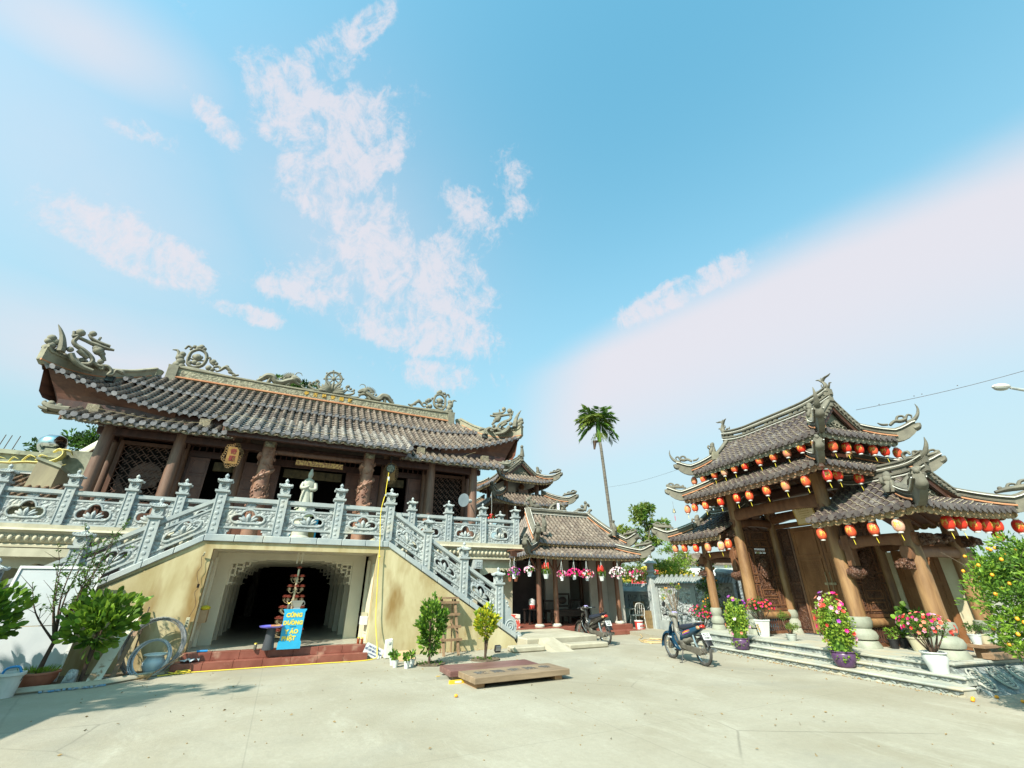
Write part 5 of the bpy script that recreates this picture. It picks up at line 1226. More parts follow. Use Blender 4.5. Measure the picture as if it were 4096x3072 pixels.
def bell(x,y,z,label,red):
    t=thing('wind_bell',label,'bell','G',x,y,z,'small bells hung from the roof corners')
    MB().lathe(x,y,[(.006,z+.1),(.03,z+.09),(.04,z+.02),(.052,z-.02),(.055,z-.035)],12).build('bell_body',[mat('bell_bronze',(.16,.14,.09),(.22,.2,.13),5.,.4,metal=.6) if not red else mat('bell_copper',(.45,.22,.16),None,rough=.5,metal=.3)],t,smooth=True)
    MB().tube([(x,y,z+.1),(x,y,z+.34)],.004,4).build('wire',[m_gdark],t)
    MB().tube([(x,y,z-.03),(x,y,z-.15),(x,y,z-.16),(x,y,z-.30)],[.003,.003,.012,.006],5).build('tassel',[mat('tassel_red',(.5,.03,.08),None)],t)
bell(-12.78,9.78,3.92,'small bronze bell with a red tassel under the left corner of the middle roof',False); bell(-7.38,9.95,4.22,'small copper bell with a red tassel under the near corner of the middle roof',True)
# ================================================================ foliage helpers
def leafmat(name,c1,c2,tr=.35,rough=.5): return mat(name,c1,c2,1.7,rough,0,island=.35,trans=tr,spec=.35)
m_lv_dark=leafmat('leaf_dark',(.022,.055,.012),(.05,.10,.02)); m_lv_mid=leafmat('leaf_mid',(.05,.12,.015),(.10,.20,.025)); m_lv_bright=leafmat('leaf_bright',(.12,.24,.02),(.22,.34,.035))
m_lv_yel=leafmat('leaf_yellow',(.30,.33,.02),(.55,.50,.03)); m_lv_yg=leafmat('leaf_yellow_green',(.13,.19,.03),(.24,.30,.05)); m_lv_far=leafmat('leaf_far',(.06,.10,.035),(.12,.17,.06)); m_lv_petu=leafmat('leaf_lime',(.20,.30,.03),(.36,.46,.07))
m_bark=mat('bark',(.10,.075,.05),(.20,.16,.12),6.,.85,.6,30.,stretch=(2,2,.6)); m_barkd=mat('bark_dark',(.05,.03,.02),(.10,.065,.045),6.,.85,.6,30.)
def leaf(mb,p,d,L,W_,rnd,rounded=False,fold=.25):
    d=Vector(d).normalized(); a=Vector((rnd.uniform(-1,1),rnd.uniform(-1,1),rnd.uniform(-.3,1))); s=d.cross(a)
    if s.length<1e-3: s=d.orthogonal()
    s.normalize(); n=s.cross(d); p=Vector(p)
    if rounded:
        q=[p,p+d*L*.25+s*W_*.36+n*fold*W_*.4,p+d*L*.62+s*W_*.5+n*fold*W_*.5,p+d*L*.9+s*W_*.25+n*fold*W_*.2,p+d*L,p+d*L*.9-s*W_*.25+n*fold*W_*.2,p+d*L*.62-s*W_*.5+n*fold*W_*.5,p+d*L*.25-s*W_*.36+n*fold*W_*.4,p+d*L*.6]
        mb.add(q,[(0,1,2,8),(8,2,3,4),(8,4,5,6),(0,8,6,7)])
    else:
        q=[p,p+d*L*.5+s*W_*.5+n*fold*W_,p+d*L,p+d*L*.5-s*W_*.5+n*fold*W_]; mb.add(q,[(0,1,2),(0,2,3)])
def blob_leaves(mb,c,r,n,L,W_,rnd,shell=.55,up=.25,rounded=False,fold=.25):
    c=Vector(c)
    for i in range(n):
        while 1:
            v=Vector((rnd.uniform(-1,1),rnd.uniform(-1,1),rnd.uniform(-1,1)))
            if .05<v.length<1: break
        u=v.normalized(); k=shell+(1-shell)*rnd.random()**.6; k*=rnd.uniform(.85,1.1)
        p=c+Vector((u.x*r[0],u.y*r[1],u.z*r[2]))*k
        d=u+Vector((rnd.uniform(-.8,.8),rnd.uniform(-.8,.8),rnd.uniform(-.5,.8)+up))
        s=rnd.uniform(.7,1.2); leaf(mb,p,d,L*s,W_*s,rnd,rounded,fold)
def flower(mb,p,d,r,rnd,n=5):
    d=Vector(d).normalized(); s=d.orthogonal().normalized(); t=d.cross(s); p=Vector(p); a0=rnd.uniform(0,2)
    vs=[p-d*r*.4]
    for i in range(n*2):
        a=a0+pi*i/n; k=r*(1 if i%2==0 else .72); vs.append(p+(s*cos(a)+t*sin(a))*k)
    mb.add(vs,[(0,1+i,1+(i+1)%(2*n)) for i in range(2*n)])
def branchy(mb,base,tips,r0,r1,rnd,wig=.1,mid=None):
    base=Vector(base)
    for t in tips:
        t=Vector(t); m=base.lerp(t,.5)+Vector((rnd.uniform(-wig,wig),rnd.uniform(-wig,wig),rnd.uniform(0,wig)))
        if mid: m=(m+Vector(mid))/2
        mb.tube(crom([base,m,t],4),lerps([r0,r0*.6,r1],9),6)
def tree(label,fr,x,y,h,lobes,nl,L,W_,lm,cat='tree',tr=.12,bark=None,split=.45,group=None,seed=1,up=.2,shell=.4,bend=0,name='tree',extra=0,z=0,rounded=False,fruit=None,fold=.25):
    rnd=random.Random(seed); t=thing(name,label,cat,fr,x,y,z,group,rz=0)
    m=MB(); top=Vector((bend,0,h*split)); m.tube(crom([(0,0,-.02),(bend*.3,0,h*split*.5),top],4),lerps([tr,tr*.8,tr*.6],9),8)
    tips=[Vector(l[0]) for l in lobes]
    for c in tips: branchy(m,top,[c],tr*.5,tr*.12,rnd,.15*h*.15)
    for k in range(extra):
        l=lobes[rnd.randrange(len(lobes))]; c=Vector(l[0]); e=c+Vector((rnd.uniform(-1,1)*l[1][0],rnd.uniform(-1,1)*l[1][1],rnd.uniform(-.5,1)*l[1][2])); branchy(m,top.lerp(c,rnd.uniform(.2,.8)),[e],tr*.2,tr*.05,rnd,.05)
    m.build('trunk',[bark or m_bark],t,smooth=True)
    m=MB(); m2=MB(); tot=sum(l[1][0]*l[1][1]*l[1][2] for l in lobes)**1.0
    for c,r in lobes:
        n=int(nl*(r[0]*r[1]*r[2])/tot); 
        k=max(1,int(n/45))
        for j in range(k): # clumps inside the lobe
            while 1:
                v=Vector((rnd.uniform(-1,1),rnd.uniform(-1,1),rnd.uniform(-1,1)))
                if v.length<1: break
            cc=Vector(c)+Vector((v.x*r[0],v.y*r[1],v.z*r[2]))*.85; rr=(r[0]+r[2])*.5*rnd.uniform(.22,.40)
            blob_leaves(m if rnd.random()<.6 else m2,cc,(rr,rr,rr*.75),int(n/k),L,W_,rnd,shell,up,rounded,fold)
    m.build('crown',[lm[0]],t,fix=False); m2.build('crown',[lm[1]],t,fix=False)
    if fruit:
        fm,n,r,pts=fruit; proto=None
        for i in range(n):
            l=lobes[rnd.randrange(len(lobes))]; 
            while 1:
                v=Vector((rnd.uniform(-1,1),rnd.uniform(-1,1),rnd.uniform(-1,1)))
                if .75<v.length<1: break
            c=Vector(l[0])+Vector((v.x*l[1][0],v.y*l[1][1],v.z*l[1][2]))*.98
            if proto is None: proto=MB().ell((0,0,0),(r,r,r*1.1),10,7).build('orange_fruit',[fm],t,smooth=True); o=proto
            else: o=proto.copy(); COL.objects.link(o)
            o.location=c
    return t
# ================================================================ open hut
m_hcol=mat('hut_column_wood',(.10,.045,.03),(.21,.10,.06),2.,.5,.3,25.,(.28,.15,.08),1.,t3=(.55,.75),stretch=(3,3,.6)); m_htile=m_tile
m_hwall=mat('hut_wall',(.36,.35,.31),(.42,.41,.37),2.,.8)
HT=thing('open_hut','low open-sided hut with a two-step tiled roof and flower pots hung from its eave','hut','T',10.5,16.6,0)
def FPB(nm,mt,parent,*q,bevel=0): return MB().box(*q).build(nm,[mt],parent,bevel=bevel)
pl=FPB('plinth',m_redtile,HT,7.6,12.72,15.0,19.0,0,.30,bevel=.01); FPB('lower_step',m_redtile,HT,9.3,12.72,14.55,14.995,0,.14,bevel=.01)
for x,y in ((8.74,15.3),(9.46,15.3),(11.5,15.3),(12.35,15.3),(7.95,16.6),(8.74,17.8),(11.0,17.8),(12.35,17.8)):
    r=.095; c=MB().tube([(x,y,.38),(x,y,2.75)],[r,r*.9],12).build('column',[m_hcol],HT,smooth=True)
    MB().lathe(x,y,[(.17,.30),(.18,.34),(.13,.40)],14).build('column_base',[mat('hut_stone',(.36,.35,.30),(.44,.43,.37),4.,.8)],c,smooth=40)
for q in ((7.6,12.8,15.22,15.38,2.62,2.80),(7.6,12.8,17.7,17.86,2.62,2.8),(7.9,8.02,15.4,17.7,2.62,2.8),(12.29,12.41,15.4,17.7,2.62,2.8),(9.4,9.52,15.4,17.7,2.62,2.8)): FPB('beam',m_gdark,HT,*q)
for x,sg in ((8.74,-1),(9.46,1),(9.46,-1),(12.35,1)): MB().tube([(x,15.3,2.05),(x+sg*.38,15.25,2.6)],.035,6).build('brace',[m_hcol],HT)
for q in ((10.15,10.55,17.2,17.3,.30,2.75),(10.75,11.35,17.2,17.3,.3,2.75),(7.7,12.7,18.9,19.0,.3,2.8),(12.42,12.70,15.35,18.9,.3,2.8),(11.55,12.41,16.0,16.1,.3,2.65)): FPB('wall',m_hwall,HT,*q)
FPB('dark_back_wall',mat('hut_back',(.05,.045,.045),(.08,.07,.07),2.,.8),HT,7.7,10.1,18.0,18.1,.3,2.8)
FPB('ceiling',m_soffit,HT,7.7,12.7,15.2,19.0,2.82,2.86)
HU=Roof(8.5,12.9,15.0,18.6,3.14,4.44,.62,lift=.05,K=1.5,c=.22); HL=Roof(7.85,13.0,14.4,19.2,2.66,3.02,.85,hyh=.85,lift=.05,K=1.5,B=.85,c=.1)
hl=gate_roof(HL,'FLRB',{},[(0,0),(1,0),(0,1),(1,1)],m_gf2,'lower_roof',rz=.30,horn=False,mt=m_htile,me=m_tile_end,parent=HT,scw=.15,scal=.03,raf=.7,sp=.2,r=.06)
hu=gate_roof(HU,'FLRB',{},[(0,0),(1,0)],m_gf2,'upper_roof',rz=.30,horn=False,mt=m_htile,me=m_tile_end,parent=HT,scw=.15,scal=.03,raf=.4,sp=.19,r=.058)
tp=topridge(HU,hu,9.1,12.25,h=.2,holes=False,up=.0)
def scrolls(name,parent,x,y,z,k,sg=1,extra=None):
    m=MB(); curl(m,(x,y,z),(sg,0,0),[([(-.5,0),(-.3,.12),(-.1,.1),(.05,.22)],[.06,.1,.1,.08]),([(.0,.1),(.1,.35),(.22,.38),(.28,.28)],[.1,.09,.07,.05]),(.08,.46,.08),(-.12,.28,.08),([(-.5,.05),(-.62,.02)],[.05,.02]),([(.2,.0),(.32,.15),(.4,.12)],[.09,.07,.05])],sx=k,sy=k,rs=k); return m.build(name,[m_gridge],parent,smooth=50)
scrolls('ridge_carving',hu,12.1,16.8,4.66,1.0); scrolls('ridge_carving',hu,9.35,16.8,4.66,1.0,-1)
m=MB(); m.box(10.55,10.75,16.74,16.86,4.62,5.02); curl(m,(10.65,16.8,4.64),(1,0,0),[([(.1,.3),(.3,.2),(.45,.02)],[.07,.08,.05]),([(-.1,.3),(-.3,.2),(-.45,.02)],[.07,.08,.05]),(0,.42,.07),(.25,.1,.09),(-.25,.1,.09)]); rc=m.build('ridge_carving',[m_gridge],hu,smooth=50)
MB().box(10.59,10.71,16.725,16.739,4.70,4.98).build('blue_tile',[mat('blue_white_tile',(.15,.22,.45),(.75,.78,.8),14.,.3,thr=(.42,.46))],rc)
for x in (8.98,12.42):
    m=MB(); curl(m,(x,15.35,3.55),(0,-1,0),[([(-.5,.05),(-.2,.02),(.1,.1)],[.06,.1,.1]),([(.1,.0),(.18,.3),(.1,.5),(.18,.6)],[.11,.10,.07,.05]),(.2,.2,.07)],rs=1.); m.build('ridge_carving',[m_gridge],hu,smooth=50)
# furniture in the hut
SE=thing('carved_settee','long black carved wooden settee under the hut roof','settee','T',10.7,16.5,.3)
m_blk=mat('black_lacquer',(.018,.013,.012),(.035,.026,.022),3.,.3,.4,30.)
FPB('seat',m_blk,SE,9.75,11.6,16.2,16.75,.70,.78); FPB('apron',m_blk,SE,9.78,11.57,16.18,16.22,.55,.699)
for x in (9.8,10.6,11.52): 
    for y in (16.22,16.68): FPB('leg',m_blk,SE,x,x+.07,y,y+.07,.30,.70)
for a,b,h in ((9.75,10.28,1.12),(10.3,10.98,1.36),(11.0,11.6,1.12)):
    m=MB(); m.box(a,b,16.68,16.74,h-.07,h); m.box(a,a+.05,16.68,16.74,.78,h-.071); m.box(b-.05,b,16.68,16.74,.78,h-.071)
    if h>1.2: m.ell(((a+b)/2,16.71,1.1),(.2,.03,.13),14,8); m.box(a+.05,b-.05,16.68,16.74,.86,.92)
    else:
        for i in range(7): x=a+.09+i*(b-a-.16)/6; m.tube([(x,16.71,.78),(x,16.71,h-.07)],.012,5)
    m.build('backrest',[m_blk],SE)
TB=thing('tea_table','low dark tea table beside the settee in the hut','table','T',9.0,16.6,.3); FPB('top',m_blk,TB,8.85,9.35,16.3,16.8,.78,.82)
for x in (8.88,9.28): 
    for y in (16.33,16.73): FPB('leg',m_blk,TB,x,x+.05,y,y+.05,.3,.78)
CX_=thing('cardboard_box','red and white cardboard box behind the scroll end of the stair','box','T',7.75,15.5,.3)
m_card=mat('red_white_carton',(.60,.57,.50),(.50,.06,.04),5.,.7,thr=(.52,.55)); FPB('carton',m_card,CX_,7.62,7.95,15.3,15.6,.30,.72); FPB('lid_flap',m_card,CX_,7.63,7.94,15.28,15.299,.60,.71)
RB=thing('rice_cooker_box','white and red container on the tea table deep in the hut','container','T',9.1,16.5,.82); MB().lathe(9.1,16.5,[(.12,.82),(.13,.95),(.13,.96)],14).build('red_base',[mat('red_plastic',(.45,.05,.04),None,rough=.4)],RB); MB().lathe(9.1,16.5,[(.13,.961),(.13,1.12),(.07,1.18)],14).build('white_lid',[m_white],RB,smooth=40)
# ================================================================ tower pavilion behind
FR['V']=(FR['T'][1],-FR['T'][0])
TW_=thing('tower_pavilion','two-tier tiled bell tower rising behind the hut, with a front gable','tower','V',24,-12,0)
VT=Roof(22.0,26.0,-13.75,-10.2,7.15,8.45,.75,hyh=.75,lift=.22,K=1.2,c=.3)
VL=Roof(21.4,26.6,-14.35,-9.6,5.75,6.5,1.15,hyh=1.15,lift=.22,K=1.2,B=1.15,c=.12)
vt=gate_roof(VT,'FLRB',{},[(0,0),(1,0),(0,1),(1,1)],m_gf2,'top_roof',rz=.32,horn=False,mt=m_tile,me=m_tile_end,parent=TW_,sp=.22,r=.068)
gable(VT,0,.14,vt,m_gdark); gable(VT,1,.14,vt,m_gdark); tp=topridge(VT,vt,22.6,25.4,h=.26,holes=True,up=.12)
m=MB(); curl(m,(22.65,-11.975,8.75),(-1,0,0),[([(0,0),(.02,.25),(.0,.5)],[.16,.12,.09]),(0,.6,.11),([(-.1,.1),(-.3,.1),(-.5,.2)],[.1,.08,.04])]); m.build('finial',[m_gridge],vt,smooth=50)
for y in (-13.1,-10.85): ornament('lion_finial',vt,(22.75,y,7.75),(0,-1 if y<-12 else 1,0),LION,.8)
vl=gate_roof(VL,'FLRB',{},[(0,0),(1,0),(0,1),(1,1)],m_gf2,'lower_roof',rz=.36,horn=False,mt=m_tile,me=m_tile_end,parent=TW_,sp=.22,r=.068)
for x in (22.75,25.25):
    for y in (-13.0,-10.95): MB().tube([(x,y,0),(x,y,7.3)],.13,10).build('column',[m_hcol],TW_,smooth=True)
FPB('upper_floor',m_gdark,TW_,22.5,25.5,-13.2,-10.75,6.35,6.5); FPB('ceiling',m_gdark,TW_,22.5,25.5,-13.2,-10.75,7.15,7.22)
m=MB(); m.box(22.62,22.75,-12.35,-11.75,6.52,6.75); m.build('bell_base',[m_gwood],TW_); MB().lathe(22.9,-12.05,[(.05,7.15),(.16,7.05),(.2,6.9),(.12,6.78)],12).build('bell',[m_gwood],TW_,smooth=True)
for q in ((23.2,25.0,-13.05,-12.95,3.0,5.6),(23.0,23.1,-12.9,-11.05,3.0,5.6)): FPB('wall',m_gdark,TW_,*q)
FPB('podium',m_moulding,TW_,21.6,26.4,-14.3,-9.7,0,2.9)
# second pavilion roof glimpsed behind the temple's right end
# ================================================================ stone wall with carved panels
SW=thing('carved_stone_wall','blue-grey carved stone boundary wall with a tiled coping beside the parked scooters','wall','G',-17,11.3,0)
def wallseg(x0,x1,y,z0,zt,n):
    w=FPB('wall_panel',m_carve,SW,x0,x1,y,y+.18,.0,zt-.12)
    m=MB(); m.hexa([(x0,y-.16,zt-.12),(x1,y-.16,zt-.12),(x1,y+.34,zt-.12),(x0,y+.34,zt-.12),(x0,y+.05,zt+.06),(x1,y+.05,zt+.06),(x1,y+.13,zt+.06),(x0,y+.13,zt+.06)])
    k=int((x1-x0)/.11)
    for i in range(k): x=x0+(i+.5)*(x1-x0)/k; m.tube([(x,y-.18,zt-.11),(x,y+.05,zt+.07)],.028,5)
    m.build('tiled_coping',[m_stone],w)
    m=MB(); k=int((x1-x0)/.2); pr=[]
    for i in range(k):
        a=x0+i*(x1-x0)/k; b=(x1-x0)/k
        m.prism([(0,0),(b*.98,0),(b*.9,.06),(b*.7,.05),(b*.75,.12),(b*.45,.15),(b*.2,.10),(b*.05,.05)],(a,y+.05,zt+.06),(1,0,0),(0,0,1),(0,.07,0))
    m.build('cresting',[m_stone],w)
    m=MB(); m.box(x0,x1,y-.06,y,0,.42); m.box(x0,x1,y-.05,y,zt-.24,zt-.125)
    for i in range(n+1): x=x0+(x1-x0)*i/n; m.box(max(x0,x-.09),min(x1,x+.09),y-.055,y-.001,.425,zt-.245)
    m.build('pilaster_frame',[m_stone],w)
    rnd=random.Random(int(x0*3)); m=MB()
    for i in range(int((x1-x0)*26)):
        x=rnd.uniform(x0+.12,x1-.12); z=rnd.uniform(.5,zt-.32); r=rnd.uniform(.04,.09); m.tube([(x+cos(q)*r*(1-q/8),y-.01,z+sin(q)*r*(1-q/8)) for q in [j*.8 for j in range(8)]],.02,5)
    m.build('relief_carving',[m_carve],w)
wallseg(-21.0,-17.0,11.35,0,1.52,4); SW0=SW; o2=SW
W2=thing('carved_stone_wall','sunlit carved stone wall segment between the lantern post and the gate','wall','G',-16.86,11.35,0,rz=.44); OFF[W2.name]=(-16.86,11.35,0); SW=W2; m_s0=m_stone; m_stone=mat('wall_coping_stone',(.15,.17,.17),(.25,.27,.26),2.,.8,.3,30.); wallseg(-16.7,-13.6,11.25,0,1.84,2); SW=SW0; m_stone=m_s0
def wpost(x,y,h):
    p=FPB('post',m_stone,SW,x-.15,x+.15,y-.12,y+.22,0,h,bevel=.02)
    yc=y+.05; m=MB(); m.lathe(x,yc,[(.2,h),(.2,h+.06),(.12,h+.09),(.1,h+.16),(.19,h+.22),(.19,h+.27),(.13,h+.28),(.13,h+.50),(.30,h+.53),(.27,h+.57),(.12,h+.70),(.05,h+.76),(.07,h+.80),(.05,h+.86),(.004,h+.93)],8); m.build('stone_lantern',[m_stone],p,smooth=35)
wpost(-16.86,11.25,1.95); wpost(-21.1,11.35,1.7); 
CWl=thing('curved_carved_wall','curved blue-grey carved wall seen through the left wing of the gate','wall','G',-15.3,13.5,0)
pts=[(-13.9,12.9),(-14.6,13.0),(-15.2,13.3),(-15.5,14.4),(-15.6,15.6),(-15.6,17)]
rows=[[],[],[],[]]; rr=crom([(a,b,0) for a,b in pts],4)
m=MB()
for i,p in enumerate(rr):
    zt=2.0+.12*sin(pi*i/(len(rr)-1)); 
    for k,(dx,z) in enumerate(((0,0),(0,zt),(-.2,zt),(-.2,0))): rows[k].append((p.x+dx,p.y,z))
m.sheet([rows[0],rows[1]]); m.sheet([rows[1],rows[2]]); m.sheet([rows[2],rows[3]]); m.build('wall_face',[m_carve],CWl)
m=MB(); m.tube([(p.x-.08,p.y,2.04+.12*sin(pi*i/(len(rr)-1))) for i,p in enumerate(rr)],.11,8); m.build('coping',[m_stone],CWl,smooth=True)
# pavement along the wall
m=MB(); m.box(-22,-13.9,9.7,11.2,0,.11); o=m.build('pavement',[m_ground],fr='G'); tag(o,kind='structure')
# concrete ramp and steps between the stair foot and the hut
m_conc=mat('rough_concrete',(.30,.27,.20),(.38,.35,.27),2.,.9,.5,12.,(.22,.20,.16),.9,t3=(.55,.8))
CR_=thing('concrete_apron','rough concrete apron with low steps and a ramp before the hut','ramp','T',7.6,12.9,0)
FPB('slab',m_conc,CR_,6.72,9.2,12.55,14.55,0,.27,bevel=.03); FPB('slab',m_conc,CR_,6.5,9.28,14.551,14.99,0,.272,bevel=.01)
FPB('step',m_conc,CR_,6.1,7.05,12.05,12.549,0,.135,bevel=.03); FPB('step',m_conc,CR_,7.78,9.15,11.95,12.40,0,.135,bevel=.03)
MB().hexa([(7.06,11.75,0),(7.77,11.70,0),(7.77,12.549,0),(7.06,12.549,0),(7.2,11.76,.01),(7.62,11.74,.01),(7.62,12.549,.268),(7.15,12.549,.268)]).build('ramp',[m_conc],CR_)
# ================================================================ trees
t=thing('areca_palm','tall slender areca palm with a small feathery crown against the sky','palm','W',5.25,24.0,0,rz=0)
rnd=random.Random(4); m=MB(); pts=crom([(.15,0,0),(.10,0,3),(-.02,0,6),(-.13,0,8.6),(-.18,0,9.2)],8); m.tube(pts,lerps([.11,.095,.085,.075],len(pts)),10); m.build('trunk',[mat('palm_bark',(.07,.06,.048),(.13,.11,.088),3.,.8,.3,30.)],t,smooth=True)
m=MB()
for i in range(60):
    j=i/60*(len(pts)-1); a=int(j); p=pts[a].lerp(pts[a+1],j-a); m.tube([p,p+Vector((0,0,.02))],[.107-.028*i/60]*2,10)
m.build('trunk_rings',[mat('palm_ring',(.18,.165,.13),None,rough=.8)],t)
m=MB(); m.tube([(-.18,0,9.15),(-.2,0,9.6),(-.22,0,10.15),(-.23,0,10.4)],[.10,.15,.11,.07],10); m.build('crownshaft',[m_lv_mid],t,smooth=True)
m=MB()
for i in range(60): a=rnd.uniform(0,2*pi); e=rnd.uniform(.2,.55); m.tube([(-.2,0,9.5),(-.2+cos(a)*e*.6,sin(a)*e*.6,9.55+rnd.uniform(-.1,.15)),(-.2+cos(a)*e,sin(a)*e,9.3+rnd.uniform(-.2,.1))],[.012,.01,.006],4)
m.build('flower_tassels',[m_lv_yg],t)
m=MB(); m.tube([(-.22,.05,9.25),(-.45,.1,9.2),(-.5,.1,8.75)],[.05,.13,.05],7); m.build('dead_sheath',[m_barkd],t)
for i,(a,el,Lf) in enumerate([(2.9,1.42,1.9),(3.4,1.2,1.7),(2.6,1.05,1.5),(3.25,.55,1.3),(.2,1.35,1.7),(-.15,1.0,1.4),(.5,.5,1.1),(1.4,1.3,1.6),(-1.5,1.15,1.5),(4.2,.8,1.2),(3.0,-.15,1.3),(-.2,-.1,1.25),(3.6,.25,1.5),(.4,-.25,1.2),(2.4,.3,1.4),(2.9,.75,1.7),(.1,.75,1.55)]):
    Lf*=.84; m=MB(); p0=Vector((-.22,0,10.4)); v=Vector((cos(a),sin(a),0)); rac=[]
    for k in range(13):
        u=k/12; rac.append(p0+v*(Lf*u*cos(el*.8)+.0)+Vector((0,0,Lf*(sin(el)*u-.62*u*u*(1.2-el*.45)))))
    m.tube(rac,lerps([.03,.015,.006],13),5)
    for k in range(2,13):
        tdir=(rac[k]-rac[k-1]).normalized(); s=tdir.cross(Vector((0,0,1))).normalized()
        for sg in (-1,1):
            for q in (0,.33,.66):
                p=rac[k-1].lerp(rac[k],q); d=(s*sg*1.0+tdir*.75+Vector((0,0,-.35+rnd.uniform(-.25,.25)))); leaf(m,p,d,.62*(1-.35*abs(k/12-.45)),.075,rnd,fold=.1)
    m.build('frond',[m_lv_mid if i%3 else m_lv_yg],t,fix=False)
tree('slender tree with loose mid-green leaves standing behind the stone wall','W',7.15,24,5.9,[((-.2,0,5.1),(.75,.7,.65)),((.7,.2,4.5),(.7,.7,.5)),((-.9,.1,4.1),(.7,.6,.4)),((.2,0,4.0),(.7,.6,.4)),((-1.1,0,3.3),(.3,.3,.2)),((.3,0,5.5),(.5,.5,.4))],2700,.21,.085,(m_lv_yg,m_lv_mid),tr=.07,split=.62,seed=5,extra=14,up=-.3)
def feather(label,x,y,h,w_,seed,lm,group='feathery trees beyond the wall'):
    rnd=random.Random(seed); lob=[]
    for k in range(7): z=h*(.45+.5*k/7); r=w_*(1-.1*k); a=rnd.uniform(0,6.3); lob.append(((cos(a)*r*.45,sin(a)*r*.4,z),(r*.62,r*.6,h*.05)))
    return tree(label,'W',x,y,h,lob,4200,.17,.05,lm,tr=.08,split=.5,seed=seed,up=.1,group=group,extra=12)
feather('feathery pale green tree right of the palm, behind the stone lantern','x' and 8.0,27,4.6,1.9,11,(m_lv_yg,m_lv_mid))
feather('feathery yellow-green tree filling the gap left of the gate',9.7,27.5,4.4,2.1,12,(m_lv_yg,m_lv_bright))
feather('feathery grey-green tree directly behind the hut roof corner',6.0,29,4.3,2.0,13,(m_lv_far,m_lv_mid))
feather('feathery tree seen through the left wing of the gate',14.2,28,4.2,2.4,14,(m_lv_yg,m_lv_far))
tree('bushy dark tree behind the left end of the temple terrace','T',-9.3,27,8.8,[((0,0,8.0),(1.1,1,.6)),((1.1,0,8.4),(.8,.8,.5)),((-1.3,0,7.3),(.8,.8,.4)),((.5,0,7.3),(.9,.8,.4)),((-2.4,0,6.9),(.6,.5,.4)),((-3.2,0,6.3),(.5,.5,.3))],3200,.22,.09,(m_lv_dark,m_lv_mid),tr=.14,split=.7,seed=21,extra=20)
tree('leafy tree top showing above the temple ridge beside the wheel','T',-.9,26.5,11.2,[((-.2,0,12.35),(.75,.7,.6)),((.5,0,11.9),(1.0,.8,.7)),((-1.0,0,12.2),(.5,.5,.5)),((4.3,0,12.0),(.6,.6,.5))],1500,.25,.10,(m_lv_mid,m_lv_dark),tr=.2,split=.8,seed=22)
tree('small tree with yellow leaves beside the palm trunk','W',5.9,26,5.2,[((0,0,4.7),(.35,.3,.4)),((.25,0,4.4),(.3,.3,.3))],260,.2,.08,(m_lv_yel,m_lv_yg),tr=.05,seed=23)
tree('broad shady tree standing outside the courtyard on the left','W',-12.6,1.0,8.6,[((1.0,.6,8.0),(1.3,.45,.5)),((2.2,.75,8.0),(1.1,.36,.4)),((1.3,-.1,8.0),(1.5,.45,.4)),((2.6,.35,7.9),(.9,.2,.3)),((3.1,.9,7.9),(.7,.22,.3)),((-.5,.2,8.2),(1.5,.8,.7)),((0,1.6,7.6),(1.2,.35,.4)),((-1.2,-1,7.4),(1.5,1.2,.9))],3600,.26,.13,(m_lv_mid,m_lv_dark),tr=.16,seed=24)
SH=thing('side_house','low plastered house standing just outside the left edge of the yard','house','W',-10.19,3.52,0,rz=.31)
FPB('wall',m_plaster,SH,-2.6,1.95,-2.4,2.35,0,3.3); FPB('flat_roof',m_conc,SH,-2.7,2.05,-2.5,2.45,3.301,3.45); FPB('door',m_wmid,SH,1.951,1.99,-.5,.4,0,2.1); FPB('window',m_black,SH,1.951,1.98,1.0,1.8,1.0,1.9)
# distant belt of trees
rnd=random.Random(31); m=MB(); m2=MB()
for i in range(260):
    a=rnd.uniform(-.95,1.45); d=rnd.uniform(75,120); c=Vector((sin(a)*d,cos(a)*d,rnd.uniform(1.5,3.6))); blob_leaves(m if i%2 else m2,c,(4,4,2.8),110,.8,.5,rnd,.3)
for q in (m,m2): o=q.build('far_woods',[m_lv_far if q is m else m_lv_mid],fix=False); tag(o,'distant belt of low green trees along the horizon','trees',kind='stuff')
# billboard and far stalls
BB=thing('red_billboard','red billboard with white lettering beyond the stone wall','billboard','W',9.3,33,0,rz=-.25)
FPB('board',mat('billboard_red',(.62,.05,.07),None,rough=.5),BB,-.95,.95,-.03,.03,1.75,2.65)
for x in (-.8,.8): MB().tube([(x,.05,0),(x,.05,2.6)],.05,6).build('pole',[m_stone],BB)
m=MB(); rnd=random.Random(2)
for z,s_ in ((2.38,.2),(2.1,.1),(1.9,.1)):
    x=-.8
    while x<.75: w_=rnd.uniform(.06,.12)*(1.6 if s_>.15 else 1); m.box(x,x+w_,-.045,-.031,z,z+s_); x+=w_+.05
m.build('lettering',[m_white],BB)
YB_=thing('yellow_canopy','bright yellow canopy glimpsed behind the feathery trees','canopy','W',13.2,42,0,rz=-.2)
m=MB(); m.sheet([[(-3.6+.6*i,-.0-1.5*k,2.2+1.2*sin(pi*i/12)-.3*k) for i in range(13)] for k in range(2)]); m.sheet([[(-3.6+.6*i,-1.5,1.9+1.2*sin(pi*i/12)) for i in range(13)],[(-3.6+.6*i,-1.5,1.9+.2*sin(pi*i/12)) for i in range(13)]]); m.build('awning',[mat('yellow_fabric',(.50,.36,.03),None,rough=.6)],YB_)
for x in (-3.5,3.5): MB().tube([(x,-1.4,0),(x,-1.4,2.4)],.06,6).build('pole',[m_white],YB_)
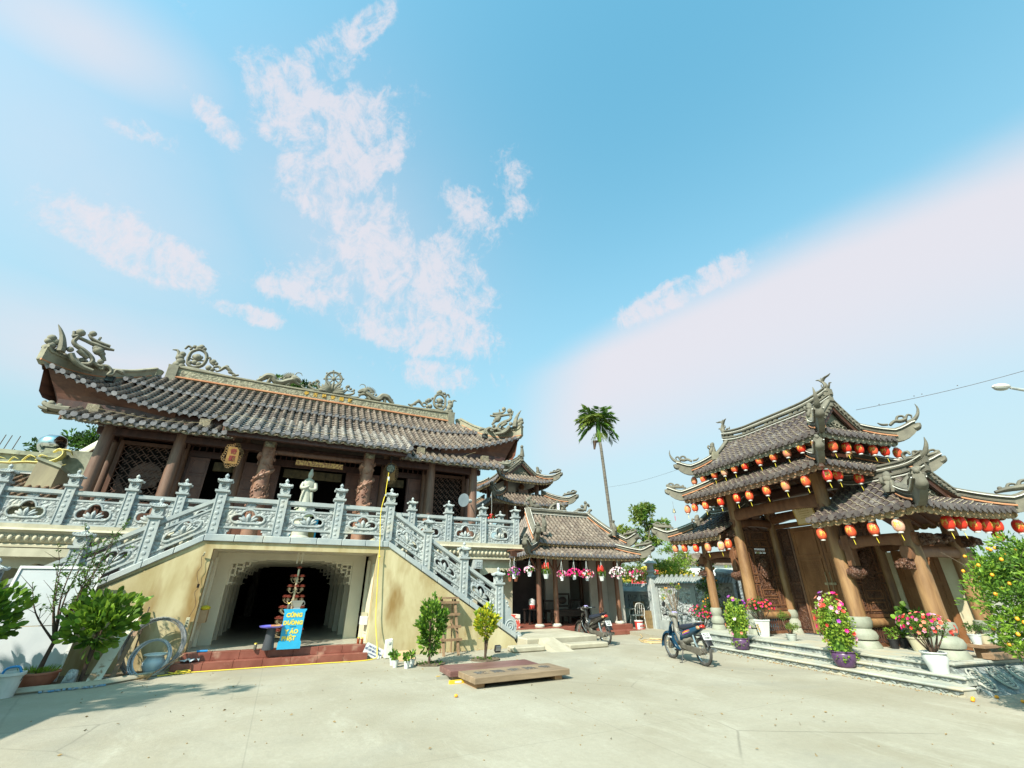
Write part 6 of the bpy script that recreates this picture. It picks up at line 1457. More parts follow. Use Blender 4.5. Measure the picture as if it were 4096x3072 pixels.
def house(label,x,y,w_,d,h,c,seed):
    rnd=random.Random(seed); t=thing('distant_house',label,'house','W',x,y,0,'low houses far beyond the wall',rz=rnd.uniform(-.3,.3)); FPB('wall',mat('house_'+str(seed),c,None,rough=.8),t,-w_/2,w_/2,-d/2,d/2,0,h)
    MB().prism([(-w_/2-.3,0),(w_/2+.3,0),(0,h*.35)],(0,-d/2-.3,h),(1,0,0),(0,0,1),(0,d+.6,0)).build('roof',[m_tile],t)
    for i in range(3): o=FPB('window',m_black,t,-w_*.35+i*w_*.28,-w_*.35+i*w_*.28+w_*.14,-d/2-.03,-d/2-.001,h*.35,h*.75)
house('white distant house with a low roof right of the yellow canopy',20,52,7,5,3.6,(.6,.62,.64),41); house('cream distant house behind the feathery trees',7,50,7,5,3.4,(.55,.52,.42),43)
# ================================================================ old buildings on the left
m_oldtile=mat('old_clay_tile',(.16,.10,.07),(.30,.20,.13),3.,.8,.4,20.,(.08,.06,.05),2.,t3=(.5,.7),island=.3)
OB=thing('old_side_building','weathered low building with mossy tiles and a stained parapet left of the temple','building','T',-8.5,20.5,0)
m_old=mat('weathered_render',(.20,.215,.16),(.33,.34,.26),2.5,.9,.4,14.,(.10,.11,.09),1.5,t3=(.5,.7))
FPB('parapet',m_old,OB,-13,-7.0,19.2,19.4,4.95,5.45); FPB('parapet_coping',m_old,OB,-13,-6.95,19.1,19.5,5.451,5.58); FPB('ledge',m_white,OB,-13,-6.4,19.02,19.19,4.86,4.94); FPB('wall',m_old,OB,-13,-6.3,19.4,24,0,4.9); FPB('raised_wall',m_old,OB,-7.6,-6.2,19.15,19.5,4.95,5.75)
P=lambda a,b:Vector((-13+a,17.0+b*.0+b,3.75+.5*b))
t1,t2=MB(),MB(); tiles(t1,t2,P,0,6.6,lambda a:2.1,.2,.04,.16,False,0); t1.build('clay_tile_roof',[m_oldtile],OB,fix=False)
FPB('eave_wall',m_old,OB,-13,-6.3,17.6,17.7,0,3.7)
P=lambda a,b:Vector((-7.6+a,22+b,6.0+.62*b)); t1,t2=MB(),MB(); tiles(t1,t2,P,0,2.6,lambda a:2.4,.22,.06,.2,False,0); t1.build('side_tile_roof',[m_oldtile],OB,fix=False)
m=MB(); ridge(m,[(-7.7,22+2.4*i/8,6.0+.62*2.4*i/8+.05) for i in range(9)],.22,.2,.05); ridge(m,[(-7.7+2.6*i/6,24.4,7.55) for i in range(7)],.22,.2,.05); m.build('white_verge',[mat('lime_verge',(.48,.47,.38),(.56,.55,.46),5.,.8)],OB)
CB_=thing('concrete_block','tall tapering concrete chimney-like block between the terrace and the old roof','block','T',-6.9,18.3,0)
MB().hexa([(-7.5,18.0,0),(-6.75,18.0,0),(-6.25,19.0,0),(-7.2,19.0,0),(-7.28,18.3,5.25),(-6.72,18.3,5.02),(-6.2,19.0,4.5),(-7.0,19.0,4.9)]).build('shaft',[mat('bare_concrete',(.22,.19,.13),(.33,.29,.19),2.,.9,.4,20.,stretch=(1,1,.4))],CB_); MB().hexa([(-7.34,18.24,5.2),(-6.68,18.24,4.98),(-6.14,19.04,4.46),(-7.04,19.04,4.86),(-7.34,18.24,5.28),(-6.68,18.24,5.06),(-6.14,19.04,4.54),(-7.04,19.04,4.94)]).build('cap',[m_old],CB_)
DR=thing('yellow_dragon_carving','flat yellow dragon carving lying along the parapet of the old building','ornament','T',-7.4,19.0,5.0)
m=MB(); curl(m,(-8.2,18.95,5.08),(1,0,0),[([(-.9,.0),(-.5,.05),(0,.05),(.4,.12),(.8,.14),(1.1,.28),(1.2,.5),(1.05,.62),(.92,.5)],[.02,.06,.08,.10,.12,.13,.12,.10,.06]),([(1.05,.6),(1.3,.6),(1.42,.46)],[.10,.09,.03]),([(.7,.05),(1.1,.02),(1.35,.16)],[.08,.08,.02]),([(.3,.15),(.4,.34),(.55,.3)],[.07,.06,.03]),([(.6,.2),(.66,.38),(.82,.36)],[.07,.05,.03]),([(-.3,.08),(-.25,.2),(-.1,.18)],[.05,.04,.02]),([(.0,.08),(.06,.24),(.18,.2)],[.05,.05,.02])],flat=.35,rs=1.)
m.build('carving',[mat('dragon_yellow',(.62,.55,.20),(.70,.62,.26),4.,.7)],DR,smooth=50)
WT=thing('water_tank','shiny round steel water tank on a frame behind the parapet','water tank','T',-7.45,20.3,5.5)
m=MB(); rows=[]; m.tube([(-8.28,20.3,6.12),(-8.22,20.3,6.12),(-8.05,20.3,6.13),(-7.75,20.3,6.14),(-7.6,20.3,6.14),(-7.55,20.3,6.14)],[.10,.24,.34,.34,.24,.10],20); m.build('drum',[mat('steel',(.62,.63,.62),None,rough=.15,metal=1.)],WT,smooth=True)
for x in (-8.1,-7.7): MB().tube([(x,20.1,5.5),(x,20.3,6.0)],.03,6).build('stand_leg',[m_white],WT); 
for i,x in enumerate((-8.9,-8.75,-8.55,-9.7,-9.5,-9.35)):
    if i%3==0: RBt=thing('rebar_stub',('right' if i else 'left')+'most cluster of rusty reinforcing bars standing on the parapet','rebar','T',x,19.6,5.5,'rebar clusters on the parapet'); FPB('footing',m_old,RBt,x-.1,x+.45,19.5,19.75,5.4,5.62)
    MB().tube([(x,19.6,5.6),(x+.05,19.6,6.15-.1*(i//3))],.012,5).build('bar',[m_barkd],RBt)
FPB('crossbar',m_barkd,RBt,-9.72,-9.3,19.59,19.61,5.85,5.87)
# ================================================================ plants in pots and beds
m_terrap=mat('terracotta_pot',(.30,.10,.055),(.38,.15,.09),4.,.6,.2,30.); m_soil=mat('soil',(.07,.05,.035),(.14,.11,.07),9.,.95,.8,40.); m_whitep=mat('white_ceramic',(.48,.51,.50),(.54,.56,.54),3.,.2,0)
m_purple=mat('purple_plastic',(.075,.035,.09),(.10,.05,.12),3.,.35); m_creamp=mat('cream_ceramic',(.42,.39,.27),None,rough=.3); m_bagp=mat('black_plastic',(.015,.015,.017),None,rough=.45); m_greyp=mat('grey_pot',(.30,.33,.30),(.38,.40,.36),5.,.6)
FL={k:leafmat('petal_'+k,a,b,.3) for k,a,b in (('magenta',(.60,.01,.14),(.75,.03,.26)),('red',(.65,.03,.03),(.78,.10,.06)),('pink',(.70,.22,.38),(.80,.40,.55)),('purple',(.22,.03,.30),(.45,.08,.50)),('white',(.75,.70,.70),(.80,.62,.66)),('salmon',(.75,.20,.12),(.80,.32,.22)),('maroon',(.18,.01,.05),(.30,.03,.08)))}
def potmesh(x,y,z,r,h,kind='round'):
    m=MB()
    P_={'round':[(.62,0),(.78,.12),(.97,.5),(1,.82),(.92,.9),(1.02,.93),(1.02,1),(.9,1),(.86,.86)],'cone':[(.68,0),(.98,.88),(1.06,.9),(1.06,1),(.95,1),(.9,.86)],'bowl':[(.7,0),(.95,.5),(1,.86),(1.08,.88),(1.08,1),(.96,1),(.92,.86)],'jar':[(.7,0),(.72,.1),(.8,.3),(.98,.7),(.9,.88),(1.06,.95),(1.04,1),(.88,.97),(.84,.86)]}[kind]
    return m.lathe(x,y,[(a*r,z+b*h) for a,b in P_],22)
def potted(label,fr,x,y,z,r,h,kind,pm,group=None,cat='potted plant',name='potted_plant'):
    t=thing(name,label,cat,fr,x,y,z,group); p=potmesh(x,y,z,r,h,kind).build('pot',[pm],t,smooth=50)
    MB().lathe(x,y,[(r*.88,z+h*.84),(r*.88,z+h*.87)],16).build('soil',[m_soil],p)
    return t
def flowers(t,x,y,z,r,n,kinds,size,seed,zmin=-.6):
    rnd=random.Random(seed); ms={k:MB() for k in kinds}
    for i in range(n):
        while 1:
            v=Vector((rnd.gauss(0,1),rnd.gauss(0,1),rnd.gauss(0,1))).normalized()
            if v.z>zmin: break
        k=kinds[int(rnd.random()*len(kinds))]; d=v+Vector((0,-.4,.2))
        flower(ms[k],(x+v.x*r[0]*1.03,y+v.y*r[1]*1.03,z+v.z*r[2]*1.03),d,size*rnd.uniform(.8,1.2),rnd)
    for k,m in ms.items():
        if m.v: m.build('blossom',[FL[k]],t,fix=False)
def foliage(t,x,y,z,r,n,L,W_,lm,seed,shell=.5,up=.2,rounded=False,fold=.25):
    rnd=random.Random(seed); ms=[MB() for _ in lm]
    for i in range(n//12+1):
        v=Vector((rnd.gauss(0,1),rnd.gauss(0,1),rnd.gauss(0,1))).normalized()*rnd.uniform(.45,.9); rr=min(r)*rnd.uniform(.28,.5)
        blob_leaves(ms[rnd.randrange(len(ms))],(x+v.x*r[0]*.85,y+v.y*r[1]*.85,z+v.z*r[2]*.85),(rr,rr,rr),12,L,W_,rnd,shell,up,rounded,fold)
    for m,q in zip(ms,lm): m.build('foliage',[q],t,fix=False)
def stems(t,x,y,z,tips,r0,seed,mt=None): m=MB(); branchy(m,(x,y,z),tips,r0,r0*.25,random.Random(seed),.05); m.build('stem',[mt or m_barkd],t,smooth=True)
# petunia towers
for i,(s_,lb) in enumerate(((10.72,'tall column of lime petunias in a purple pot beside the left gate steps'),(7.93,'tall column of petunias with pink and white blooms in a purple pot before the door'))):
    x=-s_; y=9.66; k=1. if i==0 else 1.08
    t=potted(lb,'G',x,y,.131,.20*k,.27*k,'round',m_purple)
    foliage(t,x,y,.36+.48*k,(.30*k,.29*k,.58*k),2300,.06,.05,(m_lv_petu,m_lv_bright,m_lv_petu),50+i,.6); foliage(t,x,y,.30,(.27*k,.27*k,.12),300,.055,.045,(m_lv_petu,m_lv_bright),60+i,.6)
    MB().lathe(x,y,[(.16,.35),(.19,.9),(.1,1.25)],10).build('stem',[m_lv_mid],t)
    flowers(t,x,y,.36+.5*k,(.31*k,.30*k,.60*k),30 if i else 17,('purple','pink','white','salmon') if not i else ('magenta','red','pink','purple','white','salmon'),.05,70+i)
    if i: flowers(t,x,y,1.25,(.26,.26,.16),22,('red','pink','magenta','salmon'),.045,77)
def azalea(lb,x,y,z,r,h,kind,pm,cr,n,kinds,seed,lm=(m_lv_dark,m_lv_mid),nf=60,lift=.16):
    t=potted(lb,'G',x,y,z,r,h,kind,pm); zc=z+h+lift+cr[2]
    rnd=random.Random(seed); stems(t,x,y,z+h*.8,[(x+rnd.uniform(-1,1)*cr[0]*.7,y+rnd.uniform(-1,1)*cr[1]*.7,zc+rnd.uniform(-.3,.6)*cr[2]) for _ in range(14)],.014,seed)
    foliage(t,x,y,zc,cr,n,.05,.024,lm,seed+1,.4); flowers(t,x,y,zc,cr,nf,kinds,.033,seed+2,-.4); return t
t=azalea('pink azalea in a tall white six-sided pot with a painted tree, before the beast screen',-11.0,10.75,.377,.001,.38,'cone',m_creamp,(.40,.36,.20),900,('magenta','magenta','red'),80)
for c in list(t.children):
    if c.name.startswith('pot'): 
        for q in list(c.children): bpy.data.objects.remove(q)
        bpy.data.objects.remove(c)
m=MB(); m.lathe(-11.0,10.75,[(.13,.377),(.135,.40),(.14,.42),(.21,.74),(.23,.76),(.23,.79),(.2,.79),(.19,.74)],6,ph=.3); hp=m.build('pot',[m_whitep],t)
m=MB(); n_=Vector((0,-1,0)); c=Vector((-10.98,10.575,.58)); m.tube(crom([c+Vector((.0,.03,-.12)),c+Vector((.02,.01,-.05)),c+Vector((-.02,0,.02)),c+Vector((.02,-.015,.1))],3),.008,5); m.build('painted_branch',[m_barkd],hp)
m=MB(); rnd=random.Random(1)
for i in range(12): m.ell(c+Vector((rnd.uniform(-.05,.05),-.012,rnd.uniform(-.08,.1))),(.014,.004,.014),6,4)
m.build('painted_blossom',[m_gold],hp)
azalea('pink azalea in a white jar standing behind the blue scooter',-14.05,11.2,0,.20,.36,'round',m_whitep,(.42,.36,.26),1000,('magenta','magenta','red'),84)
azalea('azalea with pink and salmon blooms in the big white ribbed pot on the steps',-6.38,9.92,.256,.19,.32,'jar',m_whitep,(.44,.34,.23),1000,('magenta','red','salmon','pink'),88,(m_lv_dark,m_lv_mid,m_lv_bright),70)
t=potted('cream pot with round-leaved green plant behind the big white pot','G',-7.62,11.5,.377,.17,.27,'cone',m_creamp); foliage(t,-7.62,11.5,1.0,(.3,.25,.22),120,.13,.12,(m_lv_bright,m_lv_mid),91,.4,rounded=True); stems(t,-7.62,11.5,.6,[(-7.5,11.4,1.0),(-7.8,11.5,.95),(-7.6,11.6,1.2)],.012,5)
t=potted('small round grey pot with a feathery bonsai at the doorstep','G',-10.0,10.62,.377,.12,.15,'bowl',m_greyp); stems(t,-10,10.62,.5,[(-9.95,10.6,.75),(-10.15,10.62,.9),(-9.85,10.6,.7)],.022,6); foliage(t,-9.93,10.62,.68,(.2,.17,.10),420,.045,.012,(m_lv_yg,m_lv_mid),93,.5,.6); foliage(t,-10.12,10.62,.92,(.17,.15,.11),380,.045,.012,(m_lv_yg,m_lv_mid),94,.5,.6)
for i,(s_,y) in enumerate(((8.1,11.45),(8.1,11.75),(8.12,12.05),(8.05,12.3))):
    t=potted(f'{["nearest","second","third","farthest"][i]} black plastic seedling bag in the row under the right log rail','G',-s_,y,.377,.10,.19,'cone',m_bagp,'black seedling bags'); foliage(t,-s_,y,.68,(.14,.14,.12),110 if i<2 else 30,.05,.035,(m_lv_bright,m_lv_mid),96+i,.4); stems(t,-s_,y,.52,[(-s_+.05,y,.7),(-s_-.05,y,.68)],.008,i)
BN=thing('plank_bench','low brown plank bench carrying small pots by the right front column','bench','G',-6.5,12,.377)
m_plank=mat('plank_wood',(.17,.105,.06),(.27,.17,.10),3.,.6,.3,25.,stretch=(3,.5,3)); MB().box(-6.68,-6.38,11.35,13.0,.56,.62).build('seat',[m_plank],BN,bevel=.006); MB().box(-6.28,-6.10,11.0,12.4,.43,.52).build('lower_plank',[m_plank],BN,bevel=.006)
for y in (11.5,12.85): MB().box(-6.65,-6.42,y,y+.06,.378,.559).build('leg',[m_plank],BN)
for y in (11.1,12.3): MB().box(-6.26,-6.12,y,y+.06,.43-.01,.4301).build('foot',[m_plank],BN)
for i,(y,pm,kd,nm) in enumerate(((11.45,m_whitep,'cone','white'),(11.7,m_creamp,'cone','cream'),(11.95,m_greyp,'cone','blue-grey'),(12.25,m_creamp,'bowl','wide cream'),(12.6,m_whitep,'cone','small white'))):
    t=potted(f'{nm} pot with a small dark bonsai, {["first","second","third","fourth","fifth"][i]} from the column on the plank bench','G',-6.53,y,.621,.10 if i!=3 else .14,.17,kd,pm,'pots on the plank bench'); foliage(t,-6.53,y,.90,(.16,.14,.09),200,.035,.018,(m_lv_dark,m_lv_mid),110+i,.4); stems(t,-6.53,y,.76,[(-6.5,y,.9)],.012,i)
t=potted('small cream pot half hidden between the petunia tower and the left column','G',-11.75,10.35,.377,.13,.2,'cone',m_creamp); foliage(t,-11.75,10.35,.85,(.14,.12,.2),160,.05,.02,(m_lv_dark,m_lv_mid),120,.4)
m_orange=mat('orange_fruit',(.72,.27,.015),(.78,.36,.03),6.,.45,.1,60.)
KQ=tree('kumquat tree full of yellow-orange fruit, filling the right edge by the platform','W',7.85,7.0,2.4,[((0,0,1.55),(1.0,.9,.62)),((-.45,.0,1.05),(.55,.5,.42)),((.3,.1,2.05),(.7,.6,.42)),((-.35,.1,1.9),(.55,.5,.32)),((.1,-.1,.85),(.8,.7,.3))],12500,.075,.034,(m_lv_mid,m_lv_bright),tr=.04,seed=61,split=.4,cat='fruit tree',name='kumquat_tree',fruit=(m_orange,72,.024,None),extra=30,shell=.35)
tree('dense dark kumquat bush with orange fruit against the stone wall behind the azalea','G',-14.1,11.75,2.75,[((0,0,.95),(.42,.38,.42)),((.05,0,1.6),(.42,.36,.45)),((0,0,2.3),(.33,.3,.38))],3200,.085,.03,(m_lv_dark,m_lv_mid),tr=.03,seed=62,split=.35,cat='fruit tree',name='kumquat_tree',fruit=(m_orange,42,.03,None),shell=.35)
tree('sparse young tree with bare grey branches in front of the carved wall','G',-15.3,11.1,1.95,[((-.35,0,1.35),(.3,.25,.25)),((.35,0,1.55),(.3,.25,.22)),((-.75,0,1.15),(.22,.2,.2)),((.0,0,1.75),(.25,.2,.15)),((-.55,0,1.6),(.2,.2,.15))],300,.06,.028,(m_lv_bright,m_lv_yg),tr=.045,seed=63,split=.32,cat='young tree',name='young_tree',extra=26,fruit=(m_orange,5,.025,None))
for i,(x,y,d) in enumerate(((-.91,8.5,'single small orange lying alone in the middle of the courtyard'),(7.2,8.2,'fallen orange at the foot of the coin wall, leftmost of the four'),(7.32,8.32,'fallen orange touching the leftmost one, just behind it'),(7.8,8.42,'fallen orange under the second coin medallion'),(7.9,8.12,'fallen orange nearest the right edge of the picture'))):
    t=thing('fallen_orange',d,'orange','W',x,y,0,'oranges on the ground'); o=MB().ell((x,y,.024),(.03,.026,.024),12,8).build('peel',[m_orange],t,smooth=True); MB().ell((x,y,.049),(.005,.005,.003),6,4).build('stalk_scar',[m_lv_dark],o)
# shrubs in front of the stair block
def shrub(lb,x,y,zc,r,n,L,W_,lm,seed,h0=.3,rounded=True,tr=.028,up=.3,bed=True,lobes=None):
    t=thing('leafy_shrub',lb,'shrub','T',x,y,0)
    stems(t,x,y,0,[(x+random.Random(seed+i).uniform(-1,1)*r[0]*.5,y+random.Random(seed-i).uniform(-1,1)*r[1]*.5,zc+r[2]*.3) for i in range(3)],tr,seed)
    rnd=random.Random(seed); ms=[MB() for _ in lm]; g=.16
    for i in range(n):
        while 1:
            v=Vector((rnd.uniform(-1,1),rnd.uniform(-1,1),rnd.uniform(-1,1)))
            if .35<v.length<1: break
        if v.z<0: v=Vector((v.x*(1+v.z*.45),v.y*(1+v.z*.45),v.z))
        az_=math.atan2(v.y,v.x); v=v*(1+.20*sin(2*az_+seed)+.16*sin(4.7*v.z*2+seed*2+az_)+.10*sin(9*v.x+seed))
        d=Vector((v.x,v.y,v.z*.6+up)).normalized()+Vector((rnd.uniform(-.6,.6),rnd.uniform(-.6,.6),rnd.uniform(-.2,.6)))
        w_=[rnd.random()]; j=0 if len(lm)==1 else min(int(rnd.random()*len(lm)),len(lm)-1)
        leaf(ms[j],(x+v.x*r[0],y+v.y*r[1],zc+v.z*r[2]),d,L*rnd.uniform(.7,1.2),W_*rnd.uniform(.8,1.2),rnd,rounded,.3)
    for m,q in zip(ms,lm): m.build('foliage',[q],t,fix=False)
    if bed:
        m=MB(); pr=[]; k=14
        for i in range(k): a=2*pi*i/k; q=.30+rnd.uniform(-.05,.05); pr.append((cos(a)*q*1.15,sin(a)*q))
        m.prism(pr,(x,y,.004),(1,0,0),(0,1,0),(0,0,.025)); so=m.build('soil_patch',[m_soil],t)
        m=MB(); 
        for i in range(40): a=rnd.uniform(0,2*pi); q=rnd.uniform(.05,.3); leaf(m,(x+cos(a)*q,y+sin(a)*q,.02),(cos(a),sin(a),rnd.uniform(.2,1.2)),.07,.04,rnd)
        m.build('weeds',[m_lv_mid],so,fix=False)['kind']='stuff'
    return t
shrub('upright dark green shrub with oval leaves between the small pots and the ladder',3.52,11.3,.78,(.38,.37,.53),1150,.12,.058,(m_lv_mid,m_lv_mid,m_lv_bright),131)
shrub('round yellow-leaved shrub on a single stem near the foot of the stairs',4.95,11.4,.80,(.31,.29,.35),950,.09,.052,(m_lv_yel,m_lv_yel,m_lv_bright),132)
shrub('glossy broad-leaved shrub leaning beside the peeling white plank',-2.86,12.0,1.02,(.48,.40,.44),620,.17,.10,(m_lv_bright,m_lv_bright,m_lv_mid),133,bed=False)
shrub('glossy broad-leaved shrub cut by the left edge of the picture',-4.42,11.6,1.12,(.48,.40,.50),620,.17,.10,(m_lv_bright,m_lv_bright,m_lv_mid),134,bed=False)
# bonsai in a terracotta bowl
t=potted('bare-branched small tree in a terracotta bowl before the white board','T',-3.52,12.1,0,.29,.24,'bowl',m_terrap,cat='bonsai',name='bonsai')
rnd=random.Random(7); m=MB(); b=Vector((-3.52,12.1,.2)); f=Vector((-3.46,12.1,.75)); m.tube(crom([b,(-3.50,12.1,.45),f],4),lerps([.045,.035,.03],9),8)
ends=[]
for i,(dx,dz) in enumerate(((-.62,.95),(-.45,1.35),(-.25,1.25),(.0,1.55),(.15,1.75),(.30,1.5),(.38,1.85),(.42,1.3),(.2,1.1),(-.1,1.75),(.5,1.7))):
    e=f+Vector((dx,rnd.uniform(-.3,.3),dz)); md=f.lerp(e,.5)+Vector((rnd.uniform(-.12,.05),0,-.05)); br=crom([f-Vector((0,0,.1*rnd.random())),md,e],5); m.tube(br,lerps([.022,.012,.004],len(br)),5); ends.append(br)
    for q in range(9):
        p=br[rnd.randrange(3,len(br))]; e2=p+Vector((rnd.uniform(-.25,.25),rnd.uniform(-.2,.2),rnd.uniform(.05,.4))); m.tube([p,e2],[.006,.002],4); ends.append([p,p.lerp(e2,.5),e2])
m.build('stem',[m_barkd],t,smooth=True)
m=MB()
for br in ends:
    if br[-1].x>-3.75 or rnd.random()<.25:
        for q in range(11): p=br[-1].lerp(br[len(br)//2],rnd.random()); leaf(m,p,(rnd.uniform(-1,1),rnd.uniform(-1,1),rnd.uniform(-.3,1)),.065,.026,rnd)
m.build('foliage',[m_lv_mid],t,fix=False)
m=MB()
for i in range(160): a=rnd.uniform(0,2*pi); q=rnd.uniform(0,.26); leaf(m,(-3.52+cos(a)*q,12.1+sin(a)*q,.21),(cos(a)*.6,sin(a)*.6,1),.14,.012,rnd)
m.build('grass_tuft',[m_lv_bright],t,fix=False)
# hanging flower pots
def hangpot(lb,x,y,z,kind,kinds,seed,n=26,r=.075,fr=.15,leafy=40,tall=False,hook=2.55):
    t=thing('hanging_pot',lb,'hanging flower pot','T',x,y,z,'flower pots hung from the hut eave'); h=.15
    p=potmesh(x,y,z,r,h,'cone').build('pot',[kind],t,smooth=50); m=MB()
    for i in range(3): a=2*pi*i/3+.5; m.tube([(x+cos(a)*r,y+sin(a)*r,z+h),(x,y,hook-.08)],.005,4)
    m.tube([(x,y,hook-.08),(x+.02,y,hook-.04),(x,y,hook)],.006,4); m.build('hanger',[m_whitep],t)
    if tall:
        foliage(t,x,y,z+h+.12,(.16,.14,.16),170,.06,.03,(m_lv_bright,m_lv_mid),seed,.3); rnd=random.Random(seed); m=MB()
        for i in range(16): a=rnd.uniform(0,6.3); q=rnd.uniform(.02,.15); m.tube([(x+cos(a)*q,y+sin(a)*q,z+h+.18),(x+cos(a)*q*1.1,y+sin(a)*q*1.1,z+h+rnd.uniform(.3,.42))],[.018,.008],5)
        m.build('blossom',[FL['red']],t)
    else:
        foliage(t,x,y,z+h+.04,(fr*.9,fr*.8,fr*.5),leafy*3,.045,.03,(m_lv_mid,m_lv_bright),seed,.3); flowers(t,x,y,z+h+.06,(fr*1.1,fr,fr*.75),n,kinds,.04,seed+1,-.5)
    return t
m_blueprint=mat('blue_print_pot',(.12,.2,.5),(.72,.74,.76),16.,.25,0,thr=(.36,.42))
for a in (('blue-print pot with trailing magenta and pink petunias, leftmost under the eave',7.44,14.75,1.86,m_blueprint,('magenta','pink','purple'),201,30,.075,.22),
  ('blue-print pot of small white flowers near the corner of the hut roof',7.88,14.42,1.93,m_blueprint,('white','white','pink'),202,34,.08,.17),
  ('blue-print pot of pale pink petunias between two hut columns',9.22,14.45,1.80,m_blueprint,('pink','pink','magenta'),204,34,.075,.17),
  ('blue-print pot with a tall mass of bright magenta petunias',9.76,14.45,1.84,m_blueprint,('magenta','magenta','magenta'),205,60,.075,.23),
  ('blue-print pot of spreading red and white petunias above the scooter',10.32,14.45,1.80,m_blueprint,('white','red','magenta','pink'),206,60,.075,.25),
  ('white pot hidden by maroon and white petunias near the hut corner column',11.78,14.45,1.86,m_whitep,('white','maroon','white','pink'),208,90,.07,.30),
  ('white pot of dark pink petunias, rightmost under the hut eave',12.75,14.55,1.86,m_whitep,('magenta','maroon','white'),209,60,.075,.26)): hangpot(*a)
hangpot('plain white pot of red spiky salvia left of the second hut column',8.56,14.45,1.86,m_whitep,(),203,r=.10,tall=True); hangpot('plain white pot of red spiky salvia right of the scooter mirror',11.0,14.45,1.80,m_whitep,(),207,r=.10,tall=True)
for i,(x,y) in enumerate(((7.55,16.2),(7.75,15.7),(8.15,16.0))):
    t=hangpot(['terracotta hanging pot with dark ferns under the terrace corner, leftmost','terracotta hanging pot with long dark leaves, middle of three in shade','small terracotta pot hung in shade behind the white flowers'][i],x,y,1.78,m_terrap,('maroon',),220+i,n=0); foliage(t,x,y,2.02,(.18,.16,.14),60,.22,.035,(m_lv_dark,),230+i,.2,.8)
t=potted('small white pot of red flowers hanging beside the terrace corner lantern','T',7.6,17.2,3.95,.09,.14,'cone',m_whitep); foliage(t,7.6,17.2,4.15,(.2,.18,.14),120,.07,.03,(m_lv_mid,),240,.4); flowers(t,7.6,17.2,4.25,(.16,.16,.12),10,('red',),.05,241); MB().tube([(7.6,17.2,4.1),(7.62,17.2,4.7),(7.6,17.2,5.3)],.006,4).build('hanger',[m_whitep],t); MB().box(7.4,7.8,17.1,17.3,3.9,3.949).build('shelf',[m_stone],t)
# four small white pots
for i,(x,y,lb) in enumerate(((2.74,11.62,'small white plastic pot with a wilted seedling, behind the leftmost one'),(2.73,11.28,'small white plastic pot, leftmost of the four by the bollard'),(2.93,11.05,'small white plastic pot nearest the camera with a climbing seedling'),(3.09,11.25,'small white plastic pot closest to the dark green shrub'))):
    t=potted(lb,'T',x,y,0,.07,.14,'cone',m_whitep,'small white seedling pots'); foliage(t,x,y,.20,(.08,.07,.07),26,.08,.05,(m_lv_mid,m_lv_bright),250+i,.3,rounded=True); stems(t,x,y,.12,[(x+.02,y,.24),(x-.03,y,.2)],.006,i)
# ================================================================ loose things along the wall
WB=thing('white_board','large white framed board leaning against the left stair flight','board','T',-3.85,12.6,0)
BO=Vector((-4.62,12.42,.01)); BU=Vector((1.29,0,0)); BV=Vector((.0,.42,1.97)); BN_=Vector((0,-.978,.21))*.02
m_board=mat('white_board',(.40,.43,.45),(.45,.475,.49),2.,.25,.03,8.)
for a,b in ((0,.468),(.475,1.)): m=MB(); m.prism([(0,a),(1,a),(1,b),(0,b)],BO,BU,BV,-BN_); m.build('sheet',[m_board],WB)
m=MB()
for a,b,c,d in ((-.02,1.02,-.012,.014),(-.02,1.02,.986,1.012),(-.02,.012,.0145,.9855),(.988,1.02,.0145,.9855)): m.prism([(a,c),(b,c),(b,d),(a,d)],BO+BN_*.01,BU,BV,BN_*1.2)
m.build('frame',[m_white],WB)
PLK=thing('white_plank','peeling white plank leaning against the yellow wall','plank','T',-2.6,12.5,0); m=MB(); m.hexa([(-2.80,12.05,0),(-2.58,12.05,0),(-2.58,12.09,0),(-2.80,12.09,0),(-2.68,12.98,1.08),(-2.46,12.98,1.08),(-2.46,13.02,1.08),(-2.68,13.02,1.08)]); m.build('plank',[mat('peeling_paint',(.30,.22,.13),(.60,.58,.46),5.,.8,.4,20.,thr=(.40,.46))],PLK)
PL2=thing('brown_plank','narrow brown plank leaning just right of the white one','plank','T',-2.45,12.6,0); m=MB(); m.hexa([(-2.50,12.2,0),(-2.42,12.2,0),(-2.42,12.24,0),(-2.50,12.24,0),(-2.43,13.0,1.12),(-2.35,13.0,1.12),(-2.35,13.04,1.12),(-2.43,13.04,1.12)]); m.build('plank',[m_plank],PL2)
def leanring(mb,cx,r,zc,n,r0,seed,y0=12.55,lean=.30,j=.03):
    rnd=random.Random(seed)
    for i in range(n):
        a0=rnd.uniform(0,6); rr=r*(1+rnd.uniform(-j,j)*1.6); ox=rnd.uniform(-j,j); pts=[]
        for k in range(37):
            a=2*pi*k/36; q=rr*(1+.012*sin(2*a+a0)); z=zc+q*sin(a)+rnd.uniform(-.002,.002); pts.append((cx+ox+q*cos(a),y0+.36*(z/1.1)+(i/n-.5)*.10,max(z,.012)))
        mb.tube(pts,r0,4,cap=False)
m_wire=mat('steel_wire',(.32,.33,.34),(.50,.50,.50),8.,.35,metal=.6)
WC=thing('wire_coil','large coil of grey wire leaning on the yellow wall','wire coil','T',-2.0,12.7,0); m=MB(); leanring(m,-2.02,.50,.50,26,.006,1); m.build('coil',[m_wire],WC,fix=False)
WC=thing('wire_coil','smaller bluish wire coil standing in front of the large coil','wire coil','T',-1.95,12.5,0); m=MB(); leanring(m,-1.98,.31,.31,20,.007,2,12.42); m.build('coil',[mat('blue_wire',(.36,.44,.50),(.55,.60,.62),8.,.3,metal=.4)],WC,fix=False)
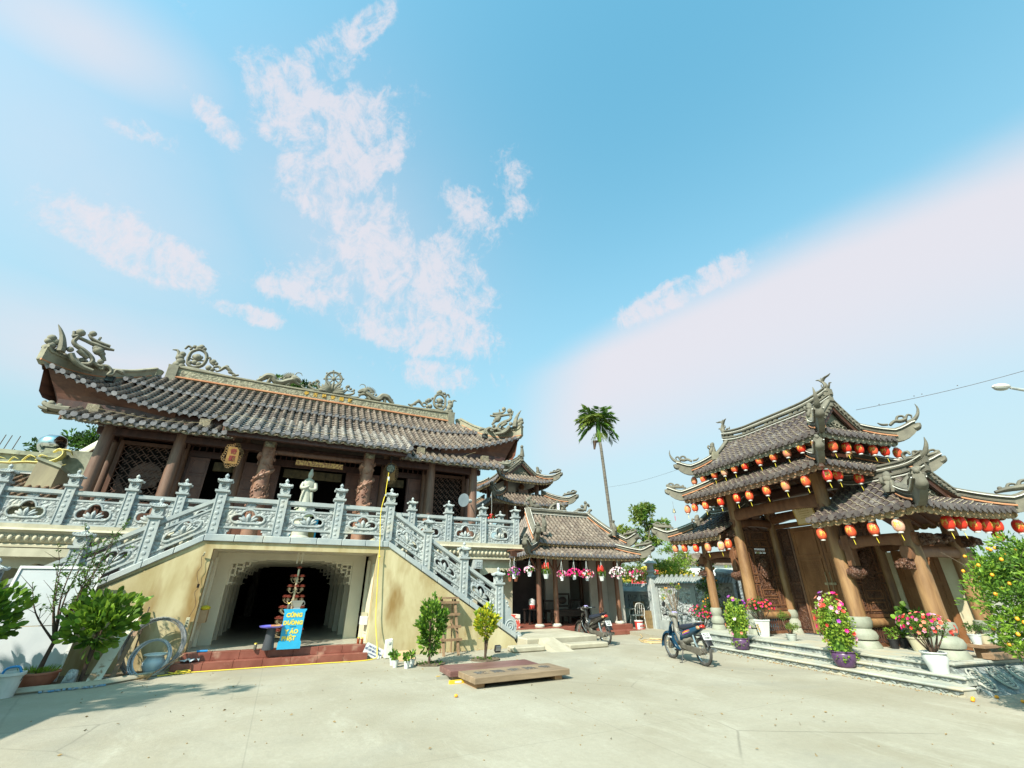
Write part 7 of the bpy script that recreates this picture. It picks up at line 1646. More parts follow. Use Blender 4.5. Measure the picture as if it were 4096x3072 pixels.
PJ=thing('ceramic_jar','pale blue glazed ceramic jar inside the wire coils','jar','T',-1.93,12.68,0); MB().lathe(-1.93,12.68,[(.10,0),(.12,.03),(.19,.15),(.20,.22),(.16,.29),(.145,.31),(.19,.345),(.20,.36),(.17,.355),(.13,.31)],26).build('body',[mat('pale_glaze',(.42,.52,.56),(.55,.63,.65),4.,.2)],PJ,smooth=50); m=MB(); m.tube([(-1.93+.2*cos(q*pi/12),12.68+.2*sin(q*pi/12),.355) for q in range(25)],.014,6,cap=False); m.build('rim',[mat('rim_glaze',(.60,.66,.64),None,rough=.25)],PJ,smooth=True)
SK=thing('rusty_rod','rusty iron rod leaning on the wall beside the coils','rod','T',-2.3,12.7,0); MB().tube([(-2.27,12.35,.0),(-2.36,13.04,1.22)],.014,6).build('rod',[m_barkd],SK)
BR=thing('straw_broom','old straw broom lying with its head against the wire coils','broom','T',-1.85,12.2,0); m=MB(); m.tube([(-1.80,12.15,.09),(-1.42,12.5,.34)],.015,6); m.build('handle',[m_plank],BR); m=MB(); rnd=random.Random(4)
for i in range(90): a=rnd.uniform(-.5,.5); m.tube([(-1.80,12.15,.09),(-1.93+rnd.uniform(-.12,.1),12.02+a*.3,.02+rnd.random()*.06)],[.006,.003],3)
m.build('bristles',[mat('straw',(.24,.17,.08),(.36,.27,.13),6.,.9)],BR,fix=False)
def tangle(name,lb,cat,fr,x,y,mt,seed,n,R_,r0,z=0):
    t=thing(name,lb,cat,fr,x,y,z); m=MB(); rnd=random.Random(seed)
    for i in range(n):
        cx,cy=x+rnd.uniform(-R_,R_)*.7,y+rnd.uniform(-R_,R_)*.4; q=R_*rnd.uniform(.35,.8); a0=rnd.uniform(0,6); m.tube(crom([(cx+q*cos(a0+k*.8),cy+q*.7*sin(a0+k*.8),z+.012+.1*R_*(1+sin(k+i))) for k in range(8)],4),r0,5)
    m.build('strands',[mt],t); return t
tangle('string_tangle','tangle of pale string and wire ends at the foot of the coils','string','T',-2.35,12.15,m_wire,1,10,.22,.004)
tangle('cord_loops','loose loops of yellow cord at the left end of the red steps','cord','T',-1.45,12.45,mat('yellow_cord',(.68,.52,.05),None,rough=.5),2,5,.2,.006)
JK=thing('plastic_rubbish','crumpled clear and blue plastic on the left end of the red steps','rubbish','T',-1.35,12.8,.16); m=MB(); rnd=random.Random(9); rows=[[(-1.5+i*.05,12.72+j*.05,.17+.07*rnd.random()) for i in range(8)] for j in range(4)]; m.sheet(rows); m.build('plastic_sheet',[mat('clear_plastic',(.45,.48,.5),None,rough=.2)],JK); MB().tube([(-1.25,12.95,.34),(-1.05,12.95,.34)],.02,6).build('blue_bottle',[mat('blue_plastic',(.03,.22,.5),None,rough=.3)],JK)
KB=thing('garden_kerb','rough earth kerb around the planting strip under the white board','kerb','T',-3.2,11.6,0); m=MB(); m.tube(crom([(-5.2,11.0,.02),(-3.4,11.55,.03),(-2.6,11.75,.03),(-2.1,12.2,.03),(-1.75,12.6,.02)],5),.06,8,flat=2.); m.build('kerb',[m_conc],KB,smooth=True); m=MB(); m.prism([(-5.3,11.1),(-3.4,11.6),(-2.6,11.8),(-2.1,12.25),(-1.8,12.7),(-1.9,13.08),(-5.3,13.08)],(0,0,.004),(1,0,0),(0,1,0),(0,0,.02)); m.build('soil',[m_soil],KB)
SN=thing('carved_stone_stub','broken pale carved stone stub standing beside the shrub','stone','T',-3.0,11.85,0); MB().hexa([(-3.1,11.8,0),(-2.9,11.8,0),(-2.9,11.95,0),(-3.1,11.95,0),(-3.04,11.84,.27),(-2.9,11.84,.25),(-2.9,11.93,.25),(-3.02,11.93,.28)]).build('block',[m_carve],SN,bevel=.02); MB().ell((-2.98,11.81,.17),(.05,.02,.06),8,6).build('carved_boss',[m_stone],SN)
DB=thing('crumpled_rubbish','blue and grey rubbish scraps lying along the kerb','rubbish','T',-2.9,11.5,0); m=MB(); rnd=random.Random(12)
for i in range(12): x=-3.2+i*.07; m.cbox((x,11.42+.02*i+rnd.uniform(-.03,.03),.02),(.08,.04,.02),Matrix.Rotation(rnd.uniform(0,3),3,'Z'))
m.build('scraps',[mat('scrap',(.08,.25,.45),(.40,.38,.33),9.,.7)],DB)
BK=thing('plastic_bucket','dirty white plastic bucket with a blue hose end at the left edge','bucket','T',-3.62,11.3,0); x,y=-3.62,11.3; MB().lathe(x,y,[(.13,0),(.165,.30),(.185,.305),(.185,.345),(.165,.345),(.125,.02)],24).build('tub',[mat('dirty_white_plastic',(.50,.52,.48),(.62,.62,.58),5.,.5)],BK,smooth=40); MB().tube([(x+.17*cos(q*pi/8),y-.02,.28-.14*sin(q*pi/8)) for q in range(9)],.006,5).build('handle',[m_barkd],BK); MB().tube(crom([(x-.12,y,.3),(x-.08,y,.40),(x+.06,y,.42),(x+.12,y,.33)],4),.018,8).build('blue_hose',[mat('blue_plastic',(.03,.22,.5),None)],BK)
# wall socket and cable
SC=thing('socket_strip','pale extension socket hanging on the wall left of the doorway','socket','T',-1.58,13.05,.8); MB().box(-1.62,-1.55,13.02,13.05,.80,1.0).build('socket',[m_creamp],SC,bevel=.004); m=MB()
for i in range(3): m.box(-1.60,-1.57,13.014,13.019,.83+.05*i,.845+.05*i)
m.build('outlets',[m_black],SC); m=MB(); m.tube(crom([(-1.58,13.03,1.0),(-1.52,13.03,1.25),(-1.60,13.03,1.5),(-1.56,13.03,1.62),(-1.66,13.03,1.9),(-1.62,13.03,2.05),(-1.66,13.03,2.25),(-1.62,13.02,2.32)],5),.005,5); m.build('cable',[m_barkd],SC); MB().box(-1.59,-1.55,13.0,13.05,1.60,1.68).build('switch',[m_black],SC); MB().tube([(-1.64,13.06,2.28),(-1.62,13.0,2.36)],.018,6).build('lamp_holder',[m_creamp],SC)
# ================================================================ in the doorway
BS=thing('blue_sign_box','bright blue offering box with yellow lettering in the doorway','sign','T',.56,12.75,.315)
m_blue=mat('sign_blue',(.02,.30,.52),(.03,.36,.60),2.,.4); m_yt=mat('sign_yellow',(.60,.50,.08),None,rough=.5)
m=MB(); m.prism([(-.245,.0),(.245,.0),(.245,.13),(.225,.17),(.215,.17),(.225,.76),(.25,.80),(.25,.82),(-.25,.82),(-.25,.80),(-.225,.76),(-.215,.17),(-.225,.17),(-.245,.13)],(.56,12.70,.316),(1,0,0),(0,0,1),(0,.14,0)); m.build('box',[m_blue],BS)
for tx,z,sz in (('CÚNG',.69,.115),('DƯỜNG',.53,.108),('Y ÁO',.35,.115),('PHẬT',.215,.112)): m=MB(); text(m,tx,sz,(.56 if tx!='PHẬT' else .52,12.698,.316+z),(1,0,0),(0,0,1),.004,bold=.0075,space=1.05); m.build('lettering',[m_yt],BS)
MB().box(.50,.64,12.694,12.70,.316+.448,.316+.456).build('dash',[m_black],BS)
UR=thing('incense_urn','small silver square incense urn on top of the blue sign box','urn','T',.58,12.77,1.136); MB().frus(.58,12.77,1.136,1.17,.09,.06,.06,.045).frus(.58,12.77,1.17,1.29,.07,.05,.12,.06).box(.45,.71,12.70,12.84,1.291,1.315).build('urn',[mat('silver',(.42,.41,.38),None,rough=.3,metal=.8)],UR)
for sg in (-1,1): MB().tube(crom([(.58+sg*.1,12.77,1.2),(.58+sg*.16,12.77,1.23),(.58+sg*.14,12.77,1.3)],3),.012,5).build('handle',[mat('silver',(1,1,1))],UR)
def jar(lb,x,y,z,c,g='glass jars'):
    t=thing('glass_jar',lb,'jar','T',x,y,z,g); MB().lathe(x,y,[(.03,z),(.034,z+.01),(.034,z+.10),(.026,z+.115)],14).build('glass',[mat('jar_'+c,(.20,.05,.02) if c=='red' else (.10,.09,.07),None,rough=.15)],t,smooth=40); MB().lathe(x,y,[(.03,z+.116),(.03,z+.14)],14).build('lid',[mat('lid_gold',(.65,.50,.08),None,rough=.35)],t)
jar('small jar with a gold lid standing left of the urn on the blue box',.40,12.77,1.136,'brown'); jar('small brown jar with a gold lid on the doorway floor left of the dark stool',-.13,12.85,.316,'brown'); jar('red candle jar in the right corner of the doorway, nearer the wall edge',2.24,12.98,.316,'red'); jar('red candle jar in the right corner of the doorway, farther inside',2.17,13.1,.316,'red')
DS=thing('dark_stool','tall dark grey plastic tub holding the tray, left of the blue box','tub','T',.13,12.78,.316); MB().lathe(.13,12.78,[(.12,.316),(.125,.34),(.10,.55),(.095,.74),(.11,.75)],20).build('tub',[mat('dark_plastic',(.05,.055,.065),None,rough=.4)],DS,smooth=40)
TY=thing('blue_tray','round violet-blue tray with small offerings on the dark tub','tray','T',.13,12.78,.751); MB().lathe(.13,12.78,[(.14,.752),(.25,.772),(.27,.80),(.26,.80),(.24,.78)],26).build('tray',[mat('violet_plastic',(.12,.12,.62),(.22,.2,.7),3.,.25)],TY,smooth=40); MB().box(.10,.32,12.72,12.82,.781,.815).build('packet',[mat('packet',(.5,.04,.12),(.55,.4,.08),12.,.4)],TY)
LT=thing('lotus_lamp_tree','tiered brass lamp tree with red lotus lamps standing in the dark doorway','lamp tree','T',.50,13.55,.316)
m_brass=mat('brass',(.48,.40,.26),(.58,.50,.34),5.,.3,metal=.6); m_lot=mat('lotus_red',(.22,.03,.025),(.50,.16,.10),10.,.35,trans=.2)
MB().lathe(.50,13.55,[(.20,.316),(.16,.36),(.03,.40),(.028,2.02),(.02,2.04)],14).build('pole',[m_brass],LT,smooth=40)
proto=None
def lotus(x,y,z,k=1.):
    global proto
    if proto is None:
        m=MB()
        for ring,(n_,el,L_) in enumerate(((7,.35,.075),(7,.8,.07),(5,1.2,.06))):
            for i in range(n_):
                a=2*pi*i/n_+ring*.4; d=Vector((cos(a)*cos(el),sin(a)*cos(el),sin(el))); s=Vector((-sin(a),cos(a),0)); b=Vector((0,0,0)); m.add([b,b+d*L_*.5+s*.02,b+d*L_,b+d*L_*.5-s*.02,b+d*L_*.55+Vector((0,0,-.01))],[(0,1,4),(1,2,4),(2,3,4),(3,0,4)])
        proto=m.build('lotus_lamp',[m_lot],None,fix=False); proto.parent=LT; o=proto
    else: o=proto.copy(); COL.objects.link(o)
    off=OFF[LT.name]; o.location=(x-off[0],y-off[1],z-off[2]); o.scale=(k,k,k)
lotus(.5,13.55,2.05,1.2)
for z,r,n_ in ((1.84,.13,5),(1.60,.17,6),(1.36,.21,7),(1.12,.25,8),(.88,.29,9),(.62,.32,9)):
    m=MB()
    for i in range(n_):
        a=2*pi*i/n_+z*3; c_,s_=cos(a),sin(a); m.tube(crom([(.5,13.55,z-.05),(.5+c_*r*.5,13.55+s_*r*.5,z-.13),(.5+c_*r,13.55+s_*r,z-.08),(.5+c_*r,13.55+s_*r,z)],3),.007,4); lotus(.5+c_*r,13.55+s_*r,z+.01,1.15)
        for q in range(4): b=a+q*1.57; m.tube([(.5+c_*r+cos(b)*.035,13.55+s_*r+sin(b)*.035,z-.01),(.5+c_*r+cos(b)*.035,13.55+s_*r+sin(b)*.035,z-.07)],.004,3)
    m.lathe(.5,13.55,[(.045,z-.06),(.045,z-.03)],10); m.build('arm_tier',[m_brass],LT)
CBX=thing('carton','brown carton with a yellow bag hung on the left reveal of the doorway','carton','T',-1.40,13.7,.95); MB().box(-1.478,-1.30,13.55,13.85,.85,1.12).build('carton',[mat('cardboard',(.36,.24,.13),(.42,.29,.17),5.,.8)],CBX,bevel=.006); MB().ell((-1.38,13.68,1.16),(.11,.15,.06),10,6).build('yellow_bag',[mat('yellow_bag',(.65,.55,.03),None,rough=.35)],CBX)
WP=thing('white_package','white cardboard package hung on the right reveal of the doorway','package','T',2.3,13.5,.7); MB().box(2.22,2.385,13.35,13.65,.70,.90).build('package',[m_white],WP,bevel=.008); MB().box(2.24,2.37,13.4,13.6,.901,.99).build('flap',[m_creamp],WP)
# sign, stone bollard and cardboard right of the doorway
SG=thing('small_sign','small white notice with blue lettering leaning against the wall corner','sign','T',2.52,12.95,0)
U=Vector((.90,0,-.42)).normalized(); V=Vector((.40,.22,.87)).normalized(); V=(V-U*V.dot(U)).normalized(); O=Vector((2.52,12.80,.15)); m=MB(); m.prism([(-.22,-.13),(.22,-.13),(.24,-.11),(.24,.11),(.22,.13),(-.22,.13),(-.24,.11),(-.24,-.11)],O,U,V,-U.cross(V)*-.012); m.build('plate',[m_white],SG)
m_navy=mat('navy_ink',(.02,.03,.14),None,rough=.5)
for tx,z,sz in (('XIN VUI LÒNG',.065,.055),('ĐỂ DÉP BÊN NGOÀI',-.005,.055),('A DI ĐÀ PHẬT',-.075,.036)): m=MB(); text(m,tx,sz,O+U.cross(V)*.0135+V*z,U,V,.001,bold=.0015,space=.92); m.build('lettering',[m_navy],SG)
BL=thing('stone_bollard','short off-white stone bollard standing beside the small notice','bollard','T',2.86,12.72,0); MB().hexa([(2.77,12.62,0),(2.97,12.62,0),(2.97,12.80,0),(2.77,12.80,0),(2.77,12.64,.40),(2.95,12.64,.43),(2.95,12.78,.43),(2.77,12.78,.40)]).build('shaft',[mat('offwhite_stone',(.50,.52,.44),(.60,.60,.50),5.,.8,.3,30.)],BL,bevel=.02); MB().box(2.84,2.90,12.625,12.64,.30,.36).build('carved_mark',[m_carve],BL)
CD=thing('cardboard_scrap','flat cardboard piece lying behind the small white pots','cardboard','T',3.1,12.2,0); MB().hexa([(2.95,12.1,.0),(3.4,12.05,.0),(3.4,12.5,.16),(2.98,12.5,.16),(2.95,12.1,.012),(3.4,12.05,.012),(3.4,12.5,.172),(2.98,12.5,.172)]).build('sheet',[mat('cardboard',(1,1,1))],CD)
LD=thing('wooden_ladder','rough wooden step ladder leaning on the yellow wall behind the dark shrub','ladder','T',4.45,12.7,0)
for x in (4.22,4.62): MB().hexa([(x-.03,12.35,0),(x+.03,12.35,0),(x+.03,12.40,0),(x-.03,12.40,0),(x-.03,12.84,1.30),(x+.03,12.84,1.30),(x+.03,12.89,1.30),(x-.03,12.89,1.30)]).build('rail',[m_plank],LD)
for i in range(4): z=.32+i*.29; y=12.36+.49*z/1.3; MB().box(4.14,4.72,y-.05,y-.0,z,z+.06).build('rung',[m_plank],LD)
MB().box(4.15,4.70,12.74,13.02,1.31,1.35).build('top_step',[m_plank],LD); MB().tube([(4.30,12.65,.95),(4.58,12.5,.55)],.02,5).build('brace',[m_plank],LD)
for x in (4.3,4.6): MB().tube([(x,13.0,1.3),(x+.03,13.0,0.0)],.02,5).build('rear_leg',[m_plank],LD)
FLm=thing('floodlight','small black floodlight lying on the ground at the foot of the wall','floodlight','T',5.75,12.4,0); MB().cbox((5.75,12.4,.09),(.17,.10,.16),Matrix.Rotation(.4,3,'X')).build('housing',[m_bagp],FLm,bevel=.01); MB().cbox((5.75,12.34,.10),(.14,.012,.12),Matrix.Rotation(.4,3,'X')).build('glass',[m_wire],FLm)
# the two carved boards on the ground
m_bw=mat('board_wood',(.17,.12,.075),(.28,.20,.13),2.5,.5,.3,22.,stretch=(.5,3,3)); m_bw2=mat('board_wood_red',(.11,.05,.045),(.20,.10,.09),2.5,.4,.3,22.,stretch=(.5,3,3)); m_ink=mat('carved_ink',(.06,.055,.05),(.14,.13,.12),10.,.6)
def gboard(lb,cx,cy,L_,D,z0,z1,rot,mt):
    t=thing('carved_board',lb,'wooden board','T',cx,cy,0,rz=rot); MB().box(-L_/2,L_/2,-D/2,D/2,z0,z1).build('slab',[mt],t,bevel=.008); return t
t=gboard('thick brown wooden board with five dark carved characters, lying on two blocks',4.45,8.80,2.02,.78,.075,.175,.03,m_bw)
for x in (-.86,.78): MB().box(x-.08,x+.08,-.3 if x<0 else -.33,.3,0,.074).build('block',[mat('block_wood',(.28,.15,.07),(.34,.19,.09),4.,.6)],t)
for i,ch in enumerate('敕賜安隆寺'): m=MB(); text(m,ch,.26,(-.70+i*.35,.02,.1755),(1,0,0),(0,1,0),.003,bold=.006); m.build('carved_character',[m_ink],t)
t=gboard('dark reddish plain wooden board lying behind the one with characters',4.30,9.62,1.95,.72,.06,.165,-.03,m_bw2); MB().box(-.9,-.75,-.3,.3,0,.059).build('block',[m_bw],t); MB().box(.6,.75,-.3,.3,0,.059).build('block',[m_bw],t)
t=thing('spirit_level','yellow spirit level sticking out from under the carved board','spirit level','T',3.5,9.05,0,rz=0); MB().box(-.28,.4,-.03,.03,.0,.055).build('bar',[mat('level_yellow',(.65,.42,.03),None,rough=.4)],t); MB().box(-.18,-.05,-.032,-.0301,.012,.045).build('vial_window',[m_white],t)
t=thing('metal_bar','grey metal bar under the left end of the reddish board','bar','T',3.4,9.55,0,rz=0); MB().box(-.28,.5,-.035,.035,0,.055).build('bar',[mat('bar_metal',(.30,.29,.24),None,rough=.5)],t); MB().box(-.27,-.2,-.036,.036,.0555,.058).build('end_mark',[m_gold],t)
# ================================================================ on landing and terrace
ST_=thing('white_statue','white standing robed figure on a pale green lotus behind the balustrade','statue','T',.43,16.9,3.0)
m_sta=mat('white_statue',(.34,.35,.29),(.42,.42,.35),4.,.45,.1,20.); x,y=.43,16.9
m=MB(); prof=[(.20,3.98,.13),(.21,4.02,.14),(.17,4.12,.12),(.15,4.35,.11),(.17,4.6,.12),(.215,4.80,.13),(.215,4.93,.13),(.16,5.02,.11),(.085,5.07,.08),(.05,5.10,.05),(.075,5.13,.075),(.088,5.2,.085),(.08,5.27,.08),(.055,5.33,.055),(.045,5.37,.045),(.035,5.41,.035),(.006,5.44,.006)]
n_=24; vs=[]
for r,z,r2 in prof:
    for q in range(n_): a=2*pi*q/n_; f=1+(.05*sin(a*7) if z<4.95 else 0); vs.append((x+r*f*cos(a)-.03*sin((z-3.98)*2.2),y+r2*f*sin(a),z))
M_=len(prof); m.add(vs,[(i*n_+q,i*n_+(q+1)%n_,(i+1)*n_+(q+1)%n_,(i+1)*n_+q) for i in range(M_-1) for q in range(n_)]); 
m.tube(crom([(x+.19,y-.03,4.92),(x+.22,y-.08,4.72),(x+.10,y-.14,4.68),(x,y-.15,4.74)],4),lerps([.07,.07,.05,.03],13),8); m.tube(crom([(x-.19,y-.03,4.92),(x-.22,y-.08,4.74),(x-.1,y-.14,4.74),(x,y-.15,4.8)],4),lerps([.07,.07,.05,.03],13),8)
m.tube(crom([(x-.12,y-.1,4.7),(x-.18,y-.08,4.4),(x-.20,y-.04,4.12),(x-.32,y,4.02)],4),lerps([.05,.04,.04,.02],13),6); m.tube(crom([(x+.12,y-.1,4.6),(x+.17,y-.06,4.3),(x+.24,y,4.05)],4),lerps([.05,.04,.02],9),6)
m.ell((x,y-.085,5.19),(.02,.018,.02),6,5); m.build('figure',[m_sta],ST_,smooth=60)
m=MB(); 
for i in range(14):
    a=2*pi*i/14; 
    for k,(r,z) in enumerate(((.26,3.86),(.22,3.94))): m.ell((x+cos(a+k*.2)*r,y+sin(a+k*.2)*r*.85,z),(.07,.05,.06),8,5)
m.lathe(x,y,[(.16,3.74),(.24,3.8),(.26,3.9),(.2,3.98)],18); m.build('lotus_base',[mat('pale_green',(.36,.46,.28),(.44,.53,.34),5.,.5)],ST_,smooth=50)
m=MB(); m.lathe(x,y,[(.34,3.0),(.34,3.1),(.26,3.16),(.24,3.62),(.30,3.68),(.28,3.74)],16); m.build('pedestal',[m_sta],ST_,smooth=40)
BP=thing('blue_stand','bright blue painted stand on the terrace behind the statue pedestal','stand','T',.55,17.4,3.0); MB().box(.1,.95,17.35,17.5,3.0,3.5).build('cabinet',[m_blue],BP); MB().box(.15,.9,17.34,17.349,3.08,3.42).build('panel',[mat('ochre_panel',(.25,.20,.05),None)],BP); MB().box(.7,.95,17.2,17.34,3.5,3.75).build('post',[m_blue],BP)
PQ=thing('hanging_tablet','golden carved tablet with red characters hung under the left porch corner','tablet','T',-2.05,16.75,5.3)
m=MB(); m.box(-2.24,-1.90,16.72,16.76,5.30,5.86); p=m.build('board',[mat('gold_board',(.17,.085,.02),(.27,.15,.04),6.,.45,.4,30.)],PQ); m=MB()
for i in range(30): a=2*pi*i/30; xx=-2.07+.25*cos(a)*(1+.1*sin(6*a)); zz=5.58+.37*sin(a)*(1+.1*sin(6*a)); m.tube([(xx+.04*cos(q),16.73,zz+.04*sin(q)) for q in [j*.9 for j in range(7)]],.014,5)
m.build('openwork_frame',[mat('dull_gold',(.10,.055,.02),(.20,.12,.045),8.,.45)],p)
for ch,z in (('奇',5.70),('觀',5.46)): m=MB(); text(m,ch,.19,(-2.07,16.715,z),(1,0,0),(0,0,1),.004,bold=.004); m.build('character',[mat('red_ink',(.16,.015,.012),None)],p)
P2=thing('hanging_tablet','second golden tablet half hidden behind the spotlight under the right porch corner','tablet','T',3.2,16.95,5.3); m=MB(); m.box(3.05,3.38,16.95,16.99,5.30,5.88); p=m.build('board',[mat('gold_board',(1,1,1))],P2); m=MB()
for i in range(30): a=2*pi*i/30; xx=3.21+.25*cos(a); zz=5.58+.37*sin(a); m.tube([(xx+.04*cos(q),16.96,zz+.04*sin(q)) for q in [j*.9 for j in range(7)]],.014,5)
m.build('openwork_frame',[mat('dull_gold',(1,1,1))],p)
SP=thing('stage_spotlight','round black stage light with many small lenses hung at the right porch corner','spotlight','T',3.1,16.45,5.7)
c=Vector((3.1,16.5,5.66)); ax=Vector((-.15,-.9,-.38)).normalized(); m=MB(); m.tube([c-ax*.17,c-ax*.12,c,c+ax*.02],[.08,.15,.165,.165],20); b=m.build('housing',[m_bagp],SP,smooth=40); MB().tube([c+ax*.021,c+ax*.03],[.145,.145],20).build('lens_plate',[mat('lens_dark',(.05,.06,.06),None,rough=.2)],b)
m=MB(); s1=ax.orthogonal().normalized(); s2=ax.cross(s1)
for i in range(37): r=.02*math.sqrt(i)*1.12; a=i*2.4; m.ell(c+ax*.034+s1*r*cos(a)+s2*r*sin(a),(.009,.009,.009),6,4)
m.build('led_lenses',[mat('led_lens',(.62,.66,.50),None,rough=.2)],b); m=MB(); m.tube([c+s1*.18,c+s1*.18+Vector((0,.05,-.2)),c-s1*.18+Vector((0,.05,-.2)),c-s1*.18],.012,5); m.tube([c+Vector((0,.1,.1)),c+Vector((0,.1,.6))],.015,5); m.build('bracket',[m_bagp],SP)
YC=thing('yellow_cable','long yellow power cable from the spotlight down the wall and along the steps','cable','T',2.5,13.1,0)
cb=crom([(3.05,16.5,5.5),(3.0,16.3,5.2),(2.75,15.0,4.55),(2.5,13.6,4.15),(2.36,13.05,3.9),(2.32,13.02,3.5),(2.38,12.98,2.8),(2.41,12.99,2.4),(2.46,12.98,1.6),(2.52,12.95,.8),(2.60,12.75,.15),(2.45,12.55,.02),(1.4,12.5,.015),(.35,12.53,.015),(-.6,12.5,.015),(-1.3,12.48,.015),(-1.75,12.3,.015)],6)
MB().tube(cb,.011,6).build('cable',[mat('yellow_cord',(1,1,1))],YC,smooth=True); MB().ell((2.42,12.97,2.36),(.03,.02,.03),6,5).build('knot',[mat('yellow_cord',(1,1,1))],YC); MB().box(3.0,3.06,16.3,16.36,5.15,5.3).build('plug',[m_white],YC)
HN=thing('horn_speaker','grey horn loudspeaker fixed to the right corner column of the temple','loudspeaker','T',6.5,16.8,4.7); c=Vector((6.35,16.7,4.74)); ax=Vector((-.80,-.55,-.05)).normalized(); m=MB(); m.tube([c+ax*.05,c+ax*.12,c+ax*.22,c+ax*.30,c+ax*.31],[.05,.08,.16,.25,.26],24); m.build('horn',[mat('horn_grey',(.10,.13,.15),(.14,.17,.19),3.,.4)],HN,smooth=50); MB().tube([c-ax*.18,c-ax*.16,c-ax*.0,c+ax*.05],[.05,.085,.085,.05],14).build('driver',[mat('driver_grey',(.42,.40,.37),None,rough=.4)],HN,smooth=40); MB().tube([c,c+Vector((.25,.5,.05))],.02,6).build('bracket',[m_barkd],HN)
WR=thing('eave_cable','thin pale cable drooping along the pent roof tiles','cable','T',1,16.5,6.6); MB().tube(crom([(-6.1,16.8,6.62),(-4.5,16.85,6.50),(-3.2,16.9,6.62),(-2.3,16.3,6.85),(0,16.2,6.60),(2,16.25,6.66),(3.7,16.6,6.60),(5.5,16.8,6.42),(6.8,17.2,6.95)],6),.006,5).build('cable',[mat('cable_pale',(.30,.24,.14),None)],WR)
for sg,x,z,d in ((1,-6.35,8.02,'left'),(-1,7.55,8.02,'right')): t=thing('roof_floodlight',f'small dark floodlight box on the {d} hip ridge of the temple','floodlight','T',x,18.1,z,'floodlights on the temple hips'); MB().cbox((x,18.0,z),(.26,.14,.2),Matrix.Rotation(-.3,3,'X')).build('housing',[m_bagp],t,bevel=.01); MB().cbox((x,17.92,z-.02),(.2,.02,.15),Matrix.Rotation(-.3,3,'X')).build('glass',[mat('lens_dark',(.05,.06,.06),None,rough=.2)],t)
# ================================================================ street lamp, wires, flag sign
SL=thing('street_lamp','grey street lamp head on a long arm at the right edge of the sky','street lamp','W',15.25,12.0,0,rz=0)
m=MB(); m.tube([(3.2,.2,0),(3.2,.2,8.6),(2.6,.15,9.35),(.1,0,8.05+.0)],[.11,.09,.05,.04],8) if False else m.tube(crom([(3.6,.2,0),(3.6,.2,5.6),(3.2,.2,6.35),(1.2,.1,6.92),(.0,0,7.12)],5),lerps([.12,.10,.07,.05,.04],21),8); m.build('pole',[m_stone],SL,smooth=True)
MB().ell((-.28,0,7.16),(.27,.13,.095),14,8).build('lamp_head',[mat('lamp_shell',(.50,.47,.45),None,rough=.4)],SL,smooth=True); MB().ell((-.30,0,7.125),(.23,.11,.095),14,8).build('glass_bowl',[mat('lamp_glass',(.30,.32,.30),None,rough=.1)],SL,smooth=True)
OW=thing('overhead_wire','thin overhead wire rising to the right across the sky from the gate roof','wire','W',9,12,0); a=Vector((9.59,11.2,6.08)); b=Vector((14.51,10.2,7.06)); m=MB(); m.tube([a.lerp(b,i/12)+Vector((0,0,-.08*sin(pi*i/12))) for i in range(13)],.006,4); m.build('wire',[m_barkd],OW)
m=MB(); 
for k in (.12,.3,.34,.52,.86): m.ell(a.lerp(b,k),(.02,.012,.012),6,4)
m.build('clips',[m_barkd],OW)
OW=thing('overhead_wire','thin wire from the palm trunk to the left corner of the gate roof','wire','W',6,18,0); a=Vector((5.2,24,6.55)); b=W3('G',-13.0,10.5,5.5); m=MB(); m.tube([a.lerp(b,i/8)+Vector((0,0,-.1*sin(pi*i/8))) for i in range(9)],.004,4); m.build('wire',[m_barkd],OW)
# ================================================================ chair, bucket, boards and hose by the stone wall
CH=thing('plastic_chair','dusty white plastic armchair standing before the dark stone wall','chair','G',-17.3,10.7,.11); m_ch=mat('dusty_white',(.40,.39,.36),(.50,.49,.46),4.,.5)
cx,cy=-17.35,10.75
for dx in (-.2,.2):
    for dy in (-.2,.2): MB().tube([(cx+dx*1.15,cy+dy*1.15,.11),(cx+dx*.95,cy+dy*.95,.54)],[.018,.025],6).build('leg',[m_ch],CH)
MB().box(cx-.22,cx+.22,cy-.22,cy+.22,.54,.57).build('seat',[m_ch],CH,bevel=.01); m=MB(); m.tube(crom([(cx+.2,cy-.2,.55),(cx+.24,cy-.2,.85),(cx+.22,cy-.12,.98),(cx+.22,cy+.12,.98),(cx+.24,cy+.2,.85),(cx+.2,cy+.2,.55)],4),.02,6)
for q in (-.1,0,.1): m.tube([(cx+.2,cy+q,.55),(cx+.22,cy+q,.97)],.014,5)
m.build('backrest',[m_ch],CH,smooth=True)
for sg in (-1,1): MB().tube(crom([(cx+.22,cy+sg*.21,.8),(cx,cy+sg*.24,.78),(cx-.2,cy+sg*.22,.74),(cx-.21,cy+sg*.22,.55)],3),.018,6).build('armrest',[m_ch],CH)
PB=thing('paint_bucket','white and red bucket with red lettering at the corner of the hut plinth','bucket','T',12.98,14.95,0); x,y=12.98,14.95; z=.0; MB().lathe(x,y,[(.14,z),(.16,z+.34),(.17,z+.35),(.17,z+.38)],22).build('tub',[mat('red_paint',(.45,.05,.04),None,rough=.4)],PB,smooth=40); MB().lathe(x,y,[(.172,z+.381),(.172,z+.41)],22).build('lid',[m_white],PB)
m=MB(); 
for i in range(13): a=-2.9+i*.2; 
rows=[[(x+.158*cos(-2.7+i*.14),y+.158*sin(-2.7+i*.14),z+.06) for i in range(17)],[(x+.168*cos(-2.7+i*.14),y+.168*sin(-2.7+i*.14),z+.33) for i in range(17)]]; m.sheet(rows); m.build('label',[m_white],PB)
for tx,zz in (('NƯỚC',.23),('DÙNG',.12)): m=MB(); text(m,tx,.09,(x+.02,y-.172,z+zz),(1,0,0),(0,0,1),.002,bold=.002); m.build('lettering',[mat('red_paint',(1,1,1))],PB)
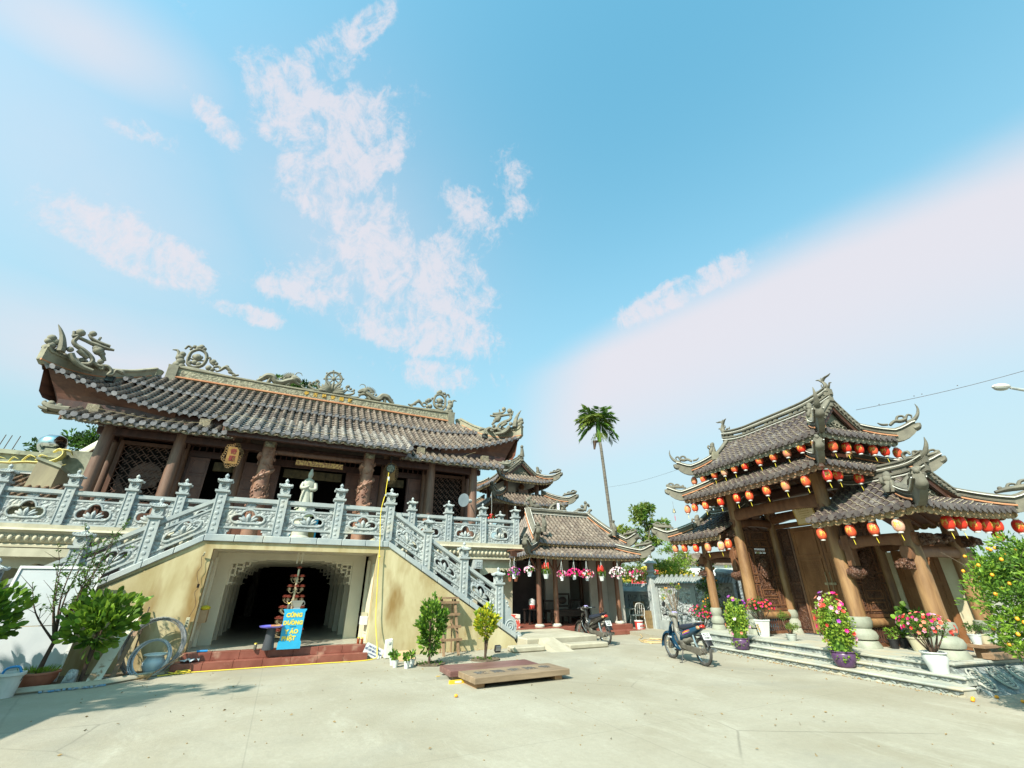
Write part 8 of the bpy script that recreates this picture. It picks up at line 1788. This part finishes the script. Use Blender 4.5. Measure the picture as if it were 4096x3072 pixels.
for i,(s_,w_,h,lb) in enumerate(((18.9,.5,.62,'grey slab leaning on the dark stone wall, left one of two'),(18.25,.45,.56,'grey slab leaning on the dark stone wall, right one of two'))): t=thing('grey_slab',lb,'slab','G',-s_,11.2,.11,'slabs leaning on the wall'); MB().hexa([(-s_-w_/2,10.95,.11),(-s_+w_/2,10.95,.11),(-s_+w_/2,11.0,.11),(-s_-w_/2,11.0,.11),(-s_-w_/2,11.28,.11+h),(-s_+w_/2,11.28,.11+h),(-s_+w_/2,11.33,.11+h),(-s_-w_/2,11.33,.11+h)]).build('slab',[m_conc],t,bevel=.006)
for i,(s_,h,lb) in enumerate(((17.75,.95,'tall brown stack of boxes behind the plastic chair'),(17.1,.62,'lower brown stack of boxes right of the plastic chair'))):
    t=thing('box_stack',lb,'boxes','G',-s_,11.15,.11,'brown box stacks by the wall'); k=int(h/.155)
    for j in range(k): MB().box(-s_-.2+.01*(j%2),-s_+.2+.01*(j%3),10.98,11.24,.111+j*.155,.111+j*.155+.15).build('box',[mat('old_box',(.16,.11,.05),(.22,.15,.07),5.,.8)],t)
HS=thing('garden_hose','tan garden hose looped on the concrete between hut and scooter','hose','W',4.4,16.3,0); m=MB(); pts=[(4.62,18.3,.10),(4.55,17.4,.02),(4.2,16.5,.015),(4.5,15.9,.015),(4.3,15.6,.015)]
for i in range(30): a=i*.42; q=.42-.004*i; pts.append((4.55+q*cos(a+2),16.0+q*1.1*sin(a+2),.015+.002*i))
pts+=[(5.2,16.2,.015),(5.5,16.9,.015)]; m.tube(crom(pts,4),.014,5); m.build('hose',[mat('hose_tan',(.50,.36,.18),None,rough=.5)],HS,smooth=True); MB().tube([(5.5,16.9,.02),(5.56,17.0,.02)],.022,6).build('nozzle',[m_barkd],HS)
RP_=thing('notice_plate','small white notice with blue writing on the pier under the terrace','notice','T',5.9,15.15,1.7); MB().box(5.55,6.1,15.14,15.17,1.62,1.82).build('plate',[m_white],RP_); m=MB(); text(m,'PHÒNG PHÁT',.085,(5.83,15.139,1.72),(1,0,0),(0,0,1),.001,bold=.001); m.build('lettering',[mat('blue_ink',(.03,.12,.4),None)],RP_)
# ================================================================ scooters
def moto(lb,x,y,rz,paint,trim,seatc,plate,blue=False):
    t=thing('motor_scooter',lb,'scooter','W',x,y,0,'parked scooters',rz=rz)
    WBq=1.24; R0=.285; xr,xf=-WBq/2,WBq/2
    m_tyre=mat('tyre',(.035,.033,.03),(.06,.056,.05),6.,.8,.3,60.); m_rim=mat('chrome',(.60,.60,.58),None,rough=.2,metal=.9); m_eng=mat('engine_metal',(.09,.082,.068),(.17,.155,.13),7.,.5,.3,40.,metal=.4)
    for wx,fr_ in ((xr,0),(xf,1)):
        m=MB(); n=36
        def ring(R_,r_,k): 
            for i in range(n): pass
            m.tube([(wx+R_*cos(2*pi*i/n),0,R0+R_*sin(2*pi*i/n)) for i in range(n+1)],r_,k,cap=False,up=(0,1,0))
        ring(R0-.032,.032,9); w_=m.build('wheel',[m_tyre],t,smooth=True,fix=False)
        m=MB(); m.tube([(wx+(R0-.06)*cos(2*pi*i/n),0,R0+(R0-.06)*sin(2*pi*i/n)) for i in range(n+1)],.013,6,cap=False,up=(0,1,0)); m.build('rim',[m_rim],w_,smooth=True)
        m=MB()
        for i in range(28): a=2*pi*i/28; b=a+.5*(1 if i%2 else -1); m.tube([(wx+.04*cos(b),.03*(1 if i%4<2 else -1),R0+.04*sin(b)),(wx+(R0-.06)*cos(a),0,R0+(R0-.06)*sin(a))],.0025,3)
        m.build('spokes',[m_rim],w_); MB().tube([(wx,-.07,R0),(wx,-.05,R0),(wx,.05,R0),(wx,.07,R0)],[.03,.065,.065,.03],14).build('hub',[m_eng],w_,smooth=40)
    # fork
    for sg in (-1,1): MB().tube([(xf,sg*.075,R0),(xf-.10,sg*.065,.62),(xf-.17,sg*.05,.82)],[.022,.02,.02],8).build('fork',[m_eng],t,smooth=True)
    # front mudguard
    m=MB(); rows=[]
    for i in range(15):
        a=-.15+i*2.35/14; rr=R0+.035; rows.append([(xf+rr*cos(a)*1.02,q*.07,R0+rr*sin(a)+(.0 if abs(q)<1 else -.045)) for q in (-1,-.8,0,.8,1)])
    m.sheet(rows); m.build('front_mudguard',[paint],t,smooth=True)
    def loft(secs,name,mt,sm=50,par=None):
        """closed cross sections: (x, z, half width, half height, tilt)"""
        m=MB(); k=12; vs=[]
        for (cx,cz,hw,hh,tl) in secs:
            tl=pi/2-tl
            for q in range(k):
                a=2*pi*q/k; u=cos(a)*hw; v=sin(a)*hh; v=(abs(sin(a))**.8)*(1 if sin(a)>0 else -1)*hh; vs.append((cx-v*sin(tl),u,cz+v*cos(tl)))
        M_=len(secs); m.add(vs,[(i*k+q,i*k+(q+1)%k,(i+1)*k+(q+1)%k,(i+1)*k+q) for i in range(M_-1) for q in range(k)]+[tuple(range(k)),tuple((M_-1)*k+q for q in range(k))]); return m.build(name,[mt],par or t,smooth=sm)
    # leg shield: curved wings either side of the steering column
    for sg in (-1,1):
        m=MB(); sh=[(.36,.84,.08),(.43,.72,.14),(.42,.58,.19),(.36,.43,.20),(.26,.30,.17),(.14,.22,.11)]; rows=[]
        for cx,cz,wd in sh: rows.append([(cx+.05,sg*.02,cz+.01),(cx+.035,sg*wd*.6,cz),(cx-.02,sg*wd,cz-.01),(cx-.07,sg*(wd+.015),cz-.02)])
        m.sheet(rows); m.sheet([[(a-.012,b*.93,c) for a,b,c in r] for r in rows]); m.build('leg_shield',[paint],t,smooth=60)
    loft([(.36,.84,.06,.05,0),(.30,.62,.06,.06,.3),(.18,.44,.065,.06,.8),(.02,.40,.07,.06,1.3),(-.12,.46,.07,.07,1.6)],'inner_cover',trim)
    # steering head, headlight cowl, handlebar
    loft([(.50,.93,.04,.04,1.2),(.44,.965,.10,.055,1.2),(.36,.99,.12,.06,1.3),(.27,.985,.09,.045,1.5),(.22,.97,.04,.03,1.5)],'handlebar_cowl',trim if blue else paint)
    MB().ell((.47,0,.94),(.05,.085,.055),12,8).build('headlight',[mat('headlight_glass',(.60,.62,.62),None,rough=.1)],t,smooth=True)
    MB().cbox((.29,0,1.03),(.07,.12,.012),Matrix.Rotation(-.5,3,'Y')).build('dial',[mat('dial',(.35,.30,.55),None,rough=.2)],t)
    MB().tube([(.36,0,.98),(.32,0,.80),(.30,0,.7)],[.06,.06,.05],10).build('steering_column',[trim if blue else paint],t,smooth=True)
    for sg in (-1,1):
        MB().tube([(.33,sg*.09,.985),(.27,sg*.30,.985)],.012,6).build('handlebar',[m_rim],t); MB().tube([(.29,sg*.23,.985),(.255,sg*.345,.985)],.019,8).build('grip',[m_bagp],t,smooth=True); MB().tube([(.36,sg*.17,.975),(.33,sg*.32,.965)],.006,5).build('brake_lever',[m_rim],t)
        if sg>0 or not blue:
            MB().tube(crom([(.31,sg*.2,.99),(.35,sg*.25,1.10),(.33,sg*.26,1.17)],3),.005,5).build('mirror_stem',[m_bagp],t)
            MB().ell((.32,sg*.265,1.22),(.015,.05,.065),12,8).build('mirror',[m_bagp],t,smooth=True) if blue else None
    # seat and tail
    loft([(.12,.68,.05,.035,1.5),(.05,.72,.10,.065,1.55),(-.12,.735,.135,.075,1.57),(-.30,.76,.14,.07,1.5),(-.50,.805,.12,.06,1.45),(-.62,.83,.07,.035,1.4)],'seat',seatc)
    bp=loft([(.10,.50,.08,.10,1.4),(-.05,.58,.13,.12,1.4),(-.25,.63,.15,.11,1.4),(-.45,.69,.14,.095,1.3),(-.64,.755,.10,.065,1.2),(-.74,.785,.05,.03,1.2)],'body_panel',paint)
    loft([(-.02,.45,.09,.07,1.5),(-.18,.47,.11,.06,1.5),(-.32,.52,.09,.05,1.4)],'under_cover',trim)
    if blue:
        for k,(c,dz) in enumerate((('stripe_yellow',.0),('stripe_purple',-.025),('stripe_red',.02))):
            m=MB(); 
            for sg in (-1,1): m.tube([(-.10,sg*.135,.60+dz),(-.25,sg*.152,.645+dz),(-.42,sg*.148,.69+dz)],[.004,.009,.003],5,flat=.3)
            m.build('stripe',[mat(c,{'stripe_yellow':(.7,.5,.05),'stripe_purple':(.3,.05,.4),'stripe_red':(.65,.06,.04)}[c],None,rough=.4)],bp)
        for sg in (-1,1): m=MB(); text(m,'SUZUKI',.045,(.33,sg*.205,.50),(-sg,0,0),(0,0,1),.003,bold=.001); m.build('lettering',[m_white],t)
    m=MB(); m.tube(crom([(-.50,.10,.82),(-.66,.09,.88),(-.72,0,.89),(-.66,-.09,.88),(-.50,-.10,.82)],4),.012,6); m.build('grab_rail',[m_rim if blue else m_bagp],t,smooth=True)
    MB().ell((-.72,0,.79),(.045,.075,.038),12,8).build('tail_light',[mat('tail_red',(.45,.03,.02),None,rough=.15)],t,smooth=True)
    for sg in (-1,1): MB().ell((-.66,sg*.08,.765),(.06,.04,.04),10,6).build('indicator',[mat('indicator',(.35,.20,.10),None,rough=.2)],t,smooth=True)
    m=MB(); rows=[]
    for i in range(12):
        a=1.15+i*1.55/11; rr=R0+.05; rows.append([(xr+rr*cos(a),q*.085,R0+rr*sin(a)-(.03 if abs(q)==1 else 0)) for q in (-1,-.7,0,.7,1)])
    m.sheet(rows); m.build('rear_mudguard',[m_bagp],t,smooth=True)
    pr=Matrix.Rotation(.5,3,'Y'); c=Vector((-.815,0,.60)); MB().cbox(c,(.008,.20,.15),pr).build('number_plate',[m_white],t)
    U=Vector((0,-1,0)); V=pr@Vector((0,0,1)); nn=U.cross(V)
    for tx,dz in ((plate[0],.035),(plate[1],-.035)): m=MB(); text(m,tx,.068,c+V*dz+nn*.006,U,V,.001,bold=.001); m.build('plate_number',[m_black],t)
    MB().hexa([(-.80,-.06,.38),(-.80,.06,.38),(-.775,.06,.38),(-.775,-.06,.38),(-.86,-.08,.52),(-.86,.08,.52),(-.83,.08,.52),(-.83,-.08,.52)]).build('mud_flap',[m_bagp],t,bevel=.006)
    # engine, chain case, exhaust, shock, stand
    MB().tube([(.02,-.11,.33),(.02,-.09,.33),(.02,.09,.33),(.02,.11,.33)],[.06,.095,.095,.07],16).build('engine',[m_eng],t,smooth=40); MB().tube([(.05,0,.34),(.22,0,.40)],[.075,.06],12).build('cylinder',[m_eng],t)
    m=MB()
    for i in range(6): m.tube([(.09+i*.025,0,.355+i*.008),(.098+i*.025,0,.359+i*.008)],.085,12)
    m.build('cooling_fins',[m_eng],t)
    m=MB(); m.prism([(.02,.30),(.02,.37),(xr,R0+.085),(xr-.08,R0+.05),(xr-.095,R0),(xr-.08,R0-.055),(xr,R0-.08)],(0,.10,0),(1,0,0),(0,0,1),(0,.035,0)); m.build('chain_case',[m_eng],t,bevel=.01)
    MB().tube([(.18,-.08,.33),(.1,-.12,.22),(-.25,-.14,.23),(-.45,-.14,.27),(-.85,-.14,.33)],[.018,.018,.03,.045,.04],10).build('exhaust',[m_rim],t,smooth=True)
    for sg in (-1,1): MB().tube([(xr+.02,sg*.10,R0+.04),(xr+.10,sg*.11,.45),(xr+.15,sg*.11,.60)],[.016,.026,.018],8).build('shock_absorber',[m_rim],t,smooth=True)
    MB().tube([(.0,.10,.28),(-.06,.22,.01),(-.02,.25,.01)],.011,6).build('side_stand',[m_bagp],t); MB().tube([(.12,-.2,.24),(.12,.2,.24)],.011,6).build('foot_bar',[m_bagp],t)
    for sg in (-1,1): MB().tube([(.12,sg*.15,.24),(.12,sg*.24,.25)],.02,6).build('foot_peg',[m_bagp],t)
    m=MB()
    for q in (-.05,-.017,.017,.05): m.tube(crom([(.22,q,.62),(.10,q,.56),(.02,q,.46)],3),.006,5)
    m.build('luggage_rack',[m_rim],t)
    if not blue:
        for sg in (-1,1):
            m=MB(); m.tube(crom([(.40,sg*.13,.66),(.30,sg*.185,.50),(.17,sg*.15,.33)],3),.012,5); m.tube(crom([(.02,sg*.11,.50),(-.2,sg*.135,.60),(-.4,sg*.13,.70)],3),.007,5); m.build('chrome_trim',[m_rim],t,smooth=True)
    t.rotation_euler.x=-.0
    return t
def heading(dx,dy): return math.atan2(dy,dx)
moto('blue and grey scooter parked in the open before the gate steps',4.19,12.06,heading(-.33,1.2),mat('scooter_blue',(.010,.045,.085),(.014,.06,.11),2.,.18,spec=.6),mat('scooter_grey',(.15,.14,.12),(.19,.18,.155),4.,.45),mat('seat_black',(.02,.025,.04),None,rough=.35),('43-S7','0389'),True)
moto('black scooter parked with its front wheel beside the concrete apron',2.58,15.76,heading(-.56,1.1),mat('scooter_black',(.022,.02,.018),(.035,.03,.026),2.,.2,spec=.6),mat('scooter_black',(1,1,1)),mat('seat_black',(1,1,1)),('43-S5','4981'),False)
# small stones and dry leaves scattered on the concrete
rnd=random.Random(17); m=MB()
for i in range(260):
    x,y=rnd.uniform(-7,8),rnd.uniform(5,13)
    if rnd.random()<.6: m.ell((x,y,.004),(rnd.uniform(.006,.014),)*2+(.006,),5,4)
    else: leaf(m,(x,y,.008),(rnd.uniform(-1,1),rnd.uniform(-1,1),.1),.05,.025,rnd)
o=m.build('ground_litter',[mat('litter',(.16,.11,.05),(.28,.20,.10),9.,.9)]); tag(o,'scattered dry leaves and grit on the concrete yard','litter',kind='stuff')
m=MB(); rnd=random.Random(19)
for i in range(420):
    if i%3: s_=rnd.uniform(-13.4,-5.9); y=9.42+rnd.uniform(-.05,.03); p=W3('G',s_,y,0)
    else: p=W3('T',rnd.uniform(2.6,6.2),13.05-rnd.uniform(0,.12),0)
    leaf(m,p,(rnd.uniform(-1,1),rnd.uniform(-1,1),.5),rnd.uniform(.02,.05),.02,rnd)
o=m.build('dry_leaves',[mat('dry_leaf',(.20,.12,.05),(.34,.22,.10),9.,.9)],fix=False); tag(o,'dry leaves gathered along the steps and the wall foot','leaves',kind='stuff')
